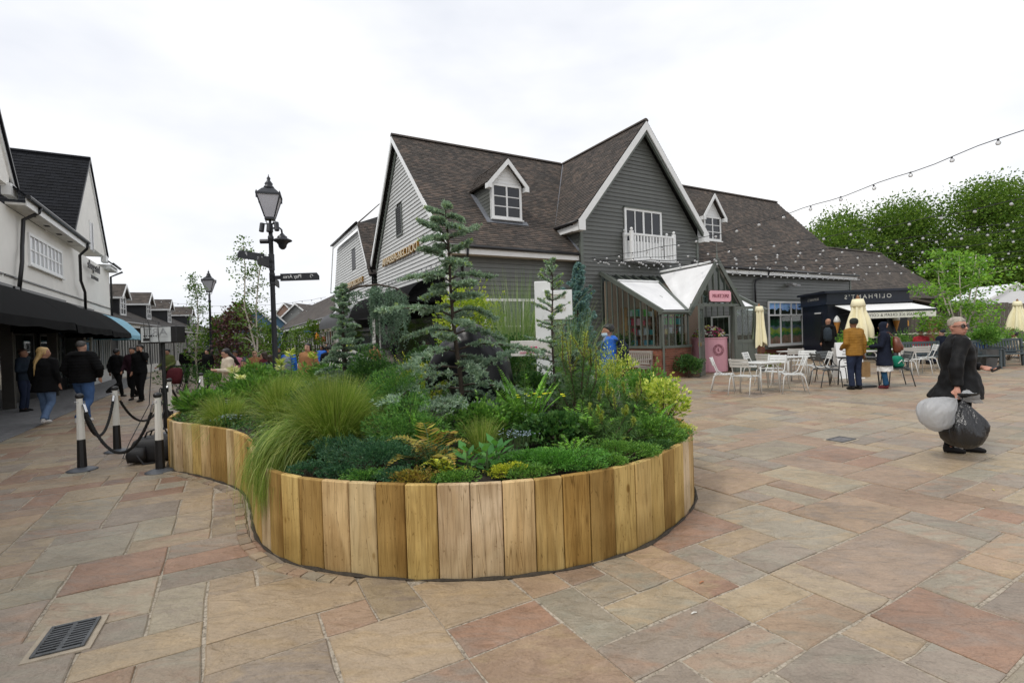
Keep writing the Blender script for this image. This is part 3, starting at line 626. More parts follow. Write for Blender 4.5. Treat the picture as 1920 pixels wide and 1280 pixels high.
# gilt lettering on the end gables (reads as mirrored in the photograph)
M_ltr = mat('pale_gilt_letter_face', srgb(214, 196, 160), .35, .1, 6)
def gilt(txt, size, y, z, xs, parent):
    text_obj(txt, size, (-1, 0, 0), (LL-.045, y, z), M_gold, parent, .08, True, xs, name='gilt_letters'); text_obj(txt, size, (-1, 0, 0), (LL-.127, y, z), M_ltr, parent, .012, True, xs, name='letter_faces')
sg1 = thing('shop_name_letters', 'raised gilt shop name letters on the tall end gable', 'sign', W(0, 0), TH); gilt('DOLCE&GABBANA', .46, 5.4, 5.0, 1.20, sg1)
# --- rear half-hipped gable along the street
G2 = MB().prism([(LL+.03, 9.7, 0), (LL+.03, 9.9, 5.1), (LL+.03, 11.8, 7.5), (LL+.03, 18.1, 7.5), (LL+.03, 19.4, 5.1), (LL+.03, 19.4, 0)], (7, 0, 0)).build('rear_gable_wall', M_trim, SHOP)
def re_(z): d = max(0, (z-5.0)/1.3); return (9.75+d, 19.4-max(0, (z-5.0)/1.95))
boards(G2, (LL, 0, 0), Yv, LN, .1, 7.42, .15, span_fn(re_, [(13.3, 14.2, 5.55, 6.65), (10.4, 18.6, 0, 3.0)]), M_pale, th=.04)
MB().box(LL-.03, LL+.02, 13.3, 14.2, 5.55, 6.65).build('louvre_panel', mat('black_louvre', (.03, .03, .03), .5), SHOP)
barge(SHOP, (LL-.22, 10.0, 5.25), (LL-.22, 11.7, 7.62), .2, .05, (-1, 0, 0)); barge(SHOP, (LL-.22, 19.6, 5.0), (LL-.22, 18.3, 7.62), .22, .05, (-1, 0, 0))
MB().box(LL-.27, LL-.22, 11.6, 18.35, 7.42, 7.62).build('hip_fascia', M_white, SHOP); pipe(SHOP, [(LL-.33, 11.5, 7.64), (LL-.33, 18.5, 7.64)], .06, name='gutter')
r2 = deck(SHOP, [(LL-.25, 9.6, 4.7), (LL-.25, 11.7, 7.65), (2, 15, 11), (2, 9.6, 4.7)], name='rear_roof'); tiles('roof_tiles', r2, (LL-.25, 9.6, 4.75), X, (0, 2.1, 2.95), 3.0, 3.6, M_tile, seed=15)
deck(r2, [(LL-.3, 11.6, 7.62), (LL-.3, 18.4, 7.62), (-3.6, 16.3, 9.3), (-3.6, 13.6, 9.3)], m=M_tile); 
sg2 = thing('shop_name_letters', 'raised gilt shop name letters on the lower rear gable', 'sign', W(0, 0), TH); gilt('DOLCE&GABBANA', .42, 13.7, 4.75, 1.18, sg2)
pipe(SHOP, [(LL-.2, 9.5, 5.3), (LL-.12, 9.65, 5.0), (LL-.08, 9.7, 4.8), (LL-.08, 9.7, 2.6)], .045)
# street level of the end gables: dark shop fronts
MB().box(LL-.02, LL+.05, .8, 8.8, 0, 3.05).build('shopfront_glass', M_pane, SHOP); MB().box(LL-.02, LL+.05, 10.4, 18.6, 0, 3.0).build('shopfront_glass', M_pane, SHOP)
# --- right wing
RT = .2; RX = 19.0; ZR = 4.31; TRR = 4.3; ZRR = 9.4
MB().prism([(GW, RT+.03, 0), (GW, RT+.03, ZR+.2), (GW, TRR, ZRR-.2), (GW, 9, 4.2), (GW, 9, 0)], (RX-GW, 0, 0)).build('right_wing_wall', M_trim, SHOP)
rw = MB().box(GW, RX, RT, RT+.03, 0, .5).build('brick_plinth', mat('dark_red_brick_plinth', srgb(92, 52, 40), .8, .3, 14, .3), SHOP)
rwall = MB().box(GW, RX, RT+.005, RT+.03, .5, 4.2).build('right_front_wall', M_trim, SHOP)
boards(rwall, (0, RT, 0), X, FN, .52, 4.2, .152, span_fn(lambda z: (GW+.02, RX), [(11.36, 14.26, .7, 2.84)]), M_grey)
MB().box(RX-.08, RX+.05, RT-.05, RT+.1, 0, 4.25).build('corner_board', M_trim, SHOP)
e = Vector((GW-.4, -.14, ZR)); a = Vector((GW-.4, TRR, ZRR)); rr = deck(SHOP, [e, a, (RX, TRR, ZRR), (RX+.25, -.14, ZR)], name='right_roof')
D2 = (8.08, 9.38)
def insR(A, B):
    x = GW-.4+A; z = ZR+(ZRR-ZR)*B/(a-e).length; lim = GW/2+(ZA-z)/slope-.12; y = -.14+(z-ZR)/1.149
    if D2[0]-.05 < x < D2[1]+.05 and 1.17 < y < 2.7 and z < 6.9: return False
    return x > (lim if z > ZB else GW) and x < RX+.3-(z-ZR)*.07
tiles('roof_tiles', rr, e, X, a-e, RX+.7-GW, (a-e).length, M_tile, insR, seed=21)
ridge_tiles(rr, (4.2, TRR, ZRR+.02), (RX-.1, TRR, ZRR+.02), M_tile)
deck(rr, [(GW, TRR, ZRR), (RX, TRR, ZRR), (RX, 9, 4.2), (GW, 9, 4.2)], m=M_tile2)
MB().box(GW+.02, RX+.2, -.1, -.07, ZR-.26, ZR-.03).build('fascia', M_white, SHOP); MB().box(GW+.02, RX+.1, -.07, RT, ZR-.24, ZR-.2).build('soffit', M_trim, SHOP)
pipe(SHOP, [(GW+.1, -.17, ZR-.02), (RX+.25, -.17, ZR-.04)], .06, name='gutter'); pipe(SHOP, [(11.1, -.15, ZR-.08), (11.05, -.1, ZR-.3), (10.4, .1, ZR-.5), (10.35, .1, 3.6), (10.35, .1, 2.4)], .042)
# printed garden scene behind the right window
def scene_print():
    k = NT('garden_print'); c = k.new('ShaderNodeTexCoord'); sp = k.new('ShaderNodeSeparateXYZ'); k.ln(c.outputs['Generated'], sp.inputs[0])
    n = k.noise(2.1, 5, stretch=(1, 1, 2.2)); n2 = k.noise(4.5, 2); ad = k.new('ShaderNodeMath', operation='MULTIPLY_ADD'); k.ln(n.outputs[0], ad.inputs[0]); ad.inputs[1].default_value = .36; k.ln(sp.outputs[2], ad.inputs[2])
    band = k.ramp(ad.outputs[0], [(0, srgb(122, 84, 74)), (.34, srgb(150, 120, 104)), (.42, srgb(40, 110, 70)), (.5, srgb(150, 160, 60)), (.58, srgb(92, 100, 120)), (.66, srgb(30, 70, 40)), (.78, srgb(22, 32, 20)), (1.0, srgb(14, 20, 14)), (1.02, srgb(150, 180, 230))])
    hue = k.ramp(n2.outputs[0], [(.35, (.6, .8, .7)), (.65, (1.3, 1.1, 1.2))]); m = k.mix(.7, band.outputs[0], hue.outputs[0], 'MULTIPLY'); m = k.mix(1, m.outputs[0], (1.9, 1.9, 1.9, 1), 'MULTIPLY'); k.ln(m.outputs[0], k.b.inputs['Base Color']); k.b.inputs['Roughness'].default_value = .25; return k.m
MB().box(11.4, 14.22, RT-.012, RT-.008, .72, 2.82).build('window_print', scene_print(), SHOP)
cw = casement(SHOP, (12.81, RT-.03, .68), X, FN, 2.9, 2.16, 3, 1, .09, .08, pm=M_glass, name='right_window')
MB().box(11.45, 14.17, RT-.09, RT-.034, 2.12, 2.2).build('transom', M_white, cw)
for i in range(6):
    if i != 3: x = 11.45+2.72*(i+.0)/6; MB().box(x-.02, x+.02, RT-.07, RT-.036, 2.2, 2.75).build('glazing_bar', M_white, cw)
MB().box(12.9, 13.2, -.2, .17, 3.62, 3.72).box(13.0, 13.3, -.34, -.1, 3.56, 3.64).build('floodlight', mat('grey_floodlight', (.25, .25, .25), .5), SHOP)
# --- dormers
def dormer(cx, t, zb, w, hw, za, back, tiles_seed):
    d = MB().prism([(cx-w/2, t+.02, zb-.3), (cx+w/2, t+.02, zb-.3), (cx+w/2, t+.02, zb+hw), (cx, t+.02, za-.12), (cx-w/2, t+.02, zb+hw)], (0, back, 0)).build('dormer', M_white, SHOP)
    casement(d, (cx, t-.005, zb), X, FN, w-.06, hw-.06, 2, 3, .09, .035, sill=True)
    zz = zb+hw
    boards(d, (0, t+.02, 0), X, FN, zz-.03, za-.2, .13, span_fn(lambda z: (cx-w/2+max(0, (z-zz))*.86, cx+w/2-max(0, (z-zz))*.86)), M_white, th=.02)
    cheek = MB().box(cx-w/2-.004, cx-w/2, t+.04, t+back*.72, zb-.25, zz).build('cheek', M_trim, d); boards(cheek, (cx-w/2-.004, t+.04, 0), Yv, LN, zb-.2, zz, .13, span_fn(lambda z: (max(0, 0), .1+(z-zb+.25)*.95)), M_grey, th=.02)
    for sg in (-1, 1):
        ee = Vector((cx+sg*(w/2+.2), t-.2, zz-.1)); aa = Vector((cx, t-.2, za)); rp_ = deck(d, [ee, aa, aa+Yv*(back+.2), ee+Yv*(back*.8+.2)], .04, M_tile2)
        tiles('roof_tiles', rp_, ee, Yv, aa-ee, back+.1, (aa-ee).length, M_tile2, lambda A, B, back=back: A < back*.8+.2+B*.6, .17, .1, seed=tiles_seed+sg)
        barge(d, ee+Vector((0, -.0, -.02)), aa+Vector((0, 0, -.04)), .2, .04); x0, x1 = sorted((ee.x, ee.x-sg*.16)); MB().box(x0, x1, t-.243, t, zz-.3, zz-.12).build('barge_foot', M_white, d)
    MB().prism([(cx-w/2-.22, t-.1, zb-.18), (cx+w/2+.22, t-.1, zb-.18), (cx+w/2+.22, t+.02, zb-.03), (cx-w/2-.22, t+.02, zb-.03)], (0, .01, .012)).build('lead_apron', M_lead, d)
    MB().bar((cx-w/2-.1, t, zb-.08), (cx-w/2-.1, t+1.2, zb+1.13), .2, .015, up=(0, -1, 1)).build('lead_soaker', M_lead, d)
dormer(-2.41, 1.2, 5.8, 1.3, 1.32, 7.98, 2.2, 40); dormer(8.73, 1.15, 5.76, 1.26, 1.2, 7.98, 2.0, 50)
# --- lower range beyond the right wing
LOW = thing('lower_wing', 'lower tiled wing with hipped roof behind the ice cream kiosk', 'building', W(0, 0), TH)
MB().box(19.05, 36.5, 2.3, 9, 0, 3.6).build('wall', mat('dark_grey_barn_boards', srgb(84, 82, 78), .8, .3, 5, .3, stretch=(6, 6, .5)), LOW)
e = Vector((19.06, 1.6, 3.3)); a = Vector((19.06, 5.2, 7.15)); lro = deck(LOW, [e, a, (34.0, 5.2, 7.15), (37.6, 1.6, 3.3)], name='roof')
tiles('roof_tiles', lro, e, X, a-e, 18.5, (a-e).length, M_tile2, lambda A, B: A < 18.5-B*.68, .26, .16, seed=31); deck(lro, [(34.0, 5.2, 7.15), (37.6, 1.6, 3.3), (37.6, 9, 3.3)], m=M_tile2); deck(lro, [(19.06, 5.2, 7.15), (34, 5.2, 7.15), (37.6, 9, 3.3), (19.06, 9, 3.3)], m=M_tile2)
ridge_tiles(lro, (19.1, 5.2, 7.17), (34, 5.2, 7.17), M_tile)
# black shop awnings on the end gables
M_canvas = mat('black_canvas', (.0055, .0057, .0062), .9, .25, 3, .1, spec=.1); M_canvas2 = mat('charcoal_canvas', (.07, .072, .078), .8, .15, 3, .1)
def dutch(label, t0, t1, s0, z0, z1, out, m):
    a = thing('shop_awning', label, 'awning', W(0, 0), TH); n = 8; vs = []
    for t in (t0, t1):
        for i in range(n+1): an = math.pi/2*i/n; vs.append((s0-out*math.sin(an), t, z1+(z0-z1)*math.cos(an)))
    MB().add(vs, [(i, i+1, n+2+i, n+1+i) for i in range(n)]+[tuple(range(n+1))+((0,) if 0 else ())]).build('canvas', m, a, smooth=False)
    MB().add(vs[:n+1]+[(s0, t0, z1)], [tuple(range(n+2))]).build('end_panel', m, a); MB().box(s0-out-.012, s0-out, t0, t1, z1-.25, z1).build('valance', m, a)
    return a
dutch('black curved awning below the gilt letters of the tall gable', .7, 8.9, LL-.06, 3.6, 2.75, 1.3, M_canvas)
dutch('black curved awning below the lower rear gable', 10.2, 18.8, LL-.06, 3.4, 2.6, 1.1, M_canvas2)
# ================================================================== CONSERVATORY
CON = thing('conservatory', 'grey timber conservatory with brick base, roof blinds and open porch doors', 'conservatory', W(0, 0), TH)
M_brick = mat('red_brick', srgb(128, 78, 60), .85, .22, 30, .3, island=.28); M_bm = mat('brick_mortar', srgb(150, 136, 120), .95, .1, 20)
def brickwork(parent, O, u, n, Lr, H):
    O, u, n = Vector(O), Vector(u), Vector(n); Z = Vector((0, 0, 1)); core = MB().prism([O, O+u*Lr, O+u*Lr-n*.2, O-n*.2], Z*H).build('plinth', M_bm, parent); m = MB(); r = random.Random(4)
    for j in range(int(H/.075)):
        x = -(.1 if j % 2 else 0)
        while x < Lr:
            a, b = max(x, 0), min(x+.205, Lr); z = j*.075+.005; p = .006+r.uniform(-.002, .003); x += .215
            if b-a < .03: continue
            P = [O+u*a+Z*z, O+u*b+Z*z, O+u*b+Z*(z+.064), O+u*a+Z*(z+.064)]; m.add(P+[q+n*p for q in P], [(4, 5, 6, 7), (0, 1, 5, 4), (1, 2, 6, 5), (2, 3, 7, 6), (3, 0, 4, 7)])
    m.build('bricks', M_brick, core, kind='stuff')
CS0, CS1, CF = .9, 6.4, -2.9; CB = 1.0; ZE, ZW = 2.12, 3.72
brickwork(CON, (CS0, 0, 0), (0, -1, 0), (-1, 0, 0), 2.9, CB); brickwork(CON, (CS0, CF, 0), X, FN, 1.4, CB); brickwork(CON, (5.0, CF, 0), X, FN, 1.4, CB)
def zr(t): return ZE+(ZW-ZE)*(t-CF)/(0-CF)
MB().box(CS0-.06, CS0+.1, CF-.06, 0, CB, CB+.07).build('sill', M_trim, CON); MB().box(CS0+.1, 2.3, CF-.06, CF+.1, CB, CB+.07).build('sill', M_trim, CON); MB().box(5.0, CS1, CF-.06, CF+.1, CB, CB+.07).build('sill', M_trim, CON)
for i in range(11):
    t = CF+.04+i*(2.86/10); MB().box(CS0-.01, CS0+.035, t-.022, t+.022, CB+.07, zr(t)).build('mullion', M_trim, CON)
    if i < 10:
        t1 = t+2.86/10; MB().add([(CS0+.012, t+.02, CB+.07), (CS0+.012, t1-.02, CB+.07), (CS0+.012, t1-.02, zr(t1)), (CS0+.012, t+.02, zr(t))], [(0, 1, 2, 3)]).build('pane', M_glass, CON)
def front_glaze(s0, s1, k):
    for i in range(k+1):
        s = s0+(s1-s0)*i/k; MB().box(s-.022, s+.022, CF-.01, CF+.035, CB+.07, ZE).build('mullion', M_trim, CON)
        if i < k: s2 = s0+(s1-s0)*(i+1)/k; MB().add([(s+.02, CF+.012, CB+.07), (s2-.02, CF+.012, CB+.07), (s2-.02, CF+.012, ZE), (s+.02, CF+.012, ZE)], [(0, 1, 2, 3)]).build('pane', M_glass, CON)
front_glaze(CS0+.05, 2.2, 4); front_glaze(5.1, CS1-.04, 4)
MB().box(CS0-.05, 2.25, CF-.09, CF+.05, ZE-.02, ZE+.1).build('eaves_beam', M_trim, CON); MB().box(5.05, CS1+.05, CF-.09, CF+.05, ZE-.02, ZE+.1).build('eaves_beam', M_trim, CON)
MB().tube([(CS0-.06, CF-.12, ZE+.06), (2.2, CF-.12, ZE+.05)], .045).build('gutter', M_trim, CON); MB().tube([(CS0+.0, CF-.1, ZE), (CS0+.0, CF-.1, .12), (CS0+.03, CF-.18, .05)], .035).build('downpipe', M_trim, CON)
MB().bar((CS0-.02, CF-.1, ZE+.08), (CS0-.02, 0, ZW+.1), .09, .14).build('verge_rafter', M_trim, CON); MB().bar((CS1+.02, CF-.1, ZE+.08), (CS1+.02, 0, ZW+.1), .09, .14).build('verge_rafter', M_trim, CON)
PC, PA = 3.65, 3.93
rfg = MB().add([(CS0, 0, ZW+.05), (PC, 0, ZW+.05), (2.15, CF, ZE+.05), (CS0, CF, ZE+.05)], [(0, 1, 2, 3)]).build('roof_glass', glassmat('roof_glass', (.45, .5, .5)), CON); MB().add([(CS1, 0, ZW+.05), (PC, 0, ZW+.05), (5.15, CF, ZE+.05), (CS1, CF, ZE+.05)], [(3, 2, 1, 0)]).build('roof_glass', glassmat('roof_glass', (.45, .5, .5)), CON)
for i in range(12):
    s = CS0+.3+i*.44
    if s > CS1-.1: break
    lo = CF if (s < 2.1 or s > 5.2) else CF+(2.9)*(1-abs(s-PC)/1.55)
    if lo < -.2: MB().bar((s, lo, zr(lo)+.06), (s, 0, ZW+.06), .04, .06).build('rafter', M_trim, CON)
M_blind = mat('white_blind_fabric', srgb(228, 228, 228), .8, .05, 2.5, .05)
def sag(pts, nu, nv, name, amp=.02):
    a, b, c, d = [Vector(p) for p in pts]; vs = []
    for j in range(nv+1):
        for i in range(nu+1): u, v = i/nu, j/nv; p = a.lerp(b, u).lerp(d.lerp(c, u), v); p.z += amp*math.sin(u*math.pi*5+v*2)*math.sin(v*math.pi)-amp*math.sin(v*math.pi)*math.sin(u*math.pi)+.004; vs.append(p)
    return MB().add(vs, [(j*(nu+1)+i, j*(nu+1)+i+1, (j+1)*(nu+1)+i+1, (j+1)*(nu+1)+i) for j in range(nv) for i in range(nu)]).build(name, M_blind, CON, smooth=True)
def rp(s, t, d=.11): return (s, t, zr(t)+d)
sag([rp(1.12, -.75), rp(3.1, -.75), rp(2.15, CF-.02), rp(1.0, CF-.02)], 12, 8, 'roof_blind', .012); MB().tube([rp(1.1, -.72, .14), rp(3.12, -.72, .14)], .045).build('blind_roller', M_white, CON)
MB().tube([(1.0, CF-.06, ZE+.12), (2.12, CF-.06, ZE+.12)], .02).build('blind_bar', M_black, CON)
sag([(PC-.12, CF-.02, PA-.06), (PC-.10, -.45, ZW+.06), (2.75, -1.85, 2.83), (2.2, CF-.02, ZE+.14)], 14, 8, 'porch_blind', .03); MB().tube([(PC-.1, CF+.1, PA+.02), (PC-.06, -.4, ZW+.18)], .045).build('blind_roller', M_white, CON)
sag([(PC+.12, CF-.02, PA-.06), (PC+.10, -.45, ZW+.06), (4.55, -1.85, 2.83), (5.1, CF-.02, ZE+.14)], 10, 6, 'porch_blind', .02)
MB().bar((2.15, CF-.04, ZE+.12), (3.55, -.05, ZW+.05), .09, .06).build('valley_gutter', M_trim, CON)
MB().box(2.5, 5.9, CF+.1, CF+1.5, ZE+.05, ZE+.055) if 0 else None
sag([rp(5.2, -1.9), rp(6.2, -1.9), rp(6.3, CF-.02), rp(5.2, CF-.02)], 8, 6, 'roof_blind', .01)
# porch gable
for sg in (-1, 1):
    MB().bar((PC+sg*1.55, CF-.12, 2.08), (PC, CF-.12, PA+.06), .06, .15).build('porch_rafter', M_trim, CON); MB().bar((PC+sg*.84, CF-.06, 0), (PC+sg*.84, CF-.06, 2.4), .12, .12).build('porch_post', M_trim, CON)
    MB().bar((PC+sg*.78, CF-.06, 2.42), (PC+sg*1.34, CF-.06, 2.42), .1, .08).build('porch_beam', M_trim, CON)
MB().box(PC-.8, PC+.8, CF-.12, CF, 2.36, 2.46).build('door_head', M_trim, CON)
MB().add([(PC-1.2, CF-.03, 2.42), (PC+1.2, CF-.03, 2.42), (PC, CF-.03, PA-.08)], [(0, 1, 2)]).build('gable_glass', glassmat('gable_glass', (.35, .45, .42)), CON)
for s in (-.75, -.45, -.15, .15, .45, .75): MB().box(PC+s-.015, PC+s+.015, CF-.07, CF-.035, 2.46, 2.46+max(.1, (1.35-abs(s))*1.05)).build('gable_bar', M_trim, CON)
MB().lathe([(.05, PA-.05), (.06, PA+.12), (.03, PA+.16), (.045, PA+.2), (.02, PA+.26), (.012, PA+.5), (.001, PA+.72)], 10, (PC, CF-.1, 0)).build('finial', M_trim, CON, smooth=True)
def leaf_door(hx, hy, ang, wd, label):
    d = MB(); h = 2.34; M = Matrix.Translation((hx, hy, .02)) @ Matrix.Rotation(ang, 4, 'Z'); B = lambda x0, x1, z0, z1, y0=-.02, y1=.02: d.box(x0, x1, y0, y1, z0, z1, M)
    B(0, .1, 0, h); B(wd-.1, wd, 0, h); B(.1, wd-.1, h-.1, h); B(.1, wd-.1, 1.02, 1.14); B(.1, wd-.1, 0, .16)
    for i in (1, 2): B(.1+(wd-.2)*i/3-.012, .1+(wd-.2)*i/3+.012, 1.14, h-.1, -.014, .014)
    for i in (1, 2): B(.1+(wd-.2)*i/3-.03, .1+(wd-.2)*i/3+.03, .16, 1.02, -.017, .017)
    o = d.build('door', M_trim, CON); MB().box(.1, wd-.1, -.008, .008, .16, 1.02, M).build('door_panel', M_trim, o); MB().box(.1, wd-.1, -.003, .003, 1.14, h-.1, M).build('pane', M_glass, o)
    MB().box(wd-.085, wd-.04, -.05, .05, 1.0, 1.12, M).build('door_handle', mat('brass', (.4, .27, .1), .3, .1, 9, metal=.8), o)
leaf_door(2.83, CF-.12, RAD(180+28), .76, ''); leaf_door(4.47, CF-.12, RAD(-14), .95, '')
# interior
brickwork(CON, (CS1, 0, 0), (0, -1, 0), (1, 0, 0), 2.9, CB); MB().box(CS1-.1, CS1+.06, CF-.06, 0, CB, CB+.07).build('sill', M_trim, CON)
for i in range(11):
    t = CF+.04+i*(2.86/10); MB().box(CS1-.035, CS1+.01, t-.022, t+.022, CB+.07, zr(t)).build('mullion', M_trim, CON)
MB().box(CS1-.02, CS1-.012, CF+.05, -.05, CB+.07, 2.1).build('side_glass', mat('shaded_green_glass', (.02, .035, .025), .1, .5, 3, spec=.6), CON)
for t0 in (-2.2, -1.1): MB().box(CS1-.2, CS1-.15, t0-.45, t0-.39, .1, 2.1).box(CS1-.2, CS1-.15, t0+.39, t0+.45, .1, 2.1).box(CS1-.2, CS1-.15, t0-.39, t0+.39, 2.04, 2.1).box(CS1-.2, CS1-.15, t0-.39, t0+.39, 1.3, 1.35).build('reflected_window_frame', M_white, CON)  # white frames added in place of windows reflected in the inner glass
M_tan = mat('tan_shop_wall', srgb(176, 150, 132), .8, .08, 2); MB().box(CS0+.1, CS1, -.1, -.05, 0, 3.5).build('interior_wall', M_tan, CON); MB().box(CS0, CS1, CF, 0, -.005, .02).build('interior_floor', mat('wood_floor', (.2, .13, .08), .5), CON)
M_shelf = mat('oak_shelf', (.26, .15, .06), .55, .2, 6); box_cols = [(60, 150, 150), (200, 50, 80), (120, 200, 150), (230, 190, 200), (90, 200, 60), (220, 120, 170), (200, 215, 220), (70, 160, 190), (210, 190, 90), (150, 90, 60)]
def goods_shelf(x0, x1, y, label):
    t = thing('display_shelf', label, 'shelf', W(0, 0), TH)
    for z in (.55, 1.0, 1.4, 1.78, 2.12): MB().box(x0, x1, y-.32, y, z, z+.03).build('board', M_shelf, t)
    for x in (x0, (x0+x1)/2, x1-.03): MB().box(x, x+.03, y-.31, y-.01, .02, 2.5).build('upright', M_shelf, t)
    return t
rb = random.Random(9); k = 0
for x0, x1, lab in ((1.75, 3.3, 'oak display shelf seen through the left glazing of the conservatory'), (3.45, 4.9, 'oak display shelf seen through the open porch doors')):
    goods_shelf(x0, x1, -.12, lab)
    for z in (1.03, 1.43, 1.81, 2.15):
        x = x0+.06
        while x < x1-.25:
            wb = rb.uniform(.14, .26); hb = rb.uniform(.18, .29); c = rb.randrange(len(box_cols)); cn = ['teal', 'crimson', 'mint', 'pale pink', 'lime green', 'rose', 'pale grey', 'sky blue', 'mustard', 'tan'][c]
            lev = {1.03: 'lowest', 1.43: 'second', 1.81: 'third', 2.15: 'top'}[z]
            nb_ = nb_+1 if x > x0+.07 else 1; od = ['', 'first', 'second', 'third', 'fourth', 'fifth', 'sixth', 'seventh', 'eighth'][nb_]; sd_ = 'left' if x0 < 3 else 'porch'
            o = MB().box(x, x+wb, -.4, -.17, z+.002, z+hb).build('gift_box', mat('box_'+cn.replace(' ', '_'), srgb(*box_cols[c]), .5, .15, 8), label='%s gift box, %s from left, on the %s board of the %s shelf' % (cn, od, lev, sd_), cat='box', group='gift boxes on the conservatory shelves', bevel=.006)
            o.location = W(0, 0); o.rotation_euler.z = TH; x += wb+rb.uniform(.03, .12); k += 1
# planters inside, counter, flowers, signs
M_pink = mat('pink_counter_paint', srgb(214, 158, 170), .45, .04, 3)
ct = thing('pink_counter', 'curved pink counter with round emblem in the conservatory doorway', 'counter', W(0, 0), TH)
cc = (4.05, -2.25, 0); pr_ = [(.6, .02), (.62, .04), (.62, 1.22), (.645, 1.23), (.645, 1.27), (.0, 1.27)]
MB().lathe(pr_, 40, cc).build('body', M_pink, ct, smooth=False)
dirn = Vector((cc[0]*0, 0, 0)); va = math.atan2(-3.2-cc[1]*0-12, -3-0); 
# emblem faces the square (towards the camera side of the drum)
ea = RAD(-112); en = Vector((math.cos(ea), math.sin(ea), 0)); er = Vector((0, 0, 1)).cross(en); ec = Vector(cc)+en*.628+Vector((0, 0, .82))
M_emb = mat('dark_pink_emblem', srgb(120, 50, 66), .5); m = MB()
for R in (.2, .13):
    m.tube([ec+er*R*math.cos(a)+Vector((0, 0, R*math.sin(a))) for a in [2*math.pi*i/32 for i in range(33)]], .006, 5, False)
m.build('emblem_ring', M_emb, ct)
text_obj('3', .17, en, ec, M_emb, ct, .008, True, 1, name='emblem_numeral')
m = MB()
for i in range(26):
    a = 2*math.pi*i/26; p = ec+er*.165*math.cos(a)+Vector((0, 0, .165*math.sin(a))); t_ = er*math.cos(a)+Vector((0, 0, math.sin(a))); m.bar(p-t_*.018, p+t_*.018, .012 if i % 3 else .02, .008, up=en)
m.build('emblem_letters', M_emb, ct)
sp = thing('shop_sign', 'pink sign board with dark lettering over the conservatory doors', 'sign', W(0, 0), TH); z0 = 2.62; hw, hh, cr = .56, .19, .06
poly = [(-hw+cr, -hh), (hw-cr, -hh), (hw, -hh+cr), (hw, hh-cr), (hw-cr, hh), (-hw+cr, hh), (-hw, hh-cr), (-hw, -hh+cr)]
MB().prism([(PC+.02+x*1.05, CF-.14, z0+.1+y*1.1) for x, y in poly], (0, -.03, 0)).build('backing', mat('sign_dark_edge', srgb(70, 52, 50), .6), sp); MB().prism([(PC+.02+x, CF-.172, z0+.1+y) for x, y in poly], (0, -.02, 0)).build('panel', mat('sign_pink', srgb(238, 176, 188), .5, .03), sp)
text_obj('SPECTRUM', .18, (0, -1, 0), (PC+.02, CF-.193, z0+.1), mat('sign_maroon', srgb(140, 66, 80), .5), sp, .012, True, .92, name='lettering', spacing=1.12)
# bench by the conservatory, facing left
def slat_bench(name, label, loc, rz, wd, m, group=None, arms=True):
    t = thing(name, label, 'bench', loc, rz, group)
    for x in (-wd/2, wd/2-.06):
        MB().box(x, x+.06, -.28, -.22, 0, .62).build('front_leg', m, t, bevel=.004); MB().prism([(x, .22, 0), (x, .28, 0), (x, .35, .92), (x, .29, .92)], (.06, 0, 0)).build('back_leg', m, t)
        if arms: MB().box(x-.01, x+.07, -.32, .27, .62, .655).build('armrest', m, t, bevel=.004)
        MB().box(x+.01, x+.05, -.22, .24, .34, .4).build('side_rail', m, t)
    for i in range(6): y = -.27+i*.088; MB().box(-wd/2+.061, wd/2-.061, y, y+.07, .405, .43).build('seat_slat', m, t)
    MB().box(-wd/2+.062, wd/2-.062, .315, .35, .84, .92).build('top_rail', m, t); MB().box(-wd/2+.062, wd/2-.062, .265, .3, .46, .52).build('lower_rail', m, t)
    k = int(wd/.1)
    for i in range(1, k): x = -wd/2+.06+(wd-.12)*i/k; MB().prism([(x-.025, .28, .52), (x+.025, .28, .52), (x+.025, .325, .84), (x-.025, .325, .84)], (0, .018, 0)).build('back_slat', m, t)
    return t
M_oldwood = mat('weathered_grey_teak', srgb(150, 144, 136), .8, .18, 10, .3, stretch=(1, 8, 8)); M_bench = mat('slate_blue_bench_paint', srgb(72, 82, 86), .5, .12, 5)
slat_bench('garden_bench', 'weathered grey wooden bench against the conservatory brick wall', W(.42, -1.9), TH-math.pi/2, 1.5, M_oldwood)
# ================================================================== KIOSK
KR = RAD(-6); KL = Vector((14.15, 22.4, 0)); KIO = thing('ice_cream_kiosk', 'navy blue ice cream kiosk with white awning and lettered fascia', 'kiosk', KL, KR)
M_navy = mat('navy_kiosk_paint', srgb(22, 28, 42), .4, .12, 3); KW, KD = 3.3, 2.4
MB().box(0, .9, 0, .08, 0, 2.5).box(2.45, KW, 0, .08, 0, 2.5).box(.9, 2.45, 0, .08, 0, 1.0).box(.9, 2.45, 0, .08, 2.05, 2.5).build('front_wall', M_navy, KIO)
MB().box(-.002, .08, .081, KD, 0, 2.5).build('side_wall', M_navy, KIO); MB().box(KW-.08, KW+.002, .081, KD, 0, 2.5).build('side_wall', M_navy, KIO); MB().box(.08, KW-.08, KD-.08, KD, 0, 2.5).build('back_wall', M_dark, KIO)
MB().box(-.14, KW+.14, -.14, KD+.1, 2.5, 2.58).box(-.06, KW+.06, -.06, KD+.05, 2.58, 3.0).prism([(-.2, -.2, 3.0), (KW+.2, -.2, 3.0), (KW+.2, KD+.1, 3.0), (-.2, KD+.1, 3.0)], (0, 0, .1)).build('fascia', M_navy, KIO)
MB().box(.85, 2.5, -.18, .1, .96, 1.02).build('serving_counter', M_white, KIO); MB().box(.9, 2.45, 1.2, 1.22, 1.0, 2.05).build('back_shelf', mat('pale_cupboard', srgb(130, 126, 118), .6), KIO)
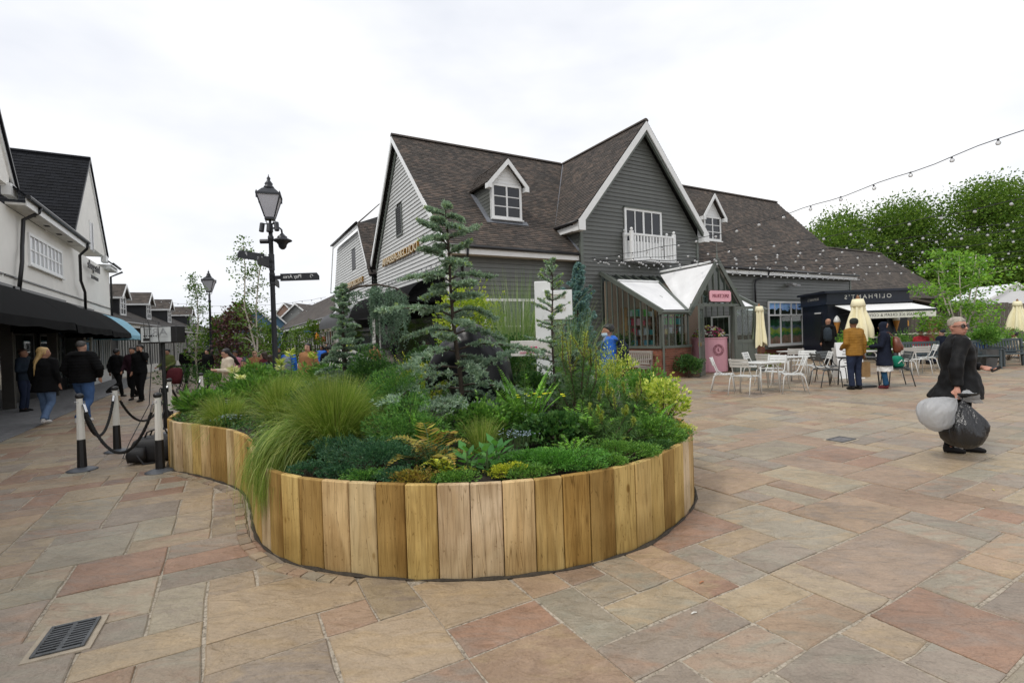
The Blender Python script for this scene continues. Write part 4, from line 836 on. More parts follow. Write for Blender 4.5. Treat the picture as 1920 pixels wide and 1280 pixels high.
MB().box(-.012, -.003, .55, 1.2, .9, 2.05).build('side_panel', mat('side_panel_dark', srgb(30, 34, 40), .4), KIO); MB().box(-.05, -.01, .6, 1.1, 2.12, 2.18).build('side_lamp', M_white, KIO)
M_wtxt = mat('white_sign_letters', srgb(200, 198, 190), .5); text_obj("OLIPHANT'S", .26, (0, -1, 0), (KW/2+.0, -.065, 2.79), M_wtxt, KIO, .01, True, 1.0, name='fascia_lettering', spacing=1.45)
text_obj("OLIPHANT'S", .17, (-1, 0, 0), (-.065, 1.15, 2.79), M_wtxt, KIO, .01, True, .9, name='side_lettering', spacing=1.3)
AW0, AW1 = .25, KW+.1; aw = MB().prism([(AW0, -.12, 2.42), (AW1, -.12, 2.42), (AW1+.05, -1.5, 2.12), (AW0-.05, -1.5, 2.12)], (0, 0, .02)).build('awning', mat('white_awning_stripe', srgb(232, 232, 230), .7, .03), KIO)
MB().box(AW0-.06, AW1+.06, -1.53, -1.49, 2.06, 2.13).build('awning_rail', M_navy, aw); MB().box(AW0-.04, AW1+.04, -1.512, -1.5, 1.80, 2.055).build('valance', mat('cream_valance', srgb(226, 224, 214), .7), aw)
text_obj('ARTISAN ICE CREAM & COFFEE', .155, (0, -1, 0), ((AW0+AW1)/2, -1.513, 1.925), mat('valance_letters', srgb(60, 60, 64), .6), aw, .004, True, .92, name='valance_lettering', spacing=1.15)
for x in (AW0+.1, AW1-.1): MB().bar((x, -.05, 2.0), (x, -1.45, 2.08), .03, .03).build('awning_arm', M_black, aw)
def cone(x):
    t = thing('cone_sign', 'moulded ice cream cone sign at the %s end of the kiosk front' % ('left' if x < 1 else 'right'), 'sign', KL+Vector((x*math.cos(KR), x*math.sin(KR)-.12, 0)), 0, 'ice cream cone signs')
    MB().lathe([(.01, 1.2), (.12, 1.66), (.13, 1.68), (.11, 1.69)], 12).build('cone', mat('wafer', srgb(190, 130, 60), .6, .2, 40, .4), t); MB().lathe([(.12, 1.69), (.14, 1.74), (.12, 1.82), (.08, 1.92), (.01, 2.0)], 14).build('whipped_top', M_white, t, smooth=True)
cone(.3); cone(2.75)
# ================================================================== LEFT WHITE SHOP
LS = thing('rendered_shop', 'cream rendered shop with steep black slate gables and black downpipes', 'building', W(0, 0), TH)
SX = -16.5; RN = X  # faces +s
MB().box(SX-8, SX, -14, 18.1, 2.9, 5.56).build('upper_wall', M_render, LS)
def lgable(tc, hw, za, ze=6.15, nm='gable_wall'):
    o = MB().prism([(SX-.0, tc-hw, ze-.35), (SX-.0, tc-hw, ze), (SX-.0, tc, za-.25), (SX-.0, tc+hw, ze), (SX-.0, tc+hw, ze-.35)], (.12, 0, 0)).build(nm, M_render, LS)
    MB().prism([(SX-7.9, tc-hw, ze-.35), (SX-7.9, tc-hw, ze), (SX-7.9, tc, za-.25), (SX-7.9, tc+hw, ze), (SX-7.9, tc+hw, ze-.35)], (7.89, 0, 0)).build('gable_core', M_render, LS)
    for sg in (-1, 1):
        e = Vector((SX+.22, tc+sg*(hw+.35), ze-.28)); a = Vector((SX+.22, tc, za)); ro = deck(LS, [e, a, a-X*8.5, e-X*8.5], .06, M_slate, 'slate_roof')
        tiles('slates', ro, e-X*8.5, X, a-e, 8.5, (a-e).length, M_slate, None, .3, .2, seed=60+sg, th=.008)
        barge(LS, e+Vector((-.05, 0, -.03)), a+Vector((-.05, 0, -.05)), .26, .05, (-1, 0, 0), M_white); MB().prism([e+Vector((-.02, 0, .04)), a+Vector((-.02, 0, .05)), a+Vector((-.02, 0, -.05)), e+Vector((-.02, 0, -.06))], (.03, 0, 0)).build('verge_cap', M_black, LS)
        x0, x1 = SX+.0, SX+.2; t0, t1 = sorted((tc+sg*(hw+.34), tc+sg*(hw-.2))); MB().box(x0, x1, t0, t1, ze-.62, ze-.3).build('eave_box', M_white, LS)
    MB().tube([(SX+.22, tc, za+.02), (SX-8, tc, za+.02)], .09, 6).build('ridge', M_slate, LS); return o
lgable(13.55, 2.85, 9.9, 6.42); lgable(.85, 3.0, 10.8, 6.4)
MB().box(SX, SX+.42, 3.9, 10.6, 5.58, 5.64).build('soffit', mat('soffit_grey', srgb(214, 212, 206), .6), LS); MB().box(SX+.42, SX+.45, 3.9, 10.7, 5.56, 5.78).build('fascia', M_white, LS)
MB().tube([(SX+.5, 3.8, 5.8), (SX+.5, 10.95, 5.8)], .065).build('gutter', M_black, LS); deck(LS, [(SX+.47, 3.8, 5.84), (SX+.47, 10.9, 5.84), (SX-3.5, 10.9, 9.4), (SX-3.5, 3.8, 9.4)], .05, M_slate, 'slate_roof')
for t in (5.2, 6.6, 8.0, 9.4): MB().box(SX+.15, SX+.28, t, t+.2, 5.566, 5.578).build('soffit_vent', M_dark, LS)
pipe(LS, [(SX+.5, 4.9, 5.76), (SX+.45, 4.9, 5.6), (SX+.14, 4.78, 5.35), (SX+.1, 4.75, 4.6), (SX+.16, 4.45, 4.1), (SX+.1, 4.3, 3.2)], .05); pipe(LS, [(SX+.5, 10.8, 5.76), (SX+.45, 10.85, 5.55), (SX+.2, 10.98, 5.3), (SX+.2, 10.98, 4.3), (SX+.2, 11.6, 3.9), (SX+.14, 11.9, 3.1)], .05)
pipe(LS, [(SX+.5, 18.5, 5.6), (SX+.05, 18.2, 5.3), (SX+.05, 18.16, 2.6)], .05); MB().box(SX-.3, SX+.3, 16.75, 18.5, 5.55, 5.75).build('eave_box', M_white, LS); deck(LS, [(SX+.38, 16.7, 5.8), (SX+.38, 18.6, 5.8), (SX-3, 18.6, 8.6), (SX-3, 16.7, 8.6)], .05, M_slate, 'slate_roof'); MB().tube([(SX+.4, 16.7, 5.78), (SX+.4, 18.65, 5.78)], .06).build('gutter', M_black, LS)
for t0, t1 in ((-5, 3.5), (3.6, 18.05)): MB().box(SX+.12 if t0 > 12 else SX+.001, SX+.04, t0, t1, 3.62, 3.66).build('string_course', M_black, LS)
wv = casement(LS, (SX+.0, 7.42, 4.18), (0, 1, 0), (1, 0, 0), 3.6, .98, 8, 2, .09, .05, pm=mat('white_blind_glass', srgb(205, 208, 212), .12, .05, 1, spec=.6), name='long_window')
MB().box(SX+.121, SX+.135, 13.35, 13.85, 5.95, 7.15).build('slit_window', M_pane, LS); MB().box(SX+.12, SX+.15, 13.85, 13.93, 5.9, 7.2).box(SX+.12, SX+.15, 13.27, 13.35, 5.9, 7.2).build('slit_frame', M_white, LS)
ls = thing('shop_name_letters', 'dark script letters on the cream gable above the awnings', 'sign', W(0, 0), TH); M_ink = mat('black_letter', (.02, .018, .015), .4)
text_obj('kate spade', .52, (1, 0, 0), (SX+.13, 13.75, 5.2), M_ink, ls, .04, True, 1.05, name='script_lettering')
text_obj('NEW YORK', .22, (1, 0, 0), (SX+.13, 13.85, 4.72), M_ink, ls, .03, True, 1.2, name='small_lettering')
# ground floor: dark recessed shop fronts between posts
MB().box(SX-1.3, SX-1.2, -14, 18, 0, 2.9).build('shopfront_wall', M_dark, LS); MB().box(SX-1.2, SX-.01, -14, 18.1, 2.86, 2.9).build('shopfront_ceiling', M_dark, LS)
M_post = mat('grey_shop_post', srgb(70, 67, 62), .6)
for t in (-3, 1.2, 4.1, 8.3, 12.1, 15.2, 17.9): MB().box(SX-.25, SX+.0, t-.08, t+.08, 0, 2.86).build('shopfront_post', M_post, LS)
for t0, t1 in ((4.4, 8.0), (8.6, 11.8)):
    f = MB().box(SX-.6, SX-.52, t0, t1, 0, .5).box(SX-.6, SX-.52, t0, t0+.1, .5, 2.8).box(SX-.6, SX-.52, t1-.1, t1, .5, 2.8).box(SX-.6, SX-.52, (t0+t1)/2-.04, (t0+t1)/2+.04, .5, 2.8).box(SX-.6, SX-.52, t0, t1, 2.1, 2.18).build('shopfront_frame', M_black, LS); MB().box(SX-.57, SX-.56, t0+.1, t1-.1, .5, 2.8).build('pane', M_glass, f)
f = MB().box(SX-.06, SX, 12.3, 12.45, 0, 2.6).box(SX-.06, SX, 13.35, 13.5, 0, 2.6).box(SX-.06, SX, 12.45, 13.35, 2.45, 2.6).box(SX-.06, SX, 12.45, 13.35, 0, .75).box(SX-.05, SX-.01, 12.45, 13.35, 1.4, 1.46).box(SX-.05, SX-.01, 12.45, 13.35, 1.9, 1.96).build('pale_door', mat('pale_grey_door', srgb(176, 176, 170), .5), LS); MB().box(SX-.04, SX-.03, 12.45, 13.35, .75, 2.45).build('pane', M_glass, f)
f = MB().box(SX-.06, SX, 13.7, 17.7, 0, .6).build('white_shopfront', M_white, LS)
for i in range(9): t = 13.7+i*.5; MB().box(SX-.06, SX, t-.04, t+.04, .6, 2.8).build('shopfront_mullion', M_white, f)
MB().box(SX-.04, SX-.03, 13.7, 17.7, .6, 2.8).build('pane', M_glass, f)
def awning(label, t0, t1, z0, z1, s1, m, val=.22, belly=.08):
    a = thing('shop_awning', label, 'awning', W(0, 0), TH); n = 8; prof = [(SX+.06+(s1-SX-.06)*i/n, z0+(z1-z0)*(i/n)**1.25+belly*math.sin(math.pi*i/n)) for i in range(n+1)]; k = 10; vs = []
    for j in range(k+1):
        t = t0+(t1-t0)*j/k
        for s_, z_ in prof: vs.append((s_, t, z_-.02*math.sin(j/k*math.pi)*((s_-SX)/(s1-SX))))
    MB().add(vs, [(j*(n+1)+i, j*(n+1)+i+1, (j+1)*(n+1)+i+1, (j+1)*(n+1)+i) for j in range(k) for i in range(n)]).build('canopy', m, a, smooth=True)
    for t in (t0, t1): MB().add([(p[0], t, p[1]) for p in prof]+[(s1, t, z1-val), (SX+.06, t, z1-val)], [tuple(range(n+3))]).build('end_panel', m, a)
    vs = []
    for j in range(21): t = t0+(t1-t0)*j/20; w_ = .015*math.sin(j*1.7); vs += [(s1, t, z1-.012), (s1+.02+w_, t, z1-val-.02*math.sin(j*.9))]
    MB().add(vs, [(2*j, 2*j+2, 2*j+3, 2*j+1) for j in range(20)]).build('valance', m, a, smooth=True); MB().box(SX+.02, SX+.14, t0, t1, z0-.03, z0+.06).build('cassette', M_black, a); return a
awning('black canvas shop awning nearest the left edge of the picture', -4.5, 3.7, 3.3, 2.32, -15.1, M_canvas)
awning('black canvas shop awning under the long white window', 3.9, 9.0, 3.3, 2.28, -15.1, M_canvas); awning('black canvas shop awning beside the blue one', 9.2, 13.5, 3.25, 2.24, -15.1, M_canvas)
awning('pale blue canvas awning at the end of the cream shop', 13.7, 17.9, 3.2, 2.2, -15.2, mat('sky_blue_canvas', srgb(128, 184, 206), .7, .06, 2, .05), .2, .16)
# ================================================================== DARK ROW WITH DORMERS (left side of the street)
o0 = W(-16.3, 18.6); d1 = W(-12.9, 46)-o0; ra_ = math.atan2(d1.y, d1.x)
ROW = thing('dormer_row', 'long black boarded shop row with white dormers and tiled roof', 'building', o0, ra_)
RL_ = 34; M_tile3 = tilemat('dark_grey_tile', (.03, .027, .026, 1), (.045, .04, .037, 1), (.06, .053, .048, 1)); M_bb = mat('black_weatherboard', (.012, .013, .016), .5, .2, 5, .1)
# local: x along the street, y to the left (away from the street), z up
MB().box(0, RL_, .3, 9, 0, 3.0).build('wall', M_bb, ROW); e = Vector((-.5, -.25, 2.95)); a = Vector((-.5, 5.0, 5.7)); dr = deck(ROW, [e, a, (RL_, 5.0, 5.7), (RL_, -.25, 2.95)], name='roof')
tiles('roof_tiles', dr, e, X, a-e, RL_+.5, (a-e).length, M_tile3, None, .34, .2, seed=71); deck(dr, [(-.5, 5.0, 5.7), (RL_, 5.0, 5.7), (RL_, 10, 3), (-.5, 10, 3)], m=M_tile2)
MB().box(-.5, RL_, -.29, -.25, 2.72, 2.95).build('fascia', M_white, ROW); MB().tube([(-.5, -.35, 2.95), (RL_, -.35, 2.95)], .07, 6).build('gutter', M_black, ROW)
M_pan = mat('pale_shop_frame', srgb(208, 208, 204), .5)
for i, x in enumerate([4.2, 9.7, 15.7, 24.4]):
    dm = MB().prism([(x-.62, .9, 3.4), (x+.62, .9, 3.4), (x+.62, .9, 4.75), (x, .9, 5.3), (x-.62, .9, 4.75)], (0, 3.4, 0)).build('dormer', M_bb, ROW)
    casement(dm, (x, .88, 3.55), (1, 0, 0), (0, -1, 0), 1.05, 1.12, 2, 3, .1, .04, sill=False); MB().prism([(x-.62, .86, 4.68), (x+.62, .86, 4.68), (x, .86, 5.28)], (0, .03, 0)).build('gable_board', M_white, dm)
    for sg in (-1, 1):
        ee = Vector((x+sg*.82, .65, 4.62)); aa = Vector((x, .65, 5.42)); dk = deck(dm, [ee, aa, aa+Vector((0, 4, 0)), ee+Vector((0, 3.4, 0))], .05, M_tile2); tiles('roof_tiles', dk, ee, (0, 1, 0), aa-ee, 3.7, (aa-ee).length, M_tile2, None, .3, .18, seed=80+i)
        barge(dm, ee, aa, .16, .04, (0, -1, 0)); MB().box(*sorted((ee.x, ee.x-sg*.05)), .65, 3.2, 4.5, 4.64).build('dormer_fascia', M_white, dm)
for x, wd in ((2.5, 3), (7, 3.6), (11.5, 3), (16, 3.6), (21, 3.2), (26, 3.6)):
    f = MB().box(x-wd/2, x+wd/2, .2, .29, .0, .5).box(x-wd/2, x+wd/2, .2, .29, 2.2, 2.5).build('shopfront', M_pan, ROW); MB().box(x-wd/2, x+wd/2, .22, .24, .5, 2.2).build('pane', M_pane, f)
    for k in range(7): xx = x-wd/2+wd*k/6; MB().box(xx-.035, xx+.035, .17, .29, .5, 2.2).build('shopfront_mullion', M_pan, f)
for x in (9.3, 13.8, 19): MB().box(x-1.1, x+1.1, .05, .12, 2.3, 2.7).build('blank_fascia_board', M_white, ROW)
bk = MB().prism([(4, 9, 6.2), (22, 9, 6.2), (20, 9, 7.3), (13, 9, 10.2), (10, 9, 8.9)], (0, .3, 0))
BKG = thing('grey_hall', 'pale grey gabled hall with tiled lanterns rising behind the dormer row', 'building', o0, ra_)
MB().prism([(3, 10.2, 0), (26, 10.2, 0), (26, 10.2, 5.6), (11, 10.2, 9.3), (3, 10.2, 7.2)], (0, 8, 0)).build('wall', mat('pale_grey_cladding', srgb(176, 178, 178), .6, .05), BKG)
MB().bar((11, 10.05, 9.4), (27, 10.05, 5.4), .5, .14).build('roof_edge', M_tile2, BKG); MB().bar((11, 10.05, 9.4), (2.5, 10.05, 7.1), .4, .14).build('roof_edge', M_tile2, BKG)
for x, z in ((14.0, 9.3), (20.5, 8.0), (27, 6.9)):
    l = MB().box(x-1, x+1, 9.6, 11.4, z-1.6, z+.7).build('lantern', M_bb, BKG); MB().prism([(x-1.25, 9.3, z+.7), (x-1.25, 11.7, z+.7), (x-1.25, 10.5, z+1.9)], (2.5, 0, 0)).build('lantern_roof', M_tile, l); MB().box(x-1.25, x+1.25, 9.3, 9.36, z+.55, z+.72).build('lantern_fascia', M_white, l)
# ================================================================== FAR STREET
def house(label, px, Y, w, h, za, wall, roofm, rz=0, name='house', dep=8):
    x = (px-960)/940*Y; t = thing(name, label, 'building', (x, Y, 0), rz); MB().prism([(-w/2, 0, 0), (w/2, 0, 0), (w/2, 0, h), (0, 0, za), (-w/2, 0, h)], (0, dep, 0)).build('wall', wall, t)
    for sg in (-1, 1):
        ee, aa = Vector((sg*(w/2+.3), -.3, h-.25)), Vector((0, -.3, za+.08)); deck(t, [ee, aa, aa+Vector((0, dep+.6, 0)), ee+Vector((0, dep+.6, 0))], .1, roofm, 'roof'); barge(t, ee, aa, .25, .05, (0, -1, 0))
    for i in (-1, 1): casement(t, (i*w*.22, -.02, h-1.7), (1, 0, 0), (0, -1, 0), .9, 1.3, 2, 2, .1, .05, sill=False)
    MB().box(-w*.4, w*.4, -.06, -.01, .3, 2.3).build('shopfront', M_pane, t); MB().box(-w*.45, w*.45, -.12, -.01, 2.35, 2.8).build('shop_fascia', M_white, t); return t
M_blue = mat('blue_weatherboard', srgb(86, 122, 148), .6, .12, 4)
house('blue boarded gabled house at the far end of the street', 484, 56, 4.6, 3.2, 5.6, M_blue, M_tile2, RAD(28)); house('second blue gabled house further down the street', 518, 66, 4.6, 3.2, 5.6, M_blue, M_tile2, RAD(22)); house('brown tiled house behind the street trees', 455, 62, 6, 4.0, 6.6, mat('olive_boards', srgb(92, 96, 84), .7), M_tile2, RAD(34))
house('pale brick house closing the far street', 536, 80, 5, 5, 8, mat('pale_brick', srgb(170, 140, 124), .8), M_tile, RAD(10)); house('grey roofed shop at the end of the right hand row', 558, 74, 8, 4.2, 7.4, mat('grey_boards', srgb(120, 122, 120), .7), M_tile2, RAD(-8))
# low shop row continuing from the rear gable
LR = thing('low_shop_row', 'low tiled shop row with white fascia running down the right of the street', 'building', W(0, 0), TH)
MB().box(LL+.1, 2, 19.5, 55, 0, 3.1).build('wall', mat('pale_shop_wall', srgb(170, 168, 162), .7), LR); e = Vector((LL-.6, 19.45, 3.15)); a = Vector((LL+3.2, 19.45, 6.2)); dl = deck(LR, [e, a, (LL+3.2, 55, 6.2), (LL-.6, 55, 3.15)], m=M_dark, name='roof'); tiles('roof_tiles', dl, e, Yv, a-e, 35, (a-e).length, M_tile2, None, .4, .22, seed=91)
MB().box(LL-.65, LL-.6, 19.45, 55, 2.85, 3.12).build('fascia', M_white, LR); MB().tube([(LL-.7, 19.4, 3.14), (LL-.7, 55, 3.14)], .07, 6).build('gutter', M_black, LR)
for i, (t0, t1, c) in enumerate([(20.5, 24, (198, 190, 178)), (25, 29, (214, 214, 214)), (30, 34.5, (190, 188, 180)), (36, 42, (210, 208, 202)), (43, 52, (180, 180, 176))]):
    f = MB().box(LL+.0, LL+.09, t0, t1, 0, .5).box(LL, LL+.09, t0, t1, 2.3, 2.7).build('shopfront', mat('front%d' % i, srgb(*c), .6), LR); MB().box(LL+.03, LL+.05, t0, t1, .5, 2.3).build('pane', M_pane, f)
    for k in range(5): t = t0+(t1-t0)*k/4; MB().box(LL-.01, LL+.1, t-.05, t+.05, .5, 2.3).build('shopfront_mullion', M_white, f)
def panel_sign(name, label, t, z, w, h, c, round_=False):
    o = thing(name, label, 'sign', W(0, 0), TH)
    if round_: MB().prism([(LL-.45, t+w*math.cos(a), z+h*math.sin(a)) for a in [math.pi*i/10 for i in range(11)]], (.05, 0, 0)).build('panel', mat('panel_'+name, srgb(*c), .5), o)
    else: MB().box(LL-.45, LL-.4, t-w/2, t+w/2, z, z+h).build('panel', mat('panel_'+name, srgb(*c), .5), o)
panel_sign('blue_fascia_sign', 'blue fascia panel on the low shop row', 29.5, 2.35, 3.6, .45, (44, 96, 170)); panel_sign('orange_arch_sign', 'orange half round sign on the low shop row', 24.6, 1.75, .9, .55, (226, 140, 40), True)
panel_sign('red_triangle_sign', 'red sign panel under the eaves of the low shop row', 24.4, 2.6, .8, .35, (196, 60, 48)); panel_sign('crimson_panel_sign', 'crimson sign panel beside the orange arch', 21.8, 1.6, 1.4, .35, (150, 36, 40)); panel_sign('white_panel_sign', 'white hanging sign panel at the far end of the low row', 33.5, 1.55, 1.2, .7, (226, 226, 226))
# ================================================================== PLANT BUILDERS
rg = np.random.default_rng(12)
def nrm(a): return a/np.maximum(1e-9, np.linalg.norm(a, axis=-1, keepdims=True))
def leaves_np(P, D, L, Wd, up=None, curl=.12):
    """diamond leaves: base P, axis D, length L, width Wd -> verts, quads"""
    n = len(P); D = nrm(D); R = rg.normal(size=(n, 3)) if up is None else nrm(np.cross(D, up)+rg.normal(size=(n, 3))*.25)
    S = nrm(R-(R*D).sum(1, keepdims=True)*D); N = np.cross(D, S); L = np.broadcast_to(np.asarray(L, float), (n,))[:, None]; Wd = np.broadcast_to(np.asarray(Wd, float), (n,))[:, None]
    V = np.stack([P, P+D*L*.45+S*Wd/2+N*L*curl, P+D*L, P+D*L*.45-S*Wd/2+N*L*curl], 1).reshape(-1, 3)
    return V, np.arange(4*n).reshape(n, 4)
def blades_np(P, D, L, Wd, droop, seg=5):
    """grass ribbons: start P, direction D, bending over by droop"""
    n = len(P); D = nrm(D); L = np.asarray(L, float)[:, None]; up = np.array([0, 0, 1.]); S = nrm(np.cross(D, up)+rg.normal(size=(n, 3))*.3); pts = []; p = P.copy(); d = D.copy(); dr = np.asarray(droop, float)[:, None]
    for k in range(seg+1):
        w_ = Wd*(1-(k/seg)**1.5)*.5+.0004; pts += [p-S*w_, p+S*w_]; p = p+d*L/seg; d = nrm(d-up*dr*(k+1)/seg)
    V = np.stack(pts, 1); m = 2*(seg+1); q = np.array([[2*k, 2*k+1, 2*k+3, 2*k+2] for k in range(seg)]); F = (np.arange(n)[:, None, None]*m+q[None]).reshape(-1, 4)
    return V.reshape(-1, 3), F
def merge(parts):
    o = 0; Vs = []; Fs = []
    for V, F in parts: Vs.append(V); Fs.append(F+o); o += len(V)
    return np.concatenate(Vs), np.concatenate(Fs)
def plant(name, label, loc, cat='plant', group=None, rz=0): return thing(name, label, cat, loc, rz, group)
def foliage(nm, parts, m, parent): V, F = merge(parts); return put(nm, npmesh(nm, V, F), m, parent, kind='stuff')
def rdir(n, zlo=-1, zhi=1):
    z = rg.uniform(zlo, zhi, n); a = rg.uniform(0, 2*np.pi, n); r = np.sqrt(1-z*z); return np.stack([r*np.cos(a), r*np.sin(a), z], 1)
M_bark = mat('conifer_bark', (.055, .04, .03), .9, .3, 20, .5); M_twig = mat('twig', (.07, .05, .03), .8, .3, 20); M_stem = mat('green_stem', (.06, .10, .03), .6, .2, 9)
L_cedar = leafmat('blue_cedar_needles', (.07, .115, .085), (.15, .205, .155), (.26, .32, .24)); L_cedar2 = leafmat('weeping_cedar_needles', (.04, .075, .05), (.075, .12, .085), (.14, .19, .14))
L_tip = leafmat('fresh_conifer_tips', (.14, .20, .05), (.22, .28, .07)); L_spruce = leafmat('blue_spruce_needles', (.05, .10, .11), (.10, .17, .18), (.17, .25, .25)); L_pine = leafmat('pine_needles', (.025, .06, .018), (.05, .105, .03), (.10, .16, .04)); L_candle = leafmat('pine_candles', (.13, .16, .03), (.20, .23, .04))
L_dark = leafmat('dark_shrub_leaves', (.014, .042, .012), (.034, .085, .02), (.065, .125, .03)); L_mid = leafmat('mid_green_leaves', (.035, .09, .015), (.075, .165, .028), (.13, .23, .04)); L_bright = leafmat('bright_fern_green', (.06, .16, .015), (.11, .24, .025), (.16, .30, .04)); L_gold = leafmat('golden_foliage', (.16, .19, .015), (.30, .32, .025), (.42, .42, .05))
L_jun = leafmat('juniper_green', (.025, .08, .02), (.065, .16, .032), (.13, .235, .045)); L_jun2 = leafmat('blue_juniper', (.015, .048, .024), (.032, .088, .042), (.065, .13, .058)); L_copper = leafmat('copper_fern', (.12, .075, .015), (.20, .18, .03), (.17, .09, .025)); L_grass = leafmat('feather_grass', (.06, .11, .015), (.13, .18, .03), (.28, .29, .10), trans=.35); L_grass2 = leafmat('tall_grass_blades', (.05, .10, .02), (.10, .16, .045), (.26, .28, .16)); L_var = leafmat('variegated_leaves', (.08, .15, .02), (.30, .34, .05), (.50, .48, .14)); L_purple = leafmat('purple_leaves', (.02, .01, .012), (.045, .018, .02), (.07, .03, .025)); L_birch = leafmat('birch_leaves', (.05, .12, .015), (.10, .20, .025), (.17, .28, .04), trans=.4); L_tree = leafmat('tree_leaves', (.03, .062, .010), (.058, .10, .016), (.095, .14, .025), rough=.8, trans=.35, spec=.08); L_birchd = leafmat('dull_birch_leaves', (.03, .065, .012), (.06, .11, .018), (.10, .16, .03), trans=.3)
def tuft(P, D, n, L, wd, spread=1.2, up=.2):
    """little needle bunches: n needles at every P, fanning around D"""
    k = len(P); PP = np.repeat(P, n, 0); DD = np.repeat(nrm(D), n, 0)+rg.normal(size=(k*n, 3))*spread*.5; DD[:, 2] += up; return leaves_np(PP, DD, L*rg.uniform(.7, 1.2, k*n), wd, curl=.05)
def conifer(name, label, loc, H, R, Lm, nb=60, tufts=16, needle=.035, nw=.008, droop=.25, upt=.0, shape=1.0, base=.05, lean=(0, 0), tip=None, sub=4, nn=9, trunk=.022, group=None, tipfrac=.25, cat='conifer'):
    t = plant(name, label, loc, cat, group); zs = np.linspace(0, 1, 9); tp = [(lean[0]*z+.012*math.sin(z*9), lean[1]*z+.01*math.cos(z*7), z*H) for z in zs]
    MB().tube(tp, [trunk*(1-.85*z)+.003 for z in zs], 7).build('trunk', M_bark, t, smooth=True); br = MB(); P = []; D = []; PT = []; DT = []
    for b in range(nb):
        f = base+(1-base)*(b+rg.uniform(0, .9))/nb; f = min(f, .985); a = b*2.4+rg.uniform(-.5, .5); r = R*((1-f)**shape)*rg.uniform(.3, 1.2)+.03; dp = droop*rg.uniform(.4, 1.7); z0 = f*H; o = np.array([lean[0]*f, lean[1]*f, z0]); d = np.array([math.cos(a), math.sin(a), rg.uniform(-.05, .2)+.55*f]); pts = []; p = o.copy(); K = 6
        for k in range(K+1): pts.append(p.copy()); p = p+nrm(d)*r/K; d = d+np.array([rg.normal()*.08, rg.normal()*.08, -dp/K*1.6+upt*k/K])
        br.tube([tuple(q) for q in pts], [.007*(1-.8*k/K)*(.5+R)+.001 for k in range(K+1)], 4, False); pts = np.array(pts)
        for k in range(tufts):
            x = rg.uniform(.12, 1.0)*K; i = min(int(x), K-1); q = pts[i]+(pts[i+1]-pts[i])*(x-i); ax = nrm(pts[i+1]-pts[i]); side = nrm(np.cross(ax, [0, 0, 1]))*(1 if rg.random() < .5 else -1); L_ = r*.42*rg.uniform(.15, 1)*(1.15-x/K*.6)
            for s in range(sub):
                g = s/sub; P.append(q+(side*.9+ax*.7+np.array([0, 0, rg.uniform(-.25, .2)]))*L_*g); dd = side*.5+ax*.6+np.array([0, 0, .35]); D.append(dd)
                if tip is not None and (g > .6) and rg.random() < tipfrac: PT.append(P[-1]); DT.append(dd)
        P.append(pts[-1]); D.append(ax)
        if tip is not None and rg.random() < tipfrac*2: PT.append(pts[-1]); DT.append(ax)
    P += [np.array([lean[0], lean[1], H*(.93+.07*i/5)]) for i in range(6)]; D += [np.array([0, 0, 1.])]*6
    br.build('branches', M_bark, t); foliage('needles', [tuft(np.array(P), np.array(D), nn, needle, nw)], Lm, t)
    if tip is not None and PT: foliage('fresh_tips', [tuft(np.array(PT), np.array(DT), 6, needle*1.15, nw*1.1, .6)], tip, t)
    return t
def shrub(name, label, loc, R, n, Lm, leaf=.045, wd=.6, clumps=14, cat='shrub', group=None, upl=.4, flat=1., shell=.65, twigs=True, extra=None):
    """clumped shrub; R=(rx,ry,rz) half sizes, standing on loc"""
    t = plant(name, label, loc, cat, group); R = np.array(R); C = rdir(clumps, -.25, 1)*R*rg.uniform(.35, .8, (clumps, 1)); C[:, 2] += R[2]; cr = rg.uniform(.28, .5, clumps)
    ci = rg.integers(0, clumps, n); d = rdir(n); rad = rg.uniform(shell, 1.05, n)**.6; P = C[ci]+d*(cr[ci]*rad)[:, None]*R*np.array([1, 1, flat]); P[:, 2] = np.maximum(P[:, 2], .01)
    D = d+nrm(P-np.array([0, 0, R[2]*.6]))*.6; D[:, 2] += upl; sz = leaf*rg.uniform(.6, 1.25, n)
    ns = max(10, clumps); a_ = rg.uniform(0, 6.28, ns); el_ = rg.uniform(.25, 1.3, ns); sd = np.stack([np.cos(a_)*np.cos(el_), np.sin(a_)*np.cos(el_), np.sin(el_)], 1); nk = 16; fr_ = np.tile(np.linspace(.75, 1.0, nk), ns)[:, None]; ln_ = np.repeat(rg.uniform(1.05, 1.5, ns), nk)[:, None]; SP = np.repeat(sd, nk, 0)*R*fr_*ln_*np.array([1, 1, 1.15])+rg.normal(size=(ns*nk, 3))*leaf*.25; SP[:, 2] += R[2]*.75; SP[:, 2] = np.maximum(SP[:, 2], .01); P = np.concatenate([P, SP]); D = np.concatenate([D, np.repeat(sd, nk, 0)+rg.normal(size=(ns*nk, 3))*.7]); sz = np.concatenate([sz, leaf*rg.uniform(.5, 1, ns*nk)])
    if twigs:
        m = MB()
        for c in C: q = Vector(c); m.tube([(c[0]*.1, c[1]*.1, 0), q*.5+Vector((0, 0, .02)), q], [.008, .005, .002], 4, False)
        m.build('stems', M_twig, t)
    foliage('leaves', [leaves_np(P, D, sz, sz*wd)], Lm, t)
    if extra: extra(t, P, D)
    return t
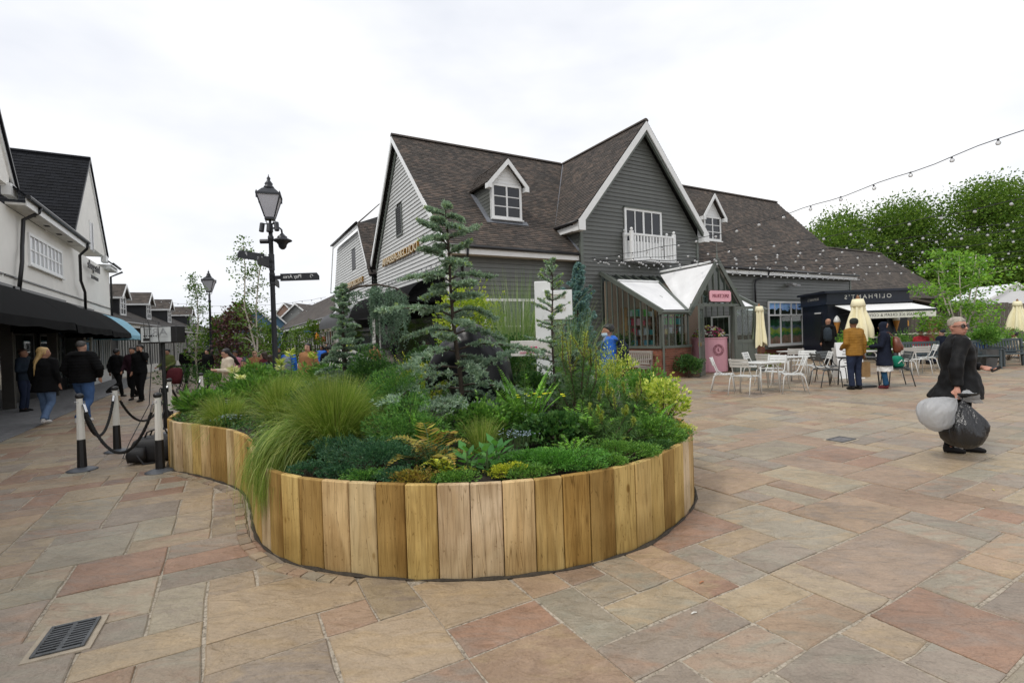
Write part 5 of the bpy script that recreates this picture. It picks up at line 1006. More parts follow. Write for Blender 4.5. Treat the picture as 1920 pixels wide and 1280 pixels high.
def fern(name, label, loc, nf, L, Lm, spread=.75, pairs=22, wd=.16, tilt=None, cat='fern', group=None, seed=0, arch=.10):
    """arching fronds with tapering paired pinnae"""
    t = plant(name, label, loc, cat, group); r = np.random.default_rng(seed+5); st = MB(); PP, DD, LL_, WW = [], [], [], []
    for i in range(nf):
        a = 2*math.pi*i/nf+r.uniform(-.3, .3); e = r.uniform(.35, 1.15)*spread; l = L*r.uniform(.7, 1.1); d = np.array([math.cos(a)*math.sin(e), math.sin(a)*math.sin(e), math.cos(e)])
        if tilt is not None: d = nrm(d+np.array(tilt))
        p = np.zeros(3); pts = [p]
        for k in range(8): p = p+nrm(d)*l/8; d = d+np.array([0, 0, -arch-.3*arch*k]); pts.append(p)
        st.tube([tuple(q) for q in pts], [.004*(1-k/9)+.0006 for k in range(9)], 4, False); pts = np.array(pts)
        for k in range(pairs):
            x = .12*8+(.87*8)*k/pairs; j = min(int(x), 7); q = pts[j]+(pts[j+1]-pts[j])*(x-j); ax = nrm(pts[j+1]-pts[j]); sd = nrm(np.cross(ax, [0, 0, 1.])); f = k/pairs; w_ = l*wd*(math.sin(math.pi*min(1, (f*.92+.12))**.75))
            for s in (-1, 1): PP.append(q); DD.append(sd*s+ax*.35+np.array([0, 0, .12])); LL_.append(w_*2*r.uniform(.85, 1.1)*.55); WW.append(l/pairs*.95)
    st.build('stalks', M_stem, t); PP, DD = np.array(PP), np.array(DD); foliage('fronds', [leaves_np(PP, DD, np.array(LL_), np.array(WW), up=np.tile([0, 0, 1.], (len(PP), 1)), curl=.03)], Lm, t); return t
def grass(name, label, loc, n, L, wd, Lm, spread=.5, droop=.35, r=.08, tilt=(0, 0, 0), cat='grass', group=None, seg=6, fall=None):
    t = plant(name, label, loc, cat, group); a = rg.uniform(0, 2*np.pi, n); e = np.abs(rg.normal(0, spread, n)); D = np.stack([np.cos(a)*np.sin(e), np.sin(a)*np.sin(e), np.cos(e)], 1)+np.array(tilt)*rg.uniform(.2, 1, (n, 1)); P = np.stack([np.cos(a)*r*np.sqrt(rg.random(n)), np.sin(a)*r*np.sqrt(rg.random(n)), np.zeros(n)], 1)
    LL_ = L*rg.uniform(.55, 1.1, n); dr = droop*rg.uniform(.5, 1.4, n)
    if fall is not None: k = rg.random(n) < fall[1]; D[k] = nrm(D[k])*.55+np.array(fall[0]); LL_[k] *= fall[2]; dr[k] *= fall[3]
    foliage('blades', [blades_np(P, D, LL_, wd, dr, seg)], Lm, t); return t
def S(x, y, dz=0): return (x, y, soil_z(x, y)-.02+dz)
# ================================================================== PLANTS IN THE RAISED BED
# feather grass spilling over the front boards
fg = grass('feather_grass', 'big feather grass tuft spilling over the front boards of the planter', S(-1.56, 4.34), 8500, .66, .0032, L_grass, .40, .36, .10, seg=7)
V, F = blades_np(*(lambda n: (np.stack([rg.normal(-.12, .07, n), rg.normal(-.1, .08, n), rg.uniform(.02, .15, n)], 1), np.stack([rg.normal(-.34, .10, n), rg.normal(-.44, .12, n), rg.uniform(.15, .7, n)], 1), rg.uniform(.58, .9, n)))(3000), .0034, rg.uniform(1.0, 1.9, 3000), 9)
put('spilling_blades', npmesh('spilling_blades', V, F), L_grass, fg)
grass('feather_grass', 'arching feather grass behind the big tuft on the left', S(-2.75, 5.95), 3800, .62, .0034, L_grass, .5, .4, .1, (.35, -.1, 0)); grass('feather_grass', 'low matted feather grass along the left boards', S(-3.6, 6.25), 3000, .42, .0034, L_grass, .95, .45, .14, (0, -.2, 0)); grass('feather_grass', 'small pale grass tuft further back on the left', S(-3.35, 7.3), 1800, .5, .004, L_grass, .5, .45, .08); grass('feather_grass', 'thin pale grass sprouting beside the copper fern', S(-.28, 4.12), 900, .32, .003, L_grass, .4, .25, .05)
grass('tall_grass', 'tall upright ornamental grass in front of the shop window', S(.08, 7.6), 850, 1.75, .010, L_grass2, .20, .18, .26, seg=8); grass('tall_grass', 'second tall ornamental grass beside the white sign post', S(.85, 7.3), 420, 1.35, .008, L_grass2, .34, .34, .16, seg=8)
# conifers
conifer('blue_cedar', 'tall blue cedar with drooping tiered branches in the middle of the planter', S(-.5, 4.95), 2.28, .92, L_cedar, 46, 34, .040, .0105, .75, .3, .62, .10, (-.13, .02), L_tip, 5, 9, .026, tipfrac=.07)
conifer('weeping_cedar', 'slender blue green cedar at the left of the planter', S(-2.36, 7.0), 1.72, .52, L_cedar, 62, 18, .040, .012, .5, .1, .75, .05, (.02, 0), L_tip, 5, 9, .03, tipfrac=.05)
wc = plant('weeping_cedar', 'arching weeping cedar with hanging curtain of needles', S(-1.85, 7.05), 'conifer'); arch = [(-.55, -.0, 1.55), (-.3, 0, 1.66), (0, 0, 1.68), (.25, .0, 1.62), (.42, .02, 1.5)]; MB().tube([(-.5, 0, 0), (-.52, .02, .9), (-.55, 0, 1.4)]+arch, [.03, .026, .022, .02, .017, .014, .011, .008], 7).build('trunk', M_bark, wc, smooth=True)
P, D = [], []
for i in range(64):
    x = rg.uniform(-.16, .46); y = rg.normal(0, .13); z1 = 1.66-.9*max(0, x-.05)**2-abs(y)*.6; ln = rg.uniform(.25, .95)*(1-.5*abs(x-.15)); q = np.array([x, y, z1])
    for k in range(34): f = k/34; P.append(q+np.array([rg.normal()*.012, rg.normal()*.012, -ln*f])); D.append(np.array([rg.normal(), rg.normal(), -.5]))
for i in range(40):
    x = rg.uniform(-.62, .1); q = np.array([x, rg.normal(0, .06), 1.58])
    for k in range(8): P.append(q+np.array([rg.normal()*.03, rg.normal()*.03, -.16*k/8*rg.random()*2])); D.append(rg.normal(size=3))
foliage('needles', [tuft(np.array(P), np.array(D), 7, .028, .008)], L_cedar2, wc)
conifer('young_cedar', 'young open cedar standing in front of the white sign post', S(.44, 5.5), 1.74, .36, L_cedar, 40, 9, .034, .009, .15, .2, .55, .08, (.02, 0), L_tip, 3, 8, .014, tipfrac=.4)
conifer('blue_spruce', 'dense blue spruce with brown inner twigs at the right rear of the planter', S(1.06, 8.1), 2.05, .42, L_spruce, 80, 18, .047, .013, .15, .3, .5, .05, (.05, 0), L_tip, 4, 9, .035, tipfrac=.03)
conifer('small_spruce', 'small blue green spruce low beside the white sign post', S(.62, 5.2), .75, .38, L_cedar, 40, 12, .03, .009, .3, .2, .7, .03, (0, 0), L_tip, 4, 9, .014, tipfrac=.12)
def pine(name, label, loc, H, R, shoots, candle):
    t = plant(name, label, loc, 'pine'); br = MB(); P, D, PC_, DC = [], [], [], []; r = np.random.default_rng(int(H*100))
    for i in range(shoots):
        a = i*2.4; f = i/shoots; d = np.array([math.cos(a)*R*(1-f*.55), math.sin(a)*R*(1-f*.55), H*(.35+.6*f)]); pts = [np.zeros(3), np.array([d[0]*.4, d[1]*.4, d[2]*.5]), d]
        br.tube([tuple(q) for q in pts], [.012, .009, .006], 5, False)
        for k in range(60): g = .3+.7*k/60; q = pts[1]+(d-pts[1])*(g-.3)/.7 if g > .3 else d*g; P.append(q+r.normal(size=3)*.006); D.append(np.array([d[0], d[1], .15])*r.uniform(.4, 1.5)+r.normal(size=3)*.5+np.array([0, 0, .25]))
        for c in range(0 if f < .45 else (1 if i % 2 else 3)):
            cd = nrm(np.array([math.cos(a+c*2.1)*.5*(c > 0), math.sin(a+c*2.1)*.5*(c > 0), 1.])+r.normal(size=3)*.08); cl = candle*r.uniform(.55, 1.1)*(1 if c == 0 else .6)
            br.tube([tuple(d), tuple(d+cd*cl)], [.008, .003], 5)
            for k in range(46): q = d+cd*cl*k/46; PC_.append(q); DC.append(cd*.9+r.normal(size=3)*.5)
    br.build('branches', M_twig, t); foliage('needles', [leaves_np(np.repeat(np.array(P), 4, 0), np.repeat(np.array(D), 4, 0)+rg.normal(size=(len(P)*4, 3))*.4, rg.uniform(.06, .11, len(P)*4), .0045, curl=.02)], L_pine, t); foliage('candles', [leaves_np(np.repeat(np.array(PC_), 3, 0), np.repeat(np.array(DC), 3, 0)+rg.normal(size=(len(PC_)*3, 3))*.25, .03, .008, curl=.02)], L_candle, t)
pine('young_pine', 'young pine with tall upright yellow green candles', S(.62, 4.85), .82, .26, 11, .42); pine('young_pine', 'bushy young pine with candles at the right of the planter', S(1.0, 4.6), .46, .34, 14, .18); pine('young_pine', 'young pine with candles behind the variegated shrub', S(.86, 5.6), .45, .26, 9, .22); pine('young_pine', 'low dark pine among the leaves at the front right', S(.78, 4.15), .34, .3, 10, .1)
# shrubs
shrub('golden_shrub', 'golden yellow feathery shrub left of the dark sculpture', S(-1.12, 5.9), (.30, .26, .33), 5200, L_gold, .030, .38, 18); shrub('golden_maple', 'golden green maple behind the blue cedar', S(-.75, 8.7), (.62, .45, .92), 4200, leafmat('gold_green_leaves', (.10, .16, .015), (.2, .25, .02), (.32, .34, .04)), .055, .75, 22)
shrub('evergreen_shrub', 'dark glossy evergreen shrub left of the golden one', S(-1.75, 6.35), (.42, .36, .40), 5200, L_dark, .034, .62, 20); shrub('evergreen_shrub', 'dark evergreen shrub at the foot of the arching cedar', S(-1.25, 7.4), (.4, .35, .42), 3600, L_dark, .036, .6, 16); shrub('evergreen_shrub', 'dark evergreen shrub filling behind the black sculpture', S(-.05, 6.7), (.45, .35, .42), 3600, L_dark, .036, .6, 16)
shrub('green_juniper', 'upright soft green juniper beside the feather grass', S(-1.0, 4.55), (.34, .27, .37), 13000, L_jun, .026, .22, 26, 'juniper', upl=.2); shrub('green_juniper', 'spreading green juniper low behind the copper fern', S(-.9, 4.1), (.34, .2, .24), 7500, L_jun, .026, .22, 18, 'juniper', upl=.2); shrub('creeping_juniper', 'creeping blue green juniper along the front boards left of centre', S(-1.0, 3.62), (.46, .17, .13), 9500, L_jun2, .020, .3, 26, 'juniper', upl=.3); shrub('creeping_juniper', 'creeping blue juniper under the feather grass', S(-1.4, 3.95), (.26, .18, .12), 4200, L_jun2, .020, .3, 18, 'juniper', upl=.3)
shrub('leafy_geum', 'leafy green perennial with yellow flowers right of the bright fern', S(.34, 4.2), (.32, .22, .15), 3000, L_dark, .042, .85, 24, 'perennial'); shrub('green_groundcover', 'bright green ground cover along the front boards right of centre', S(.28, 3.55), (.38, .14, .09), 8500, leafmat('moss_green', (.03, .10, .015), (.06, .17, .025), (.10, .24, .04)), .018, .4, 26, 'ground cover'); shrub('green_groundcover', 'bright green ground cover at the right of the front boards', S(.78, 3.76), (.28, .14, .09), 5200, L_mid, .018, .4, 18, 'ground cover')
shrub('golden_groundcover', 'golden creeping foliage on the front boards', S(-.05, 3.42), (.15, .07, .06), 1900, L_gold, .016, .45, 14, 'ground cover'); shrub('variegated_shrub', 'yellow variegated leafy shrub at the right end of the planter', S(1.42, 4.8), (.26, .28, .26), 1500, L_var, .042, .6, 18); shrub('variegated_shrub', 'cream variegated upright shrub in front of the grey bench', S(1.3, 6.2), (.24, .24, .38), 1500, L_var, .036, .5, 18); shrub('leafy_shrub', 'mid green leafy shrub behind the right hand boards', S(1.45, 5.5), (.3, .3, .28), 2600, L_mid, .04, .5, 18); shrub('leafy_shrub', 'fine leaved green shrub at the right rear of the planter', S(.8, 6.5), (.4, .35, .3), 3200, L_mid, .034, .35, 18)
shrub('leafy_shrub', 'low green shrub tucked behind the front right pines', S(1.2, 4.25), (.22, .2, .13), 2200, L_mid, .03, .4, 16); shrub('leafy_shrub', 'dark leafy shrub behind the bright fern', S(.3, 5.9), (.4, .3, .25), 2400, L_dark, .04, .6, 16)
shrub('leafy_perennial', 'broad green leafy perennials at the left end of the planter', S(-4.15, 6.75), (.34, .26, .17), 1300, L_mid, .10, .3, 18, 'perennial', upl=.8); shrub('leafy_perennial', 'green leafy clump behind the left perennials', S(-3.9, 7.5), (.45, .4, .22), 1500, L_mid, .10, .28, 18, 'perennial', upl=.8); shrub('leafy_perennial', 'green leafy clump at the back left of the planter', S(-3.1, 8.4), (.6, .5, .3), 2000, L_mid, .09, .3, 20, 'perennial', upl=.8); shrub('leafy_perennial', 'leafy clump at the foot of the lamp post', S(-4.4, 8.7), (.5, .5, .3), 1600, L_mid, .09, .3, 20, 'perennial', upl=.8)
def rosette(name, label, loc, n, L, wd, Lm, cat='perennial'):
    t = plant(name, label, loc, cat); P, D = [], []
    for i in range(n): a = i*2.4; z = .02+.16*i/n; P.append((.03*math.cos(a), .03*math.sin(a), z)); D.append((math.cos(a), math.sin(a), .25+.6*i/n))
    P, D = np.array(P), np.array(D); V1, F1 = leaves_np(P, D, L*rg.uniform(.7, 1.1, n), wd, up=np.tile([0, 0, 1.], (n, 1)), curl=-.06); MB().tube([(0, 0, -.01), (0, 0, .18)], .008, 5).build('stem', M_stem, t); put('leaves', npmesh('leaves', V1, F1), Lm, t)
for q, (x, y) in enumerate([(-.2, 3.5), (-.34, 3.52), (-.14, 3.66)]): rosette('hellebore', ['broad leaved dark green plant at the middle of the front boards', 'broad leaved plant left of the middle hellebore', 'broad leaved plant behind the golden ground cover'][q], S(x, y, .02), 16, .13, .06, leafmat('hellebore_leaves', (.025, .09, .02), (.05, .15, .03), (.08, .19, .04)))
rosette('broadleaf_clump', 'dark broad leaved clump among the right hand pines', S(1.22, 4.75, .1), 18, .16, .05, L_dark)
# ferns
fern('copper_fern', 'copper and yellow tinted fern arching over the front boards', S(-.62, 3.7), 12, .52, L_copper, .75, 16, .2, seed=1); fern('copper_fern', 'short yellow green fern fronds at the front boards', S(-.5, 3.52), 10, .3, L_gold, .9, 14, .2, seed=2); fern('bright_fern', 'bright green shuttlecock fern in the middle right', S(.10, 4.72), 17, .72, L_bright, .55, 32, .15, seed=3, arch=.035); fern('yellow_fern', 'yellow green fern at the right front boards', S(.78, 3.98), 9, .24, leafmat('yellow_fern_green', (.14, .2, .02), (.24, .3, .04), (.3, .34, .06)), .9, 16, .2, seed=4)
for i, (x, y, l) in enumerate([(-3.55, 7.05, .5), (-3.05, 6.9, .55), (-4.0, 7.2, .45), (-2.6, 8.0, .6)]): fern('green_fern', ['green fern behind the slate label', 'green fern in front of the lilies', 'green fern at the left perennials', 'green fern near the slender cedar'][i], S(x, y), 10, l, L_mid, .7, 20, .17, seed=10+i)
fern('bright_fern', 'small pale fern frond beside the feather grass', S(-2.3, 5.15), 5, .3, L_bright, .8, 18, .15, seed=21)
# lilies with pale leaf whorls on tall stalks
def lily(loc, H, label, col):
    t = plant('lily_stem', label, loc, 'lily', 'tall lily stems at the back left of the planter'); MB().tube([(0, 0, 0), (.01, 0, H*.5), (.0, .01, H)], [.008, .007, .004], 5).build('stalk', M_stem, t); n = 60; z = rg.uniform(.25, .85, n)*H; a = rg.uniform(0, 6.28, n); P = np.stack([0*z, 0*z, z], 1); D = np.stack([np.cos(a), np.sin(a), .4+0*a], 1); foliage('leaves', [leaves_np(P, D, .09, .016)], L_mid, t); n = 34; a = rg.uniform(0, 6.28, n); P = np.stack([0*a, 0*a, H*rg.uniform(.88, 1.0, n)], 1); D = np.stack([np.cos(a), np.sin(a), rg.uniform(.1, .9, n)], 1); foliage('buds', [leaves_np(P, D, .11, .024)], col, t)
L_cream = leafmat('cream_lily', (.45, .45, .16), (.6, .56, .28), (.62, .42, .22))
for i, (x, y, h) in enumerate([(-4.45, 8.0, .62), (-4.2, 7.7, .5), (-3.75, 8.1, .72), (-3.5, 7.9, .85), (-3.3, 8.3, .8), (-3.95, 8.5, .6), (-2.9, 8.9, .9), (-4.7, 8.4, .62)]): lily(S(x, y), h, ['cream lily nearest the lamp post', 'short cream lily at the left front', 'lily stem in the middle of the group', 'tall lily stem right of the group', 'tall lily stem behind the feather grass', 'lily stem at the back of the group', 'lily stem nearest the slender cedar', 'cream lily at the far left'][i], L_cream if i in (0, 1, 5, 7) else L_var)
# little flowers
def flowers(name, label, loc, n, R, col, sz, stalk=.05):
    t = plant(name, label, loc, 'flower'); P = np.stack([rg.normal(0, R, n), rg.normal(0, R*.6, n), stalk+rg.uniform(0, .05, n)], 1); m = MB()
    for p in P: m.tube([(p[0]*.8, p[1]*.8, -.03), tuple(p)], .0018, 4, False)
    m.build('stalks', M_stem, t, kind='stuff'); PP = np.repeat(P, 5, 0); a = np.tile(np.arange(5)*1.2566, n); D = np.stack([np.cos(a), np.sin(a), .35+0*a], 1); foliage('petals', [leaves_np(PP, D, sz, sz*.8, up=np.tile([0, 0, 1.], (len(PP), 1)))], leafmat(name+'_petals', col, tuple(c*.9 for c in col)), t)
flowers('buttercup_flowers', 'yellow flowers above the leafy perennial', S(.28, 4.35, .36), 9, .10, (.75, .52, .02), .022, .06); flowers('buttercup_flowers', 'yellow flowers by the bright fern', S(.06, 4.75, .30), 4, .06, (.75, .52, .02), .022, .06); flowers('forget_me_nots', 'pale blue flowers in front of the leafy perennial', S(.02, 3.98, .13), 60, .07, (.30, .36, .70), .009); flowers('forget_me_nots', 'pale blue flowers on the left boards', S(-3.45, 6.0, .05), 60, .09, (.30, .34, .66), .010)
# mixed low filler so no bare soil shows: uncountable ground cover
PTS = []
while len(PTS) < 900:
    x, y = rg.uniform(-5.2, 1.7), rg.uniform(3.3, 10.3)
    if in_poly(x, y) and in_poly(x, y-.12) and in_poly(x-.1, y) and in_poly(x+.1, y): PTS.append((x, y, soil_z(x, y)-.02))
PTS = np.array(PTS); K = 34; P = np.repeat(PTS, K, 0)+np.stack([rg.normal(0, .07, 900*K), rg.normal(0, .07, 900*K), np.abs(rg.normal(0, .05, 900*K))], 1); keep = np.array([in_poly(p[0], p[1]-.03) for p in P]); P = P[keep]; D = rdir(len(P), -.1, 1); V, F = leaves_np(P, D, rg.uniform(.03, .06, len(P)), rg.uniform(.012, .03, len(P))); put('bed_ground_cover', npmesh('bed_ground_cover', V, F), L_dark, label='low mixed leafy ground cover between the planter shrubs', cat='ground cover', kind='stuff')
fern('bright_fern', 'second bright green fern in front of the sculpture', S(-.12, 4.5), 10, .42, L_bright, .7, 24, .16, seed=7, arch=.05); fern('green_fern', 'mid green fern between the pines', S(.62, 4.3), 12, .5, L_bright, .7, 20, .17, seed=8, arch=.06); fern('bright_fern', 'fresh green fern left of the variegated shrub', S(1.22, 4.5), 12, .46, L_bright, .7, 22, .17, seed=9, arch=.06); fern('bright_fern', 'fresh green fern behind the copper fern', S(-.75, 4.15), 11, .5, L_bright, .65, 24, .16, seed=14, arch=.05); fern('yellow_fern', 'yellow green fern right of the hellebores', S(.42, 3.85), 10, .34, L_bright, .8, 20, .17, seed=15, arch=.07); shrub('leafy_shrub', 'bright leafy shrub under the blue cedar', S(-.3, 4.5), (.3, .22, .2), 2600, L_mid, .036, .6, 18); shrub('leafy_shrub', 'fresh green shrub at the foot of the golden shrub', S(-1.4, 5.3), (.3, .26, .18), 3000, L_jun, .028, .3, 18); shrub('leafy_shrub', 'feathery green shrub beside the small spruce', S(.95, 5.05), (.32, .26, .3), 4200, L_jun, .03, .22, 18); shrub('evergreen_shrub', 'dark evergreen shrub between the feather grass and the cedar', S(-2.1, 5.6), (.36, .3, .26), 3600, L_dark, .034, .6, 18)
EDGE = [(-1.5, 3.66), (-1.28, 3.56), (-1.05, 3.46), (-.8, 3.4), (-.68, 3.36), (-.4, 3.34), (.08, 3.37), (.5, 3.5), (.68, 3.6), (.95, 3.82), (1.12, 4.0), (1.3, 4.22), (1.42, 4.42), (1.52, 4.66)]
EN = ['under the feather grass', 'right of the feather grass', 'at the fifth board', 'left of the copper fern', 'below the copper fern', 'left of the hellebores', 'right of the hellebores', 'right of the golden cover', 'left of the yellow fern', 'right of the yellow fern', 'under the bushy pine', 'right of the bushy pine', 'left of the variegated shrub', 'under the variegated shrub']
for i, (x, y) in enumerate(EDGE): shrub('edging_plant', 'low trailing foliage on the board edge '+EN[i], S(x, y, .0), (.16, .09, .055), 1500, (L_jun2, L_jun2, L_jun, L_jun2, L_copper, L_mid, L_mid, L_jun, L_mid, L_jun, L_dark, L_mid, L_jun, L_var)[i], .02, .38, 14, 'ground cover', 'trailing plants along the front boards')
# rocks
def rock(name, label, loc, r, seed):
    m = MB().ball((0, 0, r[2]*.55), r, 22, 14); o = Vector((seed*3.1, 0, 0)); m.v = [tuple(Vector(v)*(1+.28*noise.noise(Vector(v)*3.2/max(r)*.5+o)+.08*noise.noise(Vector(v)*11+o))) for v in m.v]
    q = m.build(name, mat('grey_boulder', srgb(150, 148, 144), .9, .2, 6, .5), smooth=True, label=label, cat='rock'); q.location = loc; return q
rock('boulder', 'rounded grey boulder behind the feather grass', S(-3.0, 9.2, -.05), (.55, .4, .5), 1); rock('boulder', 'pale boulder half hidden right of the white sign post', S(.95, 6.0, -.05), (.28, .22, .3), 2); rock('boulder', 'small pale boulder between the right hand pines', S(.95, 5.2, -.05), (.22, .16, .26), 3)
# dark polished sculpture behind the cedar
M_bronze = mat('black_patinated_bronze', (.008, .008, .011), .3, .4, 5, spec=.35); sct = thing('black_sculpture', 'glossy black rounded sculpture half hidden behind the blue cedar', 'sculpture', S(-.42, 5.75, -.02))
m = MB().slices([(.0, 0, 0, .22, .2), (.03, 0, .15, .33, .28), (.05, 0, .4, .38, .31), (.03, 0, .65, .36, .30), (-.03, 0, .88, .27, .25), (-.06, 0, 1.04, .15, .15), (-.06, 0, 1.1, .03, .03)], 28); m.tube([(-.1, -.02, .8), (-.28, -.04, .7), (-.42, -.06, .56), (-.52, -.09, .42), (-.56, -.1, .34)], [.24, .2, .14, .07, .02], 16); fuse('body', m, .018, M_bronze, sct, 14)
# white sign post with pointing arm board
sp = thing('white_sign_post', 'white timber sign post with a lettered panel and a pink arrow board', 'sign', (.40, 6.25, .5)); MB().box(-.1, .1, -.03, .03, 0, 1.72).build('post', M_white, sp, bevel=.006); MB().box(-.0, .36, -.055, -.031, 1.24, 1.60).build('lettered_panel', M_white, sp, bevel=.004); MB().box(-.42, .1, -.055, -.031, .80, .99).build('arrow_board', mat('off_white_board', srgb(214, 210, 204), .5), sp, bevel=.004); MB().box(-.1, -.06, .031, .07, 0, .8).build('brace', M_white, sp)
M_pinka = mat('magenta_print', srgb(214, 30, 110), .5); MB().prism([(-.30, -.0565, .905), (-.24, -.0565, .94), (-.24, -.0565, .915), (-.09, -.0565, .915), (-.09, -.0565, .897), (-.24, -.0565, .897), (-.24, -.0565, .87)], (0, -.002, 0)).build('arrow', M_pinka, sp); text_obj('JXLUSTS BARORI NOR RELLIERTE', .032, (0, -1, 0), (-.16, -.0565, .84), M_pinka, sp, .002, False, .62, name='small_lettering')
M_bras = mat('brass_letter', srgb(176, 168, 140), .5); text_obj('BICESTER', .075, (0, -1, 0), (.18, -.0565, 1.52), M_bras, sp, .004, True, .62, name='panel_lettering'); text_obj('VILLAGE', .075, (0, -1, 0), (.18, -.0565, 1.36), M_bras, sp, .004, True, .7, name='panel_lettering')
sl = thing('slate_plant_label', 'small black slate plant label with white writing in the left of the bed', 'label', S(-3.72, 6.55), .15); MB().box(-.012, .012, 0, .012, -.02, .3).build('stake', M_black, sl); MB().box(-.07, .07, -.012, -.002, .12, .30).build('slate', mat('slate_tag', (.015, .016, .018), .5), sl)
for i in range(6): MB().box(-.055, .05-.02*(i % 3), -.0145, -.0125, .145+i*.024, .152+i*.024).build('text_line', M_white, sl)
# ================================================================== TREES
def tree(name, label, loc, H, R, nleaf, Lm, leaf=.12, trunks=1, tr=.12, z0=.35, clumps=30, bark=None, shape='round', cat='tree', group=None, wd=.75, seed=0, spread=.5, crr=(.18, .34), open_=False):
    t = plant(name, label, loc, cat, group); r = np.random.default_rng(seed+3); bark = bark or M_bark; m = MB(); C = []
    for k in range(trunks):
        a = 2*math.pi*k/max(1, trunks)+r.uniform(0, 1); ln = spread*R*(0 if trunks == 1 else 1); top = np.array([math.cos(a)*ln, math.sin(a)*ln, H*r.uniform(.8, .96)]); pts = [np.array([math.cos(a)*.08, math.sin(a)*.08, -.05])*(trunks > 1)]
        for f in (.15, .35, .6, .85, 1): pts.append(np.array([top[0]*f**1.4, top[1]*f**1.4, top[2]*f])+r.normal(size=3)*H*.012)
        m.tube([tuple(p) for p in pts], [tr*(1-.88*i/5)+.008 for i in range(6)], 7, False)
        for b in range(clumps//trunks):
            f = z0+(1-z0)*(b+r.random())/(clumps/trunks); x = min(f*5, 4.99); i = int(x); q = pts[i]+(pts[i+1]-pts[i])*(x-i); g = (f-z0)/(1-z0); prof = math.sin(math.pi*min(1, .18+.82*g)**.8)**.7 if shape == 'round' else (1-g)**.7+.12
            a2 = b*2.4+r.uniform(-.4, .4); rr = R*prof*r.uniform(.45, 1); e = q+np.array([math.cos(a2)*rr, math.sin(a2)*rr, H*.06*r.uniform(-.3, 1.4)]); md = (q+e)/2+np.array([0, 0, H*.02]); m.tube([tuple(q), tuple(md), tuple(e)], [tr*.28*(1-f*.6)+.004, tr*.18*(1-f*.6)+.003, .003], 5, False); C.append(e); C.append(md)
    m.build('trunk', bark, t, smooth=True); C = np.array(C); nC = len(C); cr = r.uniform(*crr, nC)*R; ci = r.integers(0, nC, nleaf); d = rdir(nleaf); rad = r.uniform(.3 if open_ else .55, 1.05, nleaf); P = C[ci]+d*(cr[ci]*rad)[:, None]*np.array([1, 1, .75]); D = d*.6+rg.normal(size=(nleaf, 3))*.5; D[:, 2] += -.1; sz = leaf*r.uniform(.6, 1.25, nleaf)
    foliage('crown', [leaves_np(P, D, sz, sz*wd)], Lm, t); return t
M_birch = mat('birch_bark', srgb(196, 188, 176), .8, .3, 12, .3); M_brn = mat('tree_bark', (.05, .04, .03), .9, .3, 9, .5)
TR = 'trees beyond the fence at right'
for i, (x, y, h, R, lab) in enumerate([(29.5, 46, 11, 5.4, 'broad tree at the left end of the tall tree belt'), (36, 46, 12.6, 5.6, 'second tree of the tall belt behind the fence'), (42.5, 45, 13.2, 5.8, 'third tall tree of the belt near the right edge'), (50, 46, 14, 6, 'tallest tree of the belt at the right edge'), (38.5, 42, 8, 4, 'lower tree in front of the tall belt'), (43, 40, 9, 4.4, 'lower dark tree behind the white gable'), (48, 39, 10, 4.5, 'lower tree at the far right of the belt'), (24.5, 50, 7.5, 4, 'low tree showing behind the tiled wing'), (39, 49, 13.4, 5.6, 'tree filling the middle of the tall belt'), (33, 49.5, 12, 5.2, 'tree between the first two of the tall belt'), (46.5, 48, 14.2, 5.8, 'tree rising behind the third of the tall belt')]): tree('broadleaf_tree', lab, (x, y, 0), h, R, 21000, L_tree, .22, 1, .25, .04, 80, M_brn, seed=i, group=TR, crr=(.30, .56))
tree('multistem_birch', 'light green multi stemmed birch in front of the timber fence', (16.3, 18.2, 0), 4.2, 1.5, 4800, L_birch, .10, 5, .035, .32, 50, M_birch, seed=31, spread=.42, crr=(.12, .26), open_=True)
tree('slender_birch', 'tall slender birch behind the fingerpost lamp', (-8.1, 15.8, 0), 5.0, .75, 2000, L_birchd, .075, 2, .03, .2, 40, M_birch, 'cone', seed=33, spread=.3, crr=(.2, .45), open_=True); tree('slender_birch', 'slender birch beside the second lamp post', (-12.95, 20.6, 0), 4.7, .7, 1500, L_birchd, .08, 1, .032, .2, 34, M_birch, 'cone', seed=34, crr=(.2, .45), open_=True); tree('street_tree', 'green street tree beyond the second lamp post', (-14.9, 25.5, 0), 3.3, 1.4, 2600, L_tree, .14, 1, .08, .2, 30, M_brn, seed=35); tree('street_tree', 'loose green tree in the middle of the street', (-16.2, 30, 0), 4.4, 1.4, 2000, L_tree, .15, 1, .08, .25, 30, M_brn, seed=36, open_=True)
tree('purple_tree', 'dark purple leaved tree among the street planting', (-10.6, 19.4, 0), 3.0, 1.25, 3600, L_purple, .1, 1, .07, .1, 30, M_brn, seed=37); tree('street_tree', 'light green tree left of the fingerpost', (-14.0, 29, 0), 2.6, 1.2, 2200, L_tree, .12, 1, .06, .1, 26, M_brn, seed=38); tree('street_tree', 'rounded green tree at the street end', (-17.2, 40, 0), 2.9, 1.6, 2200, L_birchd, .14, 1, .07, .05, 26, M_brn, seed=39); tree('street_tree', 'dark green tree in front of the low shop row', (-13.0, 33, 0), 3.4, 1.2, 1500, L_tree, .14, 1, .06, .15, 24, M_brn, seed=40)
for i, (x, y, r) in enumerate([(-11.8, 18.0, 1.0), (-9.8, 17.0, .9), (-8.2, 17.5, .9), (-7.0, 19, 1.0), (-10.4, 22, 1.2), (-12.6, 25, 1.2)]): shrub('street_shrub', ['green bed shrub under the second lamp', 'green bed shrub under the purple tree', 'bed shrub at the slender birch', 'bed shrub right of the fingerpost', 'bed shrub further down the street', 'bed shrub at the farthest seat'][i], (x, y, 0), (r, r*.7, .45), 1500, L_mid if i % 2 else L_dark, .08, .5, 16)
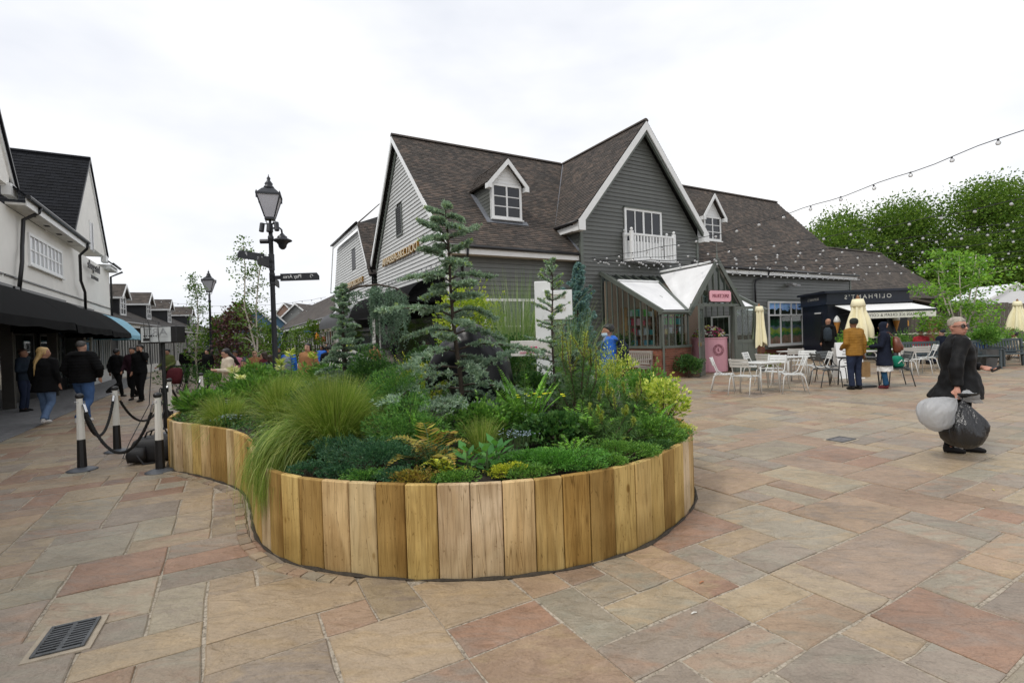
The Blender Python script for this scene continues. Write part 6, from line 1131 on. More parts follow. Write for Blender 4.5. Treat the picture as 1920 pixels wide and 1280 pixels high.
conifer('hanging_larch', 'spindly larch sapling against the grey wall right of the porch', W(7.9, -.55), 3.35, .55, L_pine, 36, 8, .05, .012, .6, 0, .6, .5, (0, 0), None, 3, 6, .03)
# pots and hedging on the right
def pot(loc, r, h, m, name='plant_pot', lab='', rz=0, sq=False):
    t = thing(name, lab, 'pot', loc, rz); n = 4 if sq else 16; MB().lathe([(r*.72, 0), (r, h), (r*.9, h), (r*.88, h*.9), (.01, h*.9)], n, rot=math.pi/4 if sq else 0).build('pot', m, t); return t
M_pot = mat('grey_pot', srgb(86, 88, 88), .6, .1, 6)
pot((15.75, 16.75, 0), .42, .62, M_pot, lab='square grey planter pot beside the slatted bench', sq=True, rz=.2); shrub('potted_shrub', 'glossy green shrub growing in the square grey pot', (15.75, 16.75, .52), (.45, .42, .42), 1800, L_mid, .085, .5, 18)
shrub('camellia_bush', 'round dark green bush at the conservatory corner', W(1.72, -3.3), (.46, .38, .38), 2400, L_dark, .07, .55, 18); shrub('fern_bush', 'yellow green fern bush right of the porch doors', W(6.0, -3.2), (.5, .35, .26), 1500, leafmat('fernbush', (.08, .14, .02), (.16, .22, .03)), .09, .35, 16)
for i, (x, y) in enumerate([(13.9, 20.4), (15.6, 20.0), (17.4, 19.6), (19.2, 19.4), (20.9, 19.2)]): shrub('flowering_hedge', ['hedge section nearest the kiosk', 'hedge section behind the capped man', 'hedge section behind the walker', 'hedge section behind the blue jacket', 'hedge section at the right parasol'][i], (x, y, 0), (.95, .45, .62), 2200, L_mid if i % 2 else L_bright, .075, .4, 22, 'hedge', 'hedge behind the terrace'); 
flowers('white_roses', 'white flowers on the hedge behind the terrace', (16.2, 19.6, 1.05), 70, .75, (.75, .75, .7), .05, .05)
fl = thing('flower_arrangement', 'mixed bouquet in white purple and green on the pink counter', 'flowers', W(4.05, -2.25, 1.272)); P = rdir(500, 0, 1)*np.array([.55, .5, .36])*rg.uniform(.4, 1, (500, 1)); P[:, 2] = np.abs(P[:, 2]); foliage('leaves', [leaves_np(P, P+rg.normal(size=P.shape)*.3, .1, .05)], L_jun2, fl)
for c, nmf, k in (((.7, .7, .62), 'white_blooms', 40), ((.25, .06, .12), 'plum_blooms', 60), ((.45, .45, .15), 'lime_blooms', 40)):
    P = rdir(k, .1, 1)*np.array([.55, .5, .40]); P[:, 2] = np.abs(P[:, 2]); P = np.repeat(P, 8, 0); foliage(nmf, [leaves_np(P, rdir(len(P), -.2, 1), .07, .06)], leafmat(nmf, c, tuple(x*.8 for x in c)), fl)
for i, (s_, t_, w_) in enumerate([(1.35, -.7, .28), (2.6, -1.9, .3)]): pot(W(s_, t_, .02), .28, .75, M_pot, lab=['grey pot with plant inside the conservatory at left', 'grey pot inside the conservatory near the porch'][i]); shrub('indoor_plant', ['leafy plant in the left conservatory pot', 'leafy plant in the pot near the porch'][i], W(s_, t_, .7), (.3, .3, .4), 500, L_dark, .12, .4, 10)
# ================================================================== LAMP POSTS
M_lglass = mat('frosted_lantern_glass', srgb(196, 196, 204), .25, .05, 3)
def lamp(label, loc, H, k=1.0, rz=.35, extras=None, group='victorian style lamp posts'):
    t = thing('lamp_post', label, 'street lamp', loc, rz, group); zl = H-.98*k
    MB().lathe([(.11*k, 0), (.11*k, .5), (.085*k, .55), (.062*k, .62), (.055*k, 1.2), (.046*k, zl-.45*k), (.06*k, zl-.42*k), (.06*k, zl-.36*k), (.042*k, zl-.33*k), (.042*k, zl-.1*k), (.028*k, zl-.08*k), (.02*k, zl+.02*k)], 14).build('post', M_iron, t, smooth=True)
    for a in range(4):
        an = math.pi/2*a+math.pi/4; c, s = math.cos(an), math.sin(an); MB().tube([(.02*c, .02*s, zl-.12*k), (.1*k*c, .1*k*s, zl-.06*k), (.13*k*c, .13*k*s, zl+.0*k), (.11*k*c, .11*k*s, zl+.05*k)], .008*k, 5).build('scroll', M_iron, t, smooth=True)
    l = MB().box(-.10*k, .10*k, -.10*k, .10*k, zl, zl+.05*k).build('lantern_base', M_iron, t)
    b, u, z0, z1 = .095*k, .225*k, zl+.05*k, zl+.5*k; cs = [(-1, -1), (1, -1), (1, 1), (-1, 1)]
    for i in range(4):
        p, q = cs[i], cs[(i+1) % 4]; MB().add([(p[0]*b, p[1]*b, z0), (q[0]*b, q[1]*b, z0), (q[0]*u, q[1]*u, z1), (p[0]*u, p[1]*u, z1)], [(0, 1, 2, 3)]).build('pane', M_lglass, l); MB().bar((p[0]*b, p[1]*b, z0), (p[0]*u, p[1]*u, z1), .02*k, .02*k).build('corner_bar', M_iron, l)
    MB().box(-u-.02*k, u+.02*k, -u-.02*k, u+.02*k, z1, z1+.04*k).build('lantern_frame', M_iron, l)
    for c in cs: MB().lathe([(.015*k, z1-.08*k), (.018*k, z1+.05*k), (.002, z1+.09*k)], 6, (c[0]*u, c[1]*u, 0)).build('corner_finial', M_iron, l)
    r4 = math.sqrt(2); MB().lathe([(u*r4, z1+.04*k), (.13*k*r4, z1+.15*k), (.10*k*r4, z1+.17*k)], 4, rot=math.pi/4).build('lantern_roof', M_iron, l)
    MB().lathe([(.12*k, z1+.17*k), (.10*k, z1+.22*k), (.07*k, z1+.25*k), (.085*k, z1+.28*k), (.05*k, z1+.33*k), (.03*k, z1+.36*k), (.04*k, z1+.40*k), (.012*k, z1+.44*k), (.004, z1+.49*k)], 14).build('finial', M_iron, l, smooth=True)
    return t, zl
l1, zl1 = lamp('tall lamp post with cameras and black finger signs behind the planter', (-5.16, 10.9, 0), 5.22, 1.0)
cam_r = .35
def L1(x, y, z): return Matrix.Rotation(-cam_r, 4, 'Z') @ Vector((x, y, z))     # world offsets -> lamp frame
MB().tube([L1(0, 0, 4.06), L1(.2, 0, 4.06), L1(.24, 0, 4.02), L1(.25, 0, 3.93)], .02, 7).build('camera_arm', M_iron, l1, smooth=True); c = L1(.25, 0, 0)
dome = MB().lathe([(.03, 3.94), (.06, 3.9), (.10, 3.87), (.10, 3.84), (.19, 3.80), (.20, 3.78), (.12, 3.74), (.09, 3.70), (.075, 3.64), (.04, 3.6), (.01, 3.59)], 18, (c.x, c.y, 0)).build('dome_camera', M_iron, l1, smooth=True)
for dx, z, tl in ((-.15, 4.16, .1), (.15, 4.17, -.35), (0, 4.15, 0)):
    p = L1(dx, -.04, z); q = L1(dx+.08*math.sin(tl)*-1, -.08, z-.18); MB().tube([p, q], .05, 10).build('floodlight', M_iron, l1); MB().bar(L1(0, 0, z-.02), p, .02, .02).build('bracket', M_iron, l1)
MB().box(-.05, .05, -.05, .05, 3.98, 4.12).build('control_box', M_iron, l1); p, q = L1(-.22, -.02, 3.78), L1(-.04, 0, 3.78); MB().tube([p, q], .05, 8).build('bullet_camera', M_iron, l1)
def finger(dirv, z, Lb, txt, h=.16):
    d = Vector(dirv).normalized(); dl = L1(*d); M = Matrix.Rotation(math.atan2(dl.y, dl.x), 4, 'Z'); o = MB().prism([M @ Vector((x, -.012, z+zz)) for x, zz in ((.18, -h/2), (Lb-.03, -h/2), (Lb, -h/2), (Lb, h/2-.07), (Lb-.05, h/2), (.18, h/2))], M @ Vector((0, .024, 0))).build('finger_sign', M_iron, l1)
    MB().bar(M @ Vector((.03, 0, z)), M @ Vector((.18, 0, z)), .03, .08).build('sign_clamp', M_iron, l1); MB().lathe([(.058, z-.1), (.058, z+.1)], 12).build('sign_collar', M_iron, l1)
    n = M @ Vector((0, -1, 0)); 
    if n.dot(L1(0, -1, 0)) < 0: n = -n
    return o, M, n
o, Mf, n = finger((1, .0, 0), 2.99, 1.02, ''); text_obj('Play Area', .105, n, (Mf @ Vector((.44, 0, 3.0)))+n*.012, M_white, o, .003, True, 1, name='lettering'); MB().tube([(Mf @ Vector((.86+.03*math.cos(a), 0, 2.995+.03*math.sin(a))))+n*.014 for a in [i*.5 for i in range(10)]], .006, 4).build('symbol', M_white, o)
o, Mf, n = finger((-.42, -.9, 0), 3.4, .8, ''); text_obj('P', .1, n, (Mf @ Vector((.62, 0, 3.42)))+n*.012, M_white, o, .003, True, 1, name='lettering'); text_obj('Exit', .09, n, (Mf @ Vector((.3, 0, 3.38)))+n*.012, M_white, o, .003, True, 1, name='lettering')
o, Mf, n = finger((.12, -.99, 0), 3.25, .8, ''); text_obj('Toilets', .1, n, (Mf @ Vector((.5, 0, 3.25)))+n*.012, M_white, o, .003, True, 1, name='lettering')
finger((-.3, .95, 0), 2.95, 1.0, '')
lamp('second lamp post standing in the street beyond the slender birch', (-13.2, 22, 0), 4.89, 1.0, .3); lamp('far lamp post in front of the blue houses', (-22.2, 42, 0), 4.1, 1.1, .2); lamp('farthest lamp post down the street', (-28, 62, 0), 4.2, 1.1, .1)
# ================================================================== ROPE BARRIER, SPEAKER, BAG
M_wpost = mat('cream_post_paint', srgb(222, 220, 212), .4, .05, 6, spec=.5); M_blk = mat('black_post_paint', (.012, .012, .013), .45, .2, 8); M_base = mat('grey_rubber_base', srgb(84, 88, 94), .45, .12, 6); M_steel = mat('chrome_hook', (.6, .6, .6), .25, .1, 9, metal=.9)
POSTS = [(-5.62, 6.48), (-6.04, 7.59), (-4.46, 6.27), (-6.25, 9.1), (-6.6, 10.6)]
PL_ = ['white topped rope post nearest the left edge of the photo', 'white topped rope post behind the front two', 'white topped rope post against the planter boards', 'white topped rope post behind the loudspeaker stand', 'farthest white topped rope post at the back left of the planter']
for (x, y), lab in zip(POSTS, PL_):
    t = thing('barrier_post', lab, 'barrier post', (x, y, 0), .3, 'rope barrier posts'); MB().lathe([(.165, 0), (.165, .008), (.13, .022), (.07, .04), (.05, .042)], 28).build('base', M_base, t, smooth=True)
    MB().lathe([(.055, .042), (.047, .40)], 8).build('lower_post', M_blk, t); MB().lathe([(.0468, .401), (.033, .93)], 8).build('upper_post', M_wpost, t); MB().lathe([(.034, .93), (.046, .945), (.046, .965), (.036, .985), (.015, .995)], 16).build('cap', M_blk, t, smooth=True)
    for a in (0, 1.57, 3.14, 4.71): MB().tube([(.034*math.cos(a), .034*math.sin(a), .88), (.055*math.cos(a), .055*math.sin(a), .89), (.055*math.cos(a), .055*math.sin(a), .86)], .005, 5).build('hook', M_steel, t)
M_rope = mat('black_rope', (.012, .012, .012), .85, .3, 60, .5)
def rope(a, b, sagd, label):
    t = thing('barrier_rope', label, 'rope', (0, 0, 0), 0, 'black barrier ropes'); A, B = Vector((*POSTS[a], .85)), Vector((*POSTS[b], .85)); d = (B-A).normalized(); A += d*.06; B -= d*.06; n = 90; core = []
    for i in range(n+1): f = i/n; p = A.lerp(B, f); p.z -= sagd*(1-(2*f-1)**2)**.9; core.append(p)
    for s in range(3):
        pts = []
        for i, p in enumerate(core): an = i*.9+s*2.094; dd = (core[min(i+1, n)]-core[max(i-1, 0)]).normalized(); x = dd.cross(Vector((0, 0, 1))).normalized(); y = x.cross(dd); pts.append(p+(x*math.cos(an)+y*math.sin(an))*.0085)
        MB().tube(pts, .0115, 6).build('strand', M_rope, t, smooth=True)
    for p, q in ((core[0], core[3]), (core[-1], core[-4])): MB().tube([p, q], .021, 10).build('end_cap', M_steel, t)
rope(0, 2, .62, 'front rope sagging between the two nearest posts'); rope(0, 1, .5, 'rope from the left post to the one behind it'); rope(1, 3, .5, 'rope sagging towards the post behind the loudspeaker'); rope(3, 4, .4, 'farthest rope behind the loudspeaker')
sp = thing('loudspeaker', 'loudspeaker on a black pole with its pale lettered back towards us', 'loudspeaker', (-5.42, 7.75, 0), .12)
MB().box(-.235, .285, -.12, .14, 1.62, 1.885).build('cabinet', M_blk, sp, bevel=.012); MB().box(-.215, .205, -.128, -.121, 1.64, 1.865).build('back_plate', mat('pale_grey_plate', srgb(190, 194, 194), .45), sp); M_gtx = mat('grey_print', srgb(150, 152, 154), .5)
text_obj('ART', .15, (0, -1, 0), (-.01, -.1285, 1.79), M_gtx, sp, .003, True, 1.2, name='lettering')
for i in range(7): MB().lathe([(.009, 0), (.009, .006)], 8).v; MB().ball((-.17+i*.034, -.132, 1.735), .009 if i != 3 else .013, 8, 5).build('knob', M_blk, sp)
MB().box(-.185, -.1, -.133, -.1285, 1.66, 1.7).build('power_socket', M_blk, sp); MB().box(.07, .17, -.131, -.1285, 1.717, 1.722).build('print_line', M_gtx, sp)
MB().tube([(.02, 0, .55), (.02, 0, 1.62)], .026, 10).build('pole', M_blk, sp); MB().tube([(.02, 0, .3), (.02, 0, .9)], .034, 10).build('lower_pole', M_blk, sp); MB().lathe([(.05, .86), (.05, .93)], 10, (.02, 0, 0)).build('collar', M_blk, sp)
for a in (.4, 2.5, 4.6): MB().tube([(.02, 0, .62), (.02+.42*math.cos(a), .42*math.sin(a), .012)], .014, 7).build('leg', M_blk, sp); MB().tube([(.02, 0, .32), (.02+.25*math.cos(a), .25*math.sin(a), .27)], .01, 6).build('brace', M_blk, sp)
def cable(name, label, pts, r=.006, m=None):
    P = catmull([(0, 0)], True) if 0 else pts; t = MB().tube(P, r, 6).build(name, m or M_blk, smooth=True, label=label, cat='cable'); return t
cable('speaker_cable', 'black cable looping over the loudspeaker and down its front', [(-5.56, 7.6, 1.7), (-5.56, 7.58, 1.95), (-5.52, 7.62, 1.97), (-5.49, 7.6, 1.9), (-5.48, 7.6, 1.3), (-5.5, 7.55, .7), (-5.62, 7.3, .2), (-5.5, 7.0, .02), (-5.1, 6.9, .012)]); cable('speaker_cable', 'thin black cable hanging from the middle of the loudspeaker', [(-5.4, 7.7, 1.93), (-5.36, 7.6, 1.95), (-5.34, 7.58, 1.7), (-5.3, 7.6, 1.2), (-5.2, 7.5, .6), (-5.0, 7.3, .03)])
bg_ = thing('equipment_bag', 'black holdall bag with straps on the ground behind the rope post', 'bag', (-4.98, 6.95, 0), .25); M_bag = mat('black_nylon', (.014, .014, .015), .55, .3, 9, .3)
m = MB().slices([(0, 0, .01, .26, .17), (0, 0, .06, .29, .19), (0, 0, .2, .29, .19), (0, 0, .28, .26, .17), (0, 0, .33, .18, .11), (0, 0, .34, .05, .04)], 26, pw=.6); m.v = [tuple(Vector(v)*(1+.05*noise.noise(Vector(v)*9))) for v in m.v]; m.build('body', M_bag, bg_, smooth=True); MB().slices([(-.16, -.2, .03, .11, .06), (-.16, -.21, .12, .12, .07), (-.16, -.2, .22, .1, .05)], 16, pw=.6).build('side_pocket', M_bag, bg_, smooth=True)
for y in (-.08, .08): MB().tube([(-.12, y, .3), (-.08, y, .4), (.0, y, .43), (.08, y, .4), (.12, y, .3)], .011, 6).build('handle', M_bag, bg_, smooth=True)
MB().tube([(-.2, -.15, .25), (-.12, -.28, .12), (-.05, -.3, .015), (.05, -.26, .012), (.08, -.2, .02)], .014, 6, sq=.4).build('strap', M_bag, bg_, smooth=True)
# ================================================================== TERRACE FURNITURE
M_wm = mat('pale_grey_powder_coat', srgb(206, 207, 204), .4, .04, 8); M_gm = mat('graphite_powder_coat', srgb(74, 77, 78), .4, .08, 8)
def chair_proto(m):
    me = {}
    def q(n, mb): x = mb.mesh(n); x.materials.append(m); [setattr(p, 'use_smooth', n in ('leg', 'back_post')) for p in x.polygons]; me.setdefault(n, []).append(x)
    for sx in (-1, 1):
        q('leg', MB().tube([(sx*.2, .12, .43), (sx*.23, .19, .43), (sx*.245, .22, .40), (sx*.255, .26, 0)], .0125, 8)); q('leg', MB().tube([(sx*.2, -.1, .43), (sx*.235, -.16, .43), (sx*.245, -.2, .40), (sx*.26, -.29, 0)], .0125, 8)); q('back_post', MB().tube([(sx*.215, -.02, .44), (sx*.215, -.13, .5), (sx*.205, -.2, .68), (sx*.2, -.26, .86)], .0115, 8))
        q('seat_rail', MB().box(sx*.2-.012, sx*.2+.012, -.2, .21, .425, .44))
    for i in range(7):
        y = -.2+i*.062; z = .446-.012*math.sin(i/6*math.pi); q('seat_slat', MB().box(-.235, .235, y, y+.052, z, z+.012))
    for i in range(3):
        z = .66+i*.068; y = -.205-i*.024
        vs = []
        for k in range(7): x = -.235+.47*k/6; c = .03*(1-(2*k/6-1)**2); vs += [(x, y-c, z), (x, y-c-.02, z+.056), (x, y-c-.012, z), (x, y-c-.032, z+.056)]
        fs = []
        for k in range(6): a, b = 4*k, 4*k+4; fs += [(a, b, b+1, a+1), (a+3, b+3, b+2, a+2), (a+1, b+1, b+3, a+3), (a+2, b+2, b, a)]
        fs += [(0, 1, 3, 2), (24, 26, 27, 25)]; q('back_slat', MB().add(vs, fs))
    return me
CH_W, CH_G = chair_proto(M_wm), chair_proto(M_gm)
def chair(x, y, fx, fy, label, proto=CH_W, group='pale metal slatted chairs'):
    t = thing('slatted_chair', label, 'chair', (x, y, 0), math.atan2(fy-y, fx-x)-math.pi/2, group)
    for n, lst in proto.items():
        for me in lst: inst(n, me, t)
    return t
def table(x, y, label, m, rz=.4, sz=.68, group='metal cafe tables', hole=False):
    t = thing('cafe_table', label, 'table', (x, y, 0), rz, group); MB().box(-sz/2, sz/2, -sz/2, sz/2, .715, .735).build('top', m, t, bevel=.006); MB().box(-sz/2+.03, sz/2-.03, -sz/2+.03, sz/2-.03, .69, .7145).build('apron', m, t)
    for sx in (-1, 1):
        for sy in (-1, 1): MB().tube([(sx*.16, sy*.16, .70), (sx*(sz/2-.1), sy*(sz/2-.1), .69), (sx*(sz/2-.06), sy*(sz/2-.06), .62), (sx*(sz/2-.03), sy*(sz/2-.03), 0)], .017, 8).build('leg', m, t, smooth=True)
    return t
table(5.95, 12.1, 'pale square table nearest the planter', M_wm); T1 = (5.95, 12.1)
for (x, y), lab in zip([(5.22, 12.45), (5.42, 11.72), (6.62, 11.85), (6.55, 12.6)], ['pale chair at the near table, farther of the two on its left', 'pale chair at the near table, left front', 'pale chair at the near table, right front', 'pale chair at the near table, right rear']): chair(x, y, *T1, lab)
table(7.72, 13.95, 'pale square table behind the nearest one', M_wm, .2); T2 = (7.72, 13.95)
for (x, y), lab in zip([(7.0, 13.65), (7.05, 14.6), (8.4, 13.7), (8.42, 14.5)], ['pale chair at the second table, left front', 'pale chair at the second table, left rear', 'pale chair at the second table, right front', 'pale chair at the second table, right rear']): chair(x, y, *T2, lab)
table(8.85, 12.85, 'dark table holding the closed parasol between the two standing shoppers', M_gm, .1); T3 = (8.85, 12.85)
for (x, y), lab in zip([(8.02, 12.85), (8.7, 13.7), (9.65, 12.6)], ['dark chair left of the man in the mustard jacket', 'dark chair behind the parasol table', 'dark chair with a green bag behind the hooded shopper']): chair(x, y, *T3, lab, CH_G, 'graphite slatted chairs')
table(11.05, 15.9, 'pale table right of the hooded shopper', M_wm, .3); table(12.6, 16.3, 'pale table behind the woman with the bin bags', M_wm, .1); table(9.6, 17.2, 'pale table against the conservatory wall', M_wm); table(18.9, 18.1, 'pale table near the right parasol', M_wm); table(21, 17.6, 'pale table at the right edge', M_wm)
for x, y, tx, ty, lab in [(11.45, 14.75, 11.3, 16, 'pale chair with its back to us right of the brown backpack'), (10.35, 15.6, 11.05, 15.9, 'pale chair side on behind the hooded shopper'), (12.35, 15.3, 12.6, 16.3, 'pale chair behind the walking woman'), (13.2, 16.0, 12.6, 16.3, 'pale chair right of the walking woman'), (9.3, 16.5, 9.6, 17.2, 'pale chair near the conservatory corner'), (18.4, 17.2, 18.9, 18.1, 'pale chair at the right parasol table'), (19.5, 17.3, 18.9, 18.1, 'second pale chair at the right parasol table'), (20.6, 16.7, 21, 17.6, 'pale chair at the right edge of the terrace'), (18.1, 18.9, 18.9, 18.1, 'pale chair under the man in the blue jacket')]: chair(x, y, tx, ty, lab)
slat_bench('slatted_bench', 'slate blue slatted bench behind the walking woman on the left', (13.75, 16.75, 0), math.pi+RAD(-2)+math.pi, 1.5, M_bench); slat_bench('slatted_bench', 'slate blue slatted bench next to the grey pot', (15.1, 16.3, 0), RAD(-4), 1.1, M_bench); slat_bench('slatted_bench', 'slate blue slatted bench right of the grey pot', (16.9, 16.9, 0), RAD(-4), 1.1, M_bench)
M_can = mat('cream_parasol_canvas', srgb(236, 228, 192), .8, .05, 3, .05); M_teak = mat('teak_pole', (.22, .10, .04), .5, .2, 9)
def parasol(label, loc, z0, z1, R, k):
    t = thing('closed_parasol', label, 'parasol', loc, 0, 'closed cream parasols'); MB().tube([(0, 0, .0), (0, 0, z1+.02)], .022, 8).build('pole', M_teak, t); MB().lathe([(.03, z1-.02), (.045, z1+.02), (.03, z1+.06), (.012, z1+.1)], 10).build('finial', M_teak, t, smooth=True)
    n = 64; vs = []; zs = [z1, z1-.14, z1-.2, z1-.3, (z0+z1)/2, z0+.2, z0]; rr = [.03, .12, .14, .13, R*.75, R, R*1.02]
    for j, (z, r) in enumerate(zip(zs, rr)):
        for i in range(n): a = 2*math.pi*i/n; f = 1+(.0 if j < 1 else .28)*math.cos(a*8+k)*(.4 if j < 3 else 1)*(1-.3*math.cos(a*3)); vs.append((r*f*math.cos(a), r*f*math.sin(a), z+(-.05*math.cos(a*8+k)+.07*math.cos(a*2+k) if j == len(zs)-1 else 0)))
    MB().add(vs, [(j*n+i, j*n+(i+1) % n, (j+1)*n+(i+1) % n, (j+1)*n+i) for j in range(len(zs)-1) for i in range(n)]).build('canvas', M_can, t, smooth=True)
    MB().lathe([(.12, z1-.0), (.17, z1-.18), (.155, z1-.19)], 20).build('cap_flap', M_can, t, smooth=True); MB().box(-.25, .25, -.25, .25, 0, .05).build('base', M_gm, t); return t
parasol('closed cream parasol between the two standing shoppers', (8.72, 12.6, 0), 1.26, 2.2, .24, 0); parasol('closed cream parasol at the right edge of the terrace', (20.5, 20.3, 0), 1.15, 2.3, .3, 1); parasol('closed cream parasol behind the open porch door', (9.05, 18.3, 0), .95, 2.35, .2, 2)
# boards behind the kiosk queue, sandwich board, bin bag
ab = thing('menu_board', 'white a-frame menu board behind the parasol table', 'sign board', (9.9, 14.8, 0), -.1); MB().prism([(-.35, -.22, 0), (.35, -.22, 0), (.35, -.02, 1.05), (-.35, -.02, 1.05)], (0, .02, 0)).build('front_panel', M_white, ab); MB().prism([(-.35, .22, 0), (.35, .22, 0), (.35, .02, 1.05), (-.35, .02, 1.05)], (0, -.02, 0)).build('rear_panel', M_white, ab)
M_sk = mat('board_print', srgb(150, 150, 148), .6)
for i in range(7): z = .35+i*.085; y = -.22+.2*z/1.05-.004; MB().box(-.2+.03*(i % 2), .2-.04*(i % 3), y-.003, y, z, z+.03).build('print_line', M_sk, ab)
# ================================================================== RIGHT BACKGROUND
M_fence = mat('weathered_timber', srgb(96, 90, 82), .85, .3, 7, .4, stretch=(6, 6, .6), objr=.18)
fn = thing('timber_fence', 'weathered grey vertical board fence behind the terrace', 'fence', (20.6, 24.2, 0), RAD(-4)); rf = random.Random(2)
for i in range(38): x = i*.19; h = 2.35+rf.uniform(-.03, .05); MB().box(x, x+.165, 0, .025, .05, h).build('board', M_fence, fn)
for z in (.5, 1.3, 2.1): MB().box(0, 7.2, .026, .07, z, z+.09).build('rail', M_fence, fn)
shd = thing('timber_shed', 'weathered board shed with low tiled roof right of the kiosk', 'shed', (18.3, 23.6, 0), RAD(4))
for i in range(16): x = i*.18; MB().box(x, x+.165, 0, .03, .05, 2.4-.03*i).build('board', M_fence, shd)
MB().box(.03, 2.85, .031, 2.6, 0, 1.9).build('core', M_dark, shd); MB().prism([(-.25, -.35, 2.75), (3.2, -.35, 2.05), (3.2, 2.8, 2.5), (-.25, 2.8, 3.2)], (0, 0, .09)).build('roof', M_tile2, shd); MB().box(1.3, 2.1, -.03, -.005, .1, 1.75).build('rust_panel', mat('rusty_panel', srgb(96, 58, 40), .8, .3, 6), shd); MB().box(2.2, 2.75, -.05, -.001, 1.0, 1.9).build('hatch', M_fence, shd)
wt = thing('white_gable_tent', 'white gabled marquee top showing over the fence at the right edge', 'tent', (30.6, 30.4, 0), 0); MB().prism([(-1.6, 0, 0), (1.6, 0, 0), (1.6, 0, 2.9), (0, 0, 3.75), (-1.6, 0, 2.9)], (0, 3, 0)).build('cover', mat('white_pvc', srgb(222, 224, 226), .5, .03), wt)
for sg in (-1, 1): barge(wt, (sg*1.75, -.05, 2.85), (0, -.05, 3.85), .14, .06, (0, -1, 0))
lb = thing('life_ring_sign', 'orange plaque on a post beside the kiosk', 'sign', (18.0, 22.9, 0), 0); MB().lathe([(.02, 0), (.02, 1.4)], 8).build('post', M_black, lb); MB().slices([(0, -.02, 1.4, .06, .04), (0, -.02, 1.45, .13, .05), (0, -.02, 1.65, .13, .05), (0, -.02, 1.72, .06, .04)], 12).build('plaque', mat('orange_plaque', srgb(230, 160, 30), .5), lb)
# ================================================================== FESTOON LIGHTS
def bulbmat():
    k = NT('clear_bulb_glass'); k.n.remove(k.b); d = k.new('ShaderNodeBsdfGlossy'); d.inputs['Roughness'].default_value = .08; tr = k.new('ShaderNodeBsdfTransparent'); df = k.new('ShaderNodeBsdfDiffuse'); df.inputs[0].default_value = (.9, .91, .92, 1); s1 = k.new('ShaderNodeMixShader'); s1.inputs[0].default_value = .42; k.ln(tr.outputs[0], s1.inputs[1]); k.ln(df.outputs[0], s1.inputs[2]); s2 = k.new('ShaderNodeMixShader'); fr = k.new('ShaderNodeFresnel'); fr.inputs[0].default_value = 1.5; k.ln(fr.outputs[0], s2.inputs[0]); k.ln(s1.outputs[0], s2.inputs[1]); k.ln(d.outputs[0], s2.inputs[2]); k.ln(s2.outputs[0], k.o.inputs[0]); return k.m
bulb_me = MB().slices([(0, 0, -.118, .012, .012), (0, 0, -.112, .03, .03), (0, 0, -.09, .043, .043), (0, 0, -.072, .045, .045), (0, 0, -.052, .036, .036), (0, 0, -.035, .018, .018)], 10).mesh('bulb'); bulb_me.materials.append(bulbmat()); [setattr(p, 'use_smooth', True) for p in bulb_me.polygons]
hold_me = MB().lathe([(.012, .006), (.02, 0), (.02, -.04), (.016, -.045)], 8).mesh('lamp_holder'); hold_me.materials.append(M_black)
def festoon(label, a, b, sagd, step=.62, sc_=.85):
    t = thing('festoon_string', label, 'string lights', (0, 0, 0), 0, 'festoon light strings'); a, b = Vector(a), Vector(b); Ln = (b-a).length; n = max(8, int(Ln/.31)); f_ = lambda f: a.lerp(b, f)-Vector((0, 0, sagd*4*f*(1-f))); pts = []
    for i in range(n+1): p = f_(i/n); p.z += .02*math.sin(i*1.3); pts.append(p)
    MB().tube(pts, .0085, 5, False).build('cable', M_black, t); k = int(Ln/step)
    for i in range(k):
        p = f_((i+.5)/k); bo = inst('bulb', bulb_me, t, Matrix.Translation(p) @ Matrix.Rotation(random.uniform(0, 6), 4, 'Z') @ Matrix.Rotation(random.uniform(-.12, .12), 4, 'X') @ Matrix.Scale(sc_, 4)); inst('lamp_holder', hold_me, bo)
s0 = W(.2, -.2, 4.3); s1 = W(.35, -.22, 4.24); s2 = W(2.2, -.6, 4.15)
festoon('festoon string rising highest across the sky at right', s0, (9.3, 7.3, 4.95), .45); festoon('second festoon string, crossing the trees high at right', s1, (13.6, 10.5, 4.62), .4); festoon('third festoon string, across the middle of the trees', s1+Vector((.1, -.05, -.03)), (16.2, 12.6, 4.55), .45); festoon('fourth festoon string, in front of the birch crown', s1+Vector((.2, -.1, -.05)), (18.6, 15.2, 4.35), .45); festoon('fifth festoon string, low over the fence', s2, (20.5, 17.5, 4.2), .4); festoon('lowest festoon string along the right gutter line', W(6.5, -.35, 4.15), (22.5, 21.5, 3.9), .25, .5); festoon('sixth festoon string, between the third and fourth strands', s1+Vector((.15, -.08, -.04)), (17.4, 13.8, 4.5), .42); festoon('seventh festoon string, just above the timber fence', s2+Vector((.3, 0, 0)), (21.5, 19, 4.1), .35); festoon('festoon string following the eaves of the right wing', W(.3, -.28, 4.2), W(19.5, -.4, 4.1), .14, .5)
for i, e_ in enumerate([(9.3, 7.3, 4.95), (13.6, 10.5, 4.62), (16.2, 12.6, 4.55), (18.6, 15.2, 4.35), (20.5, 17.5, 4.2), (22.5, 21.5, 3.9), (17.4, 13.8, 4.5), (21.5, 19, 4.1)]):
    po = thing('festoon_pole', ['slim black pole carrying the highest festoon string', 'slim black pole carrying the second festoon string', 'slim black pole carrying the third festoon string', 'slim black pole carrying the fourth festoon string', 'slim black pole carrying the fifth festoon string', 'slim black pole carrying the lowest festoon string', 'slim black pole carrying the sixth festoon string', 'slim black pole carrying the seventh festoon string'][i], 'pole', (e_[0], e_[1], 0), 0, 'festoon poles at the right of the terrace'); MB().lathe([(.05, 0), (.05, .3), (.03, .34), (.025, e_[2]+.05)], 10).build('shaft', M_iron, po, smooth=True); MB().ball((0, 0, e_[2]+.08), .045, 10, 6).build('finial', M_iron, po, smooth=True)
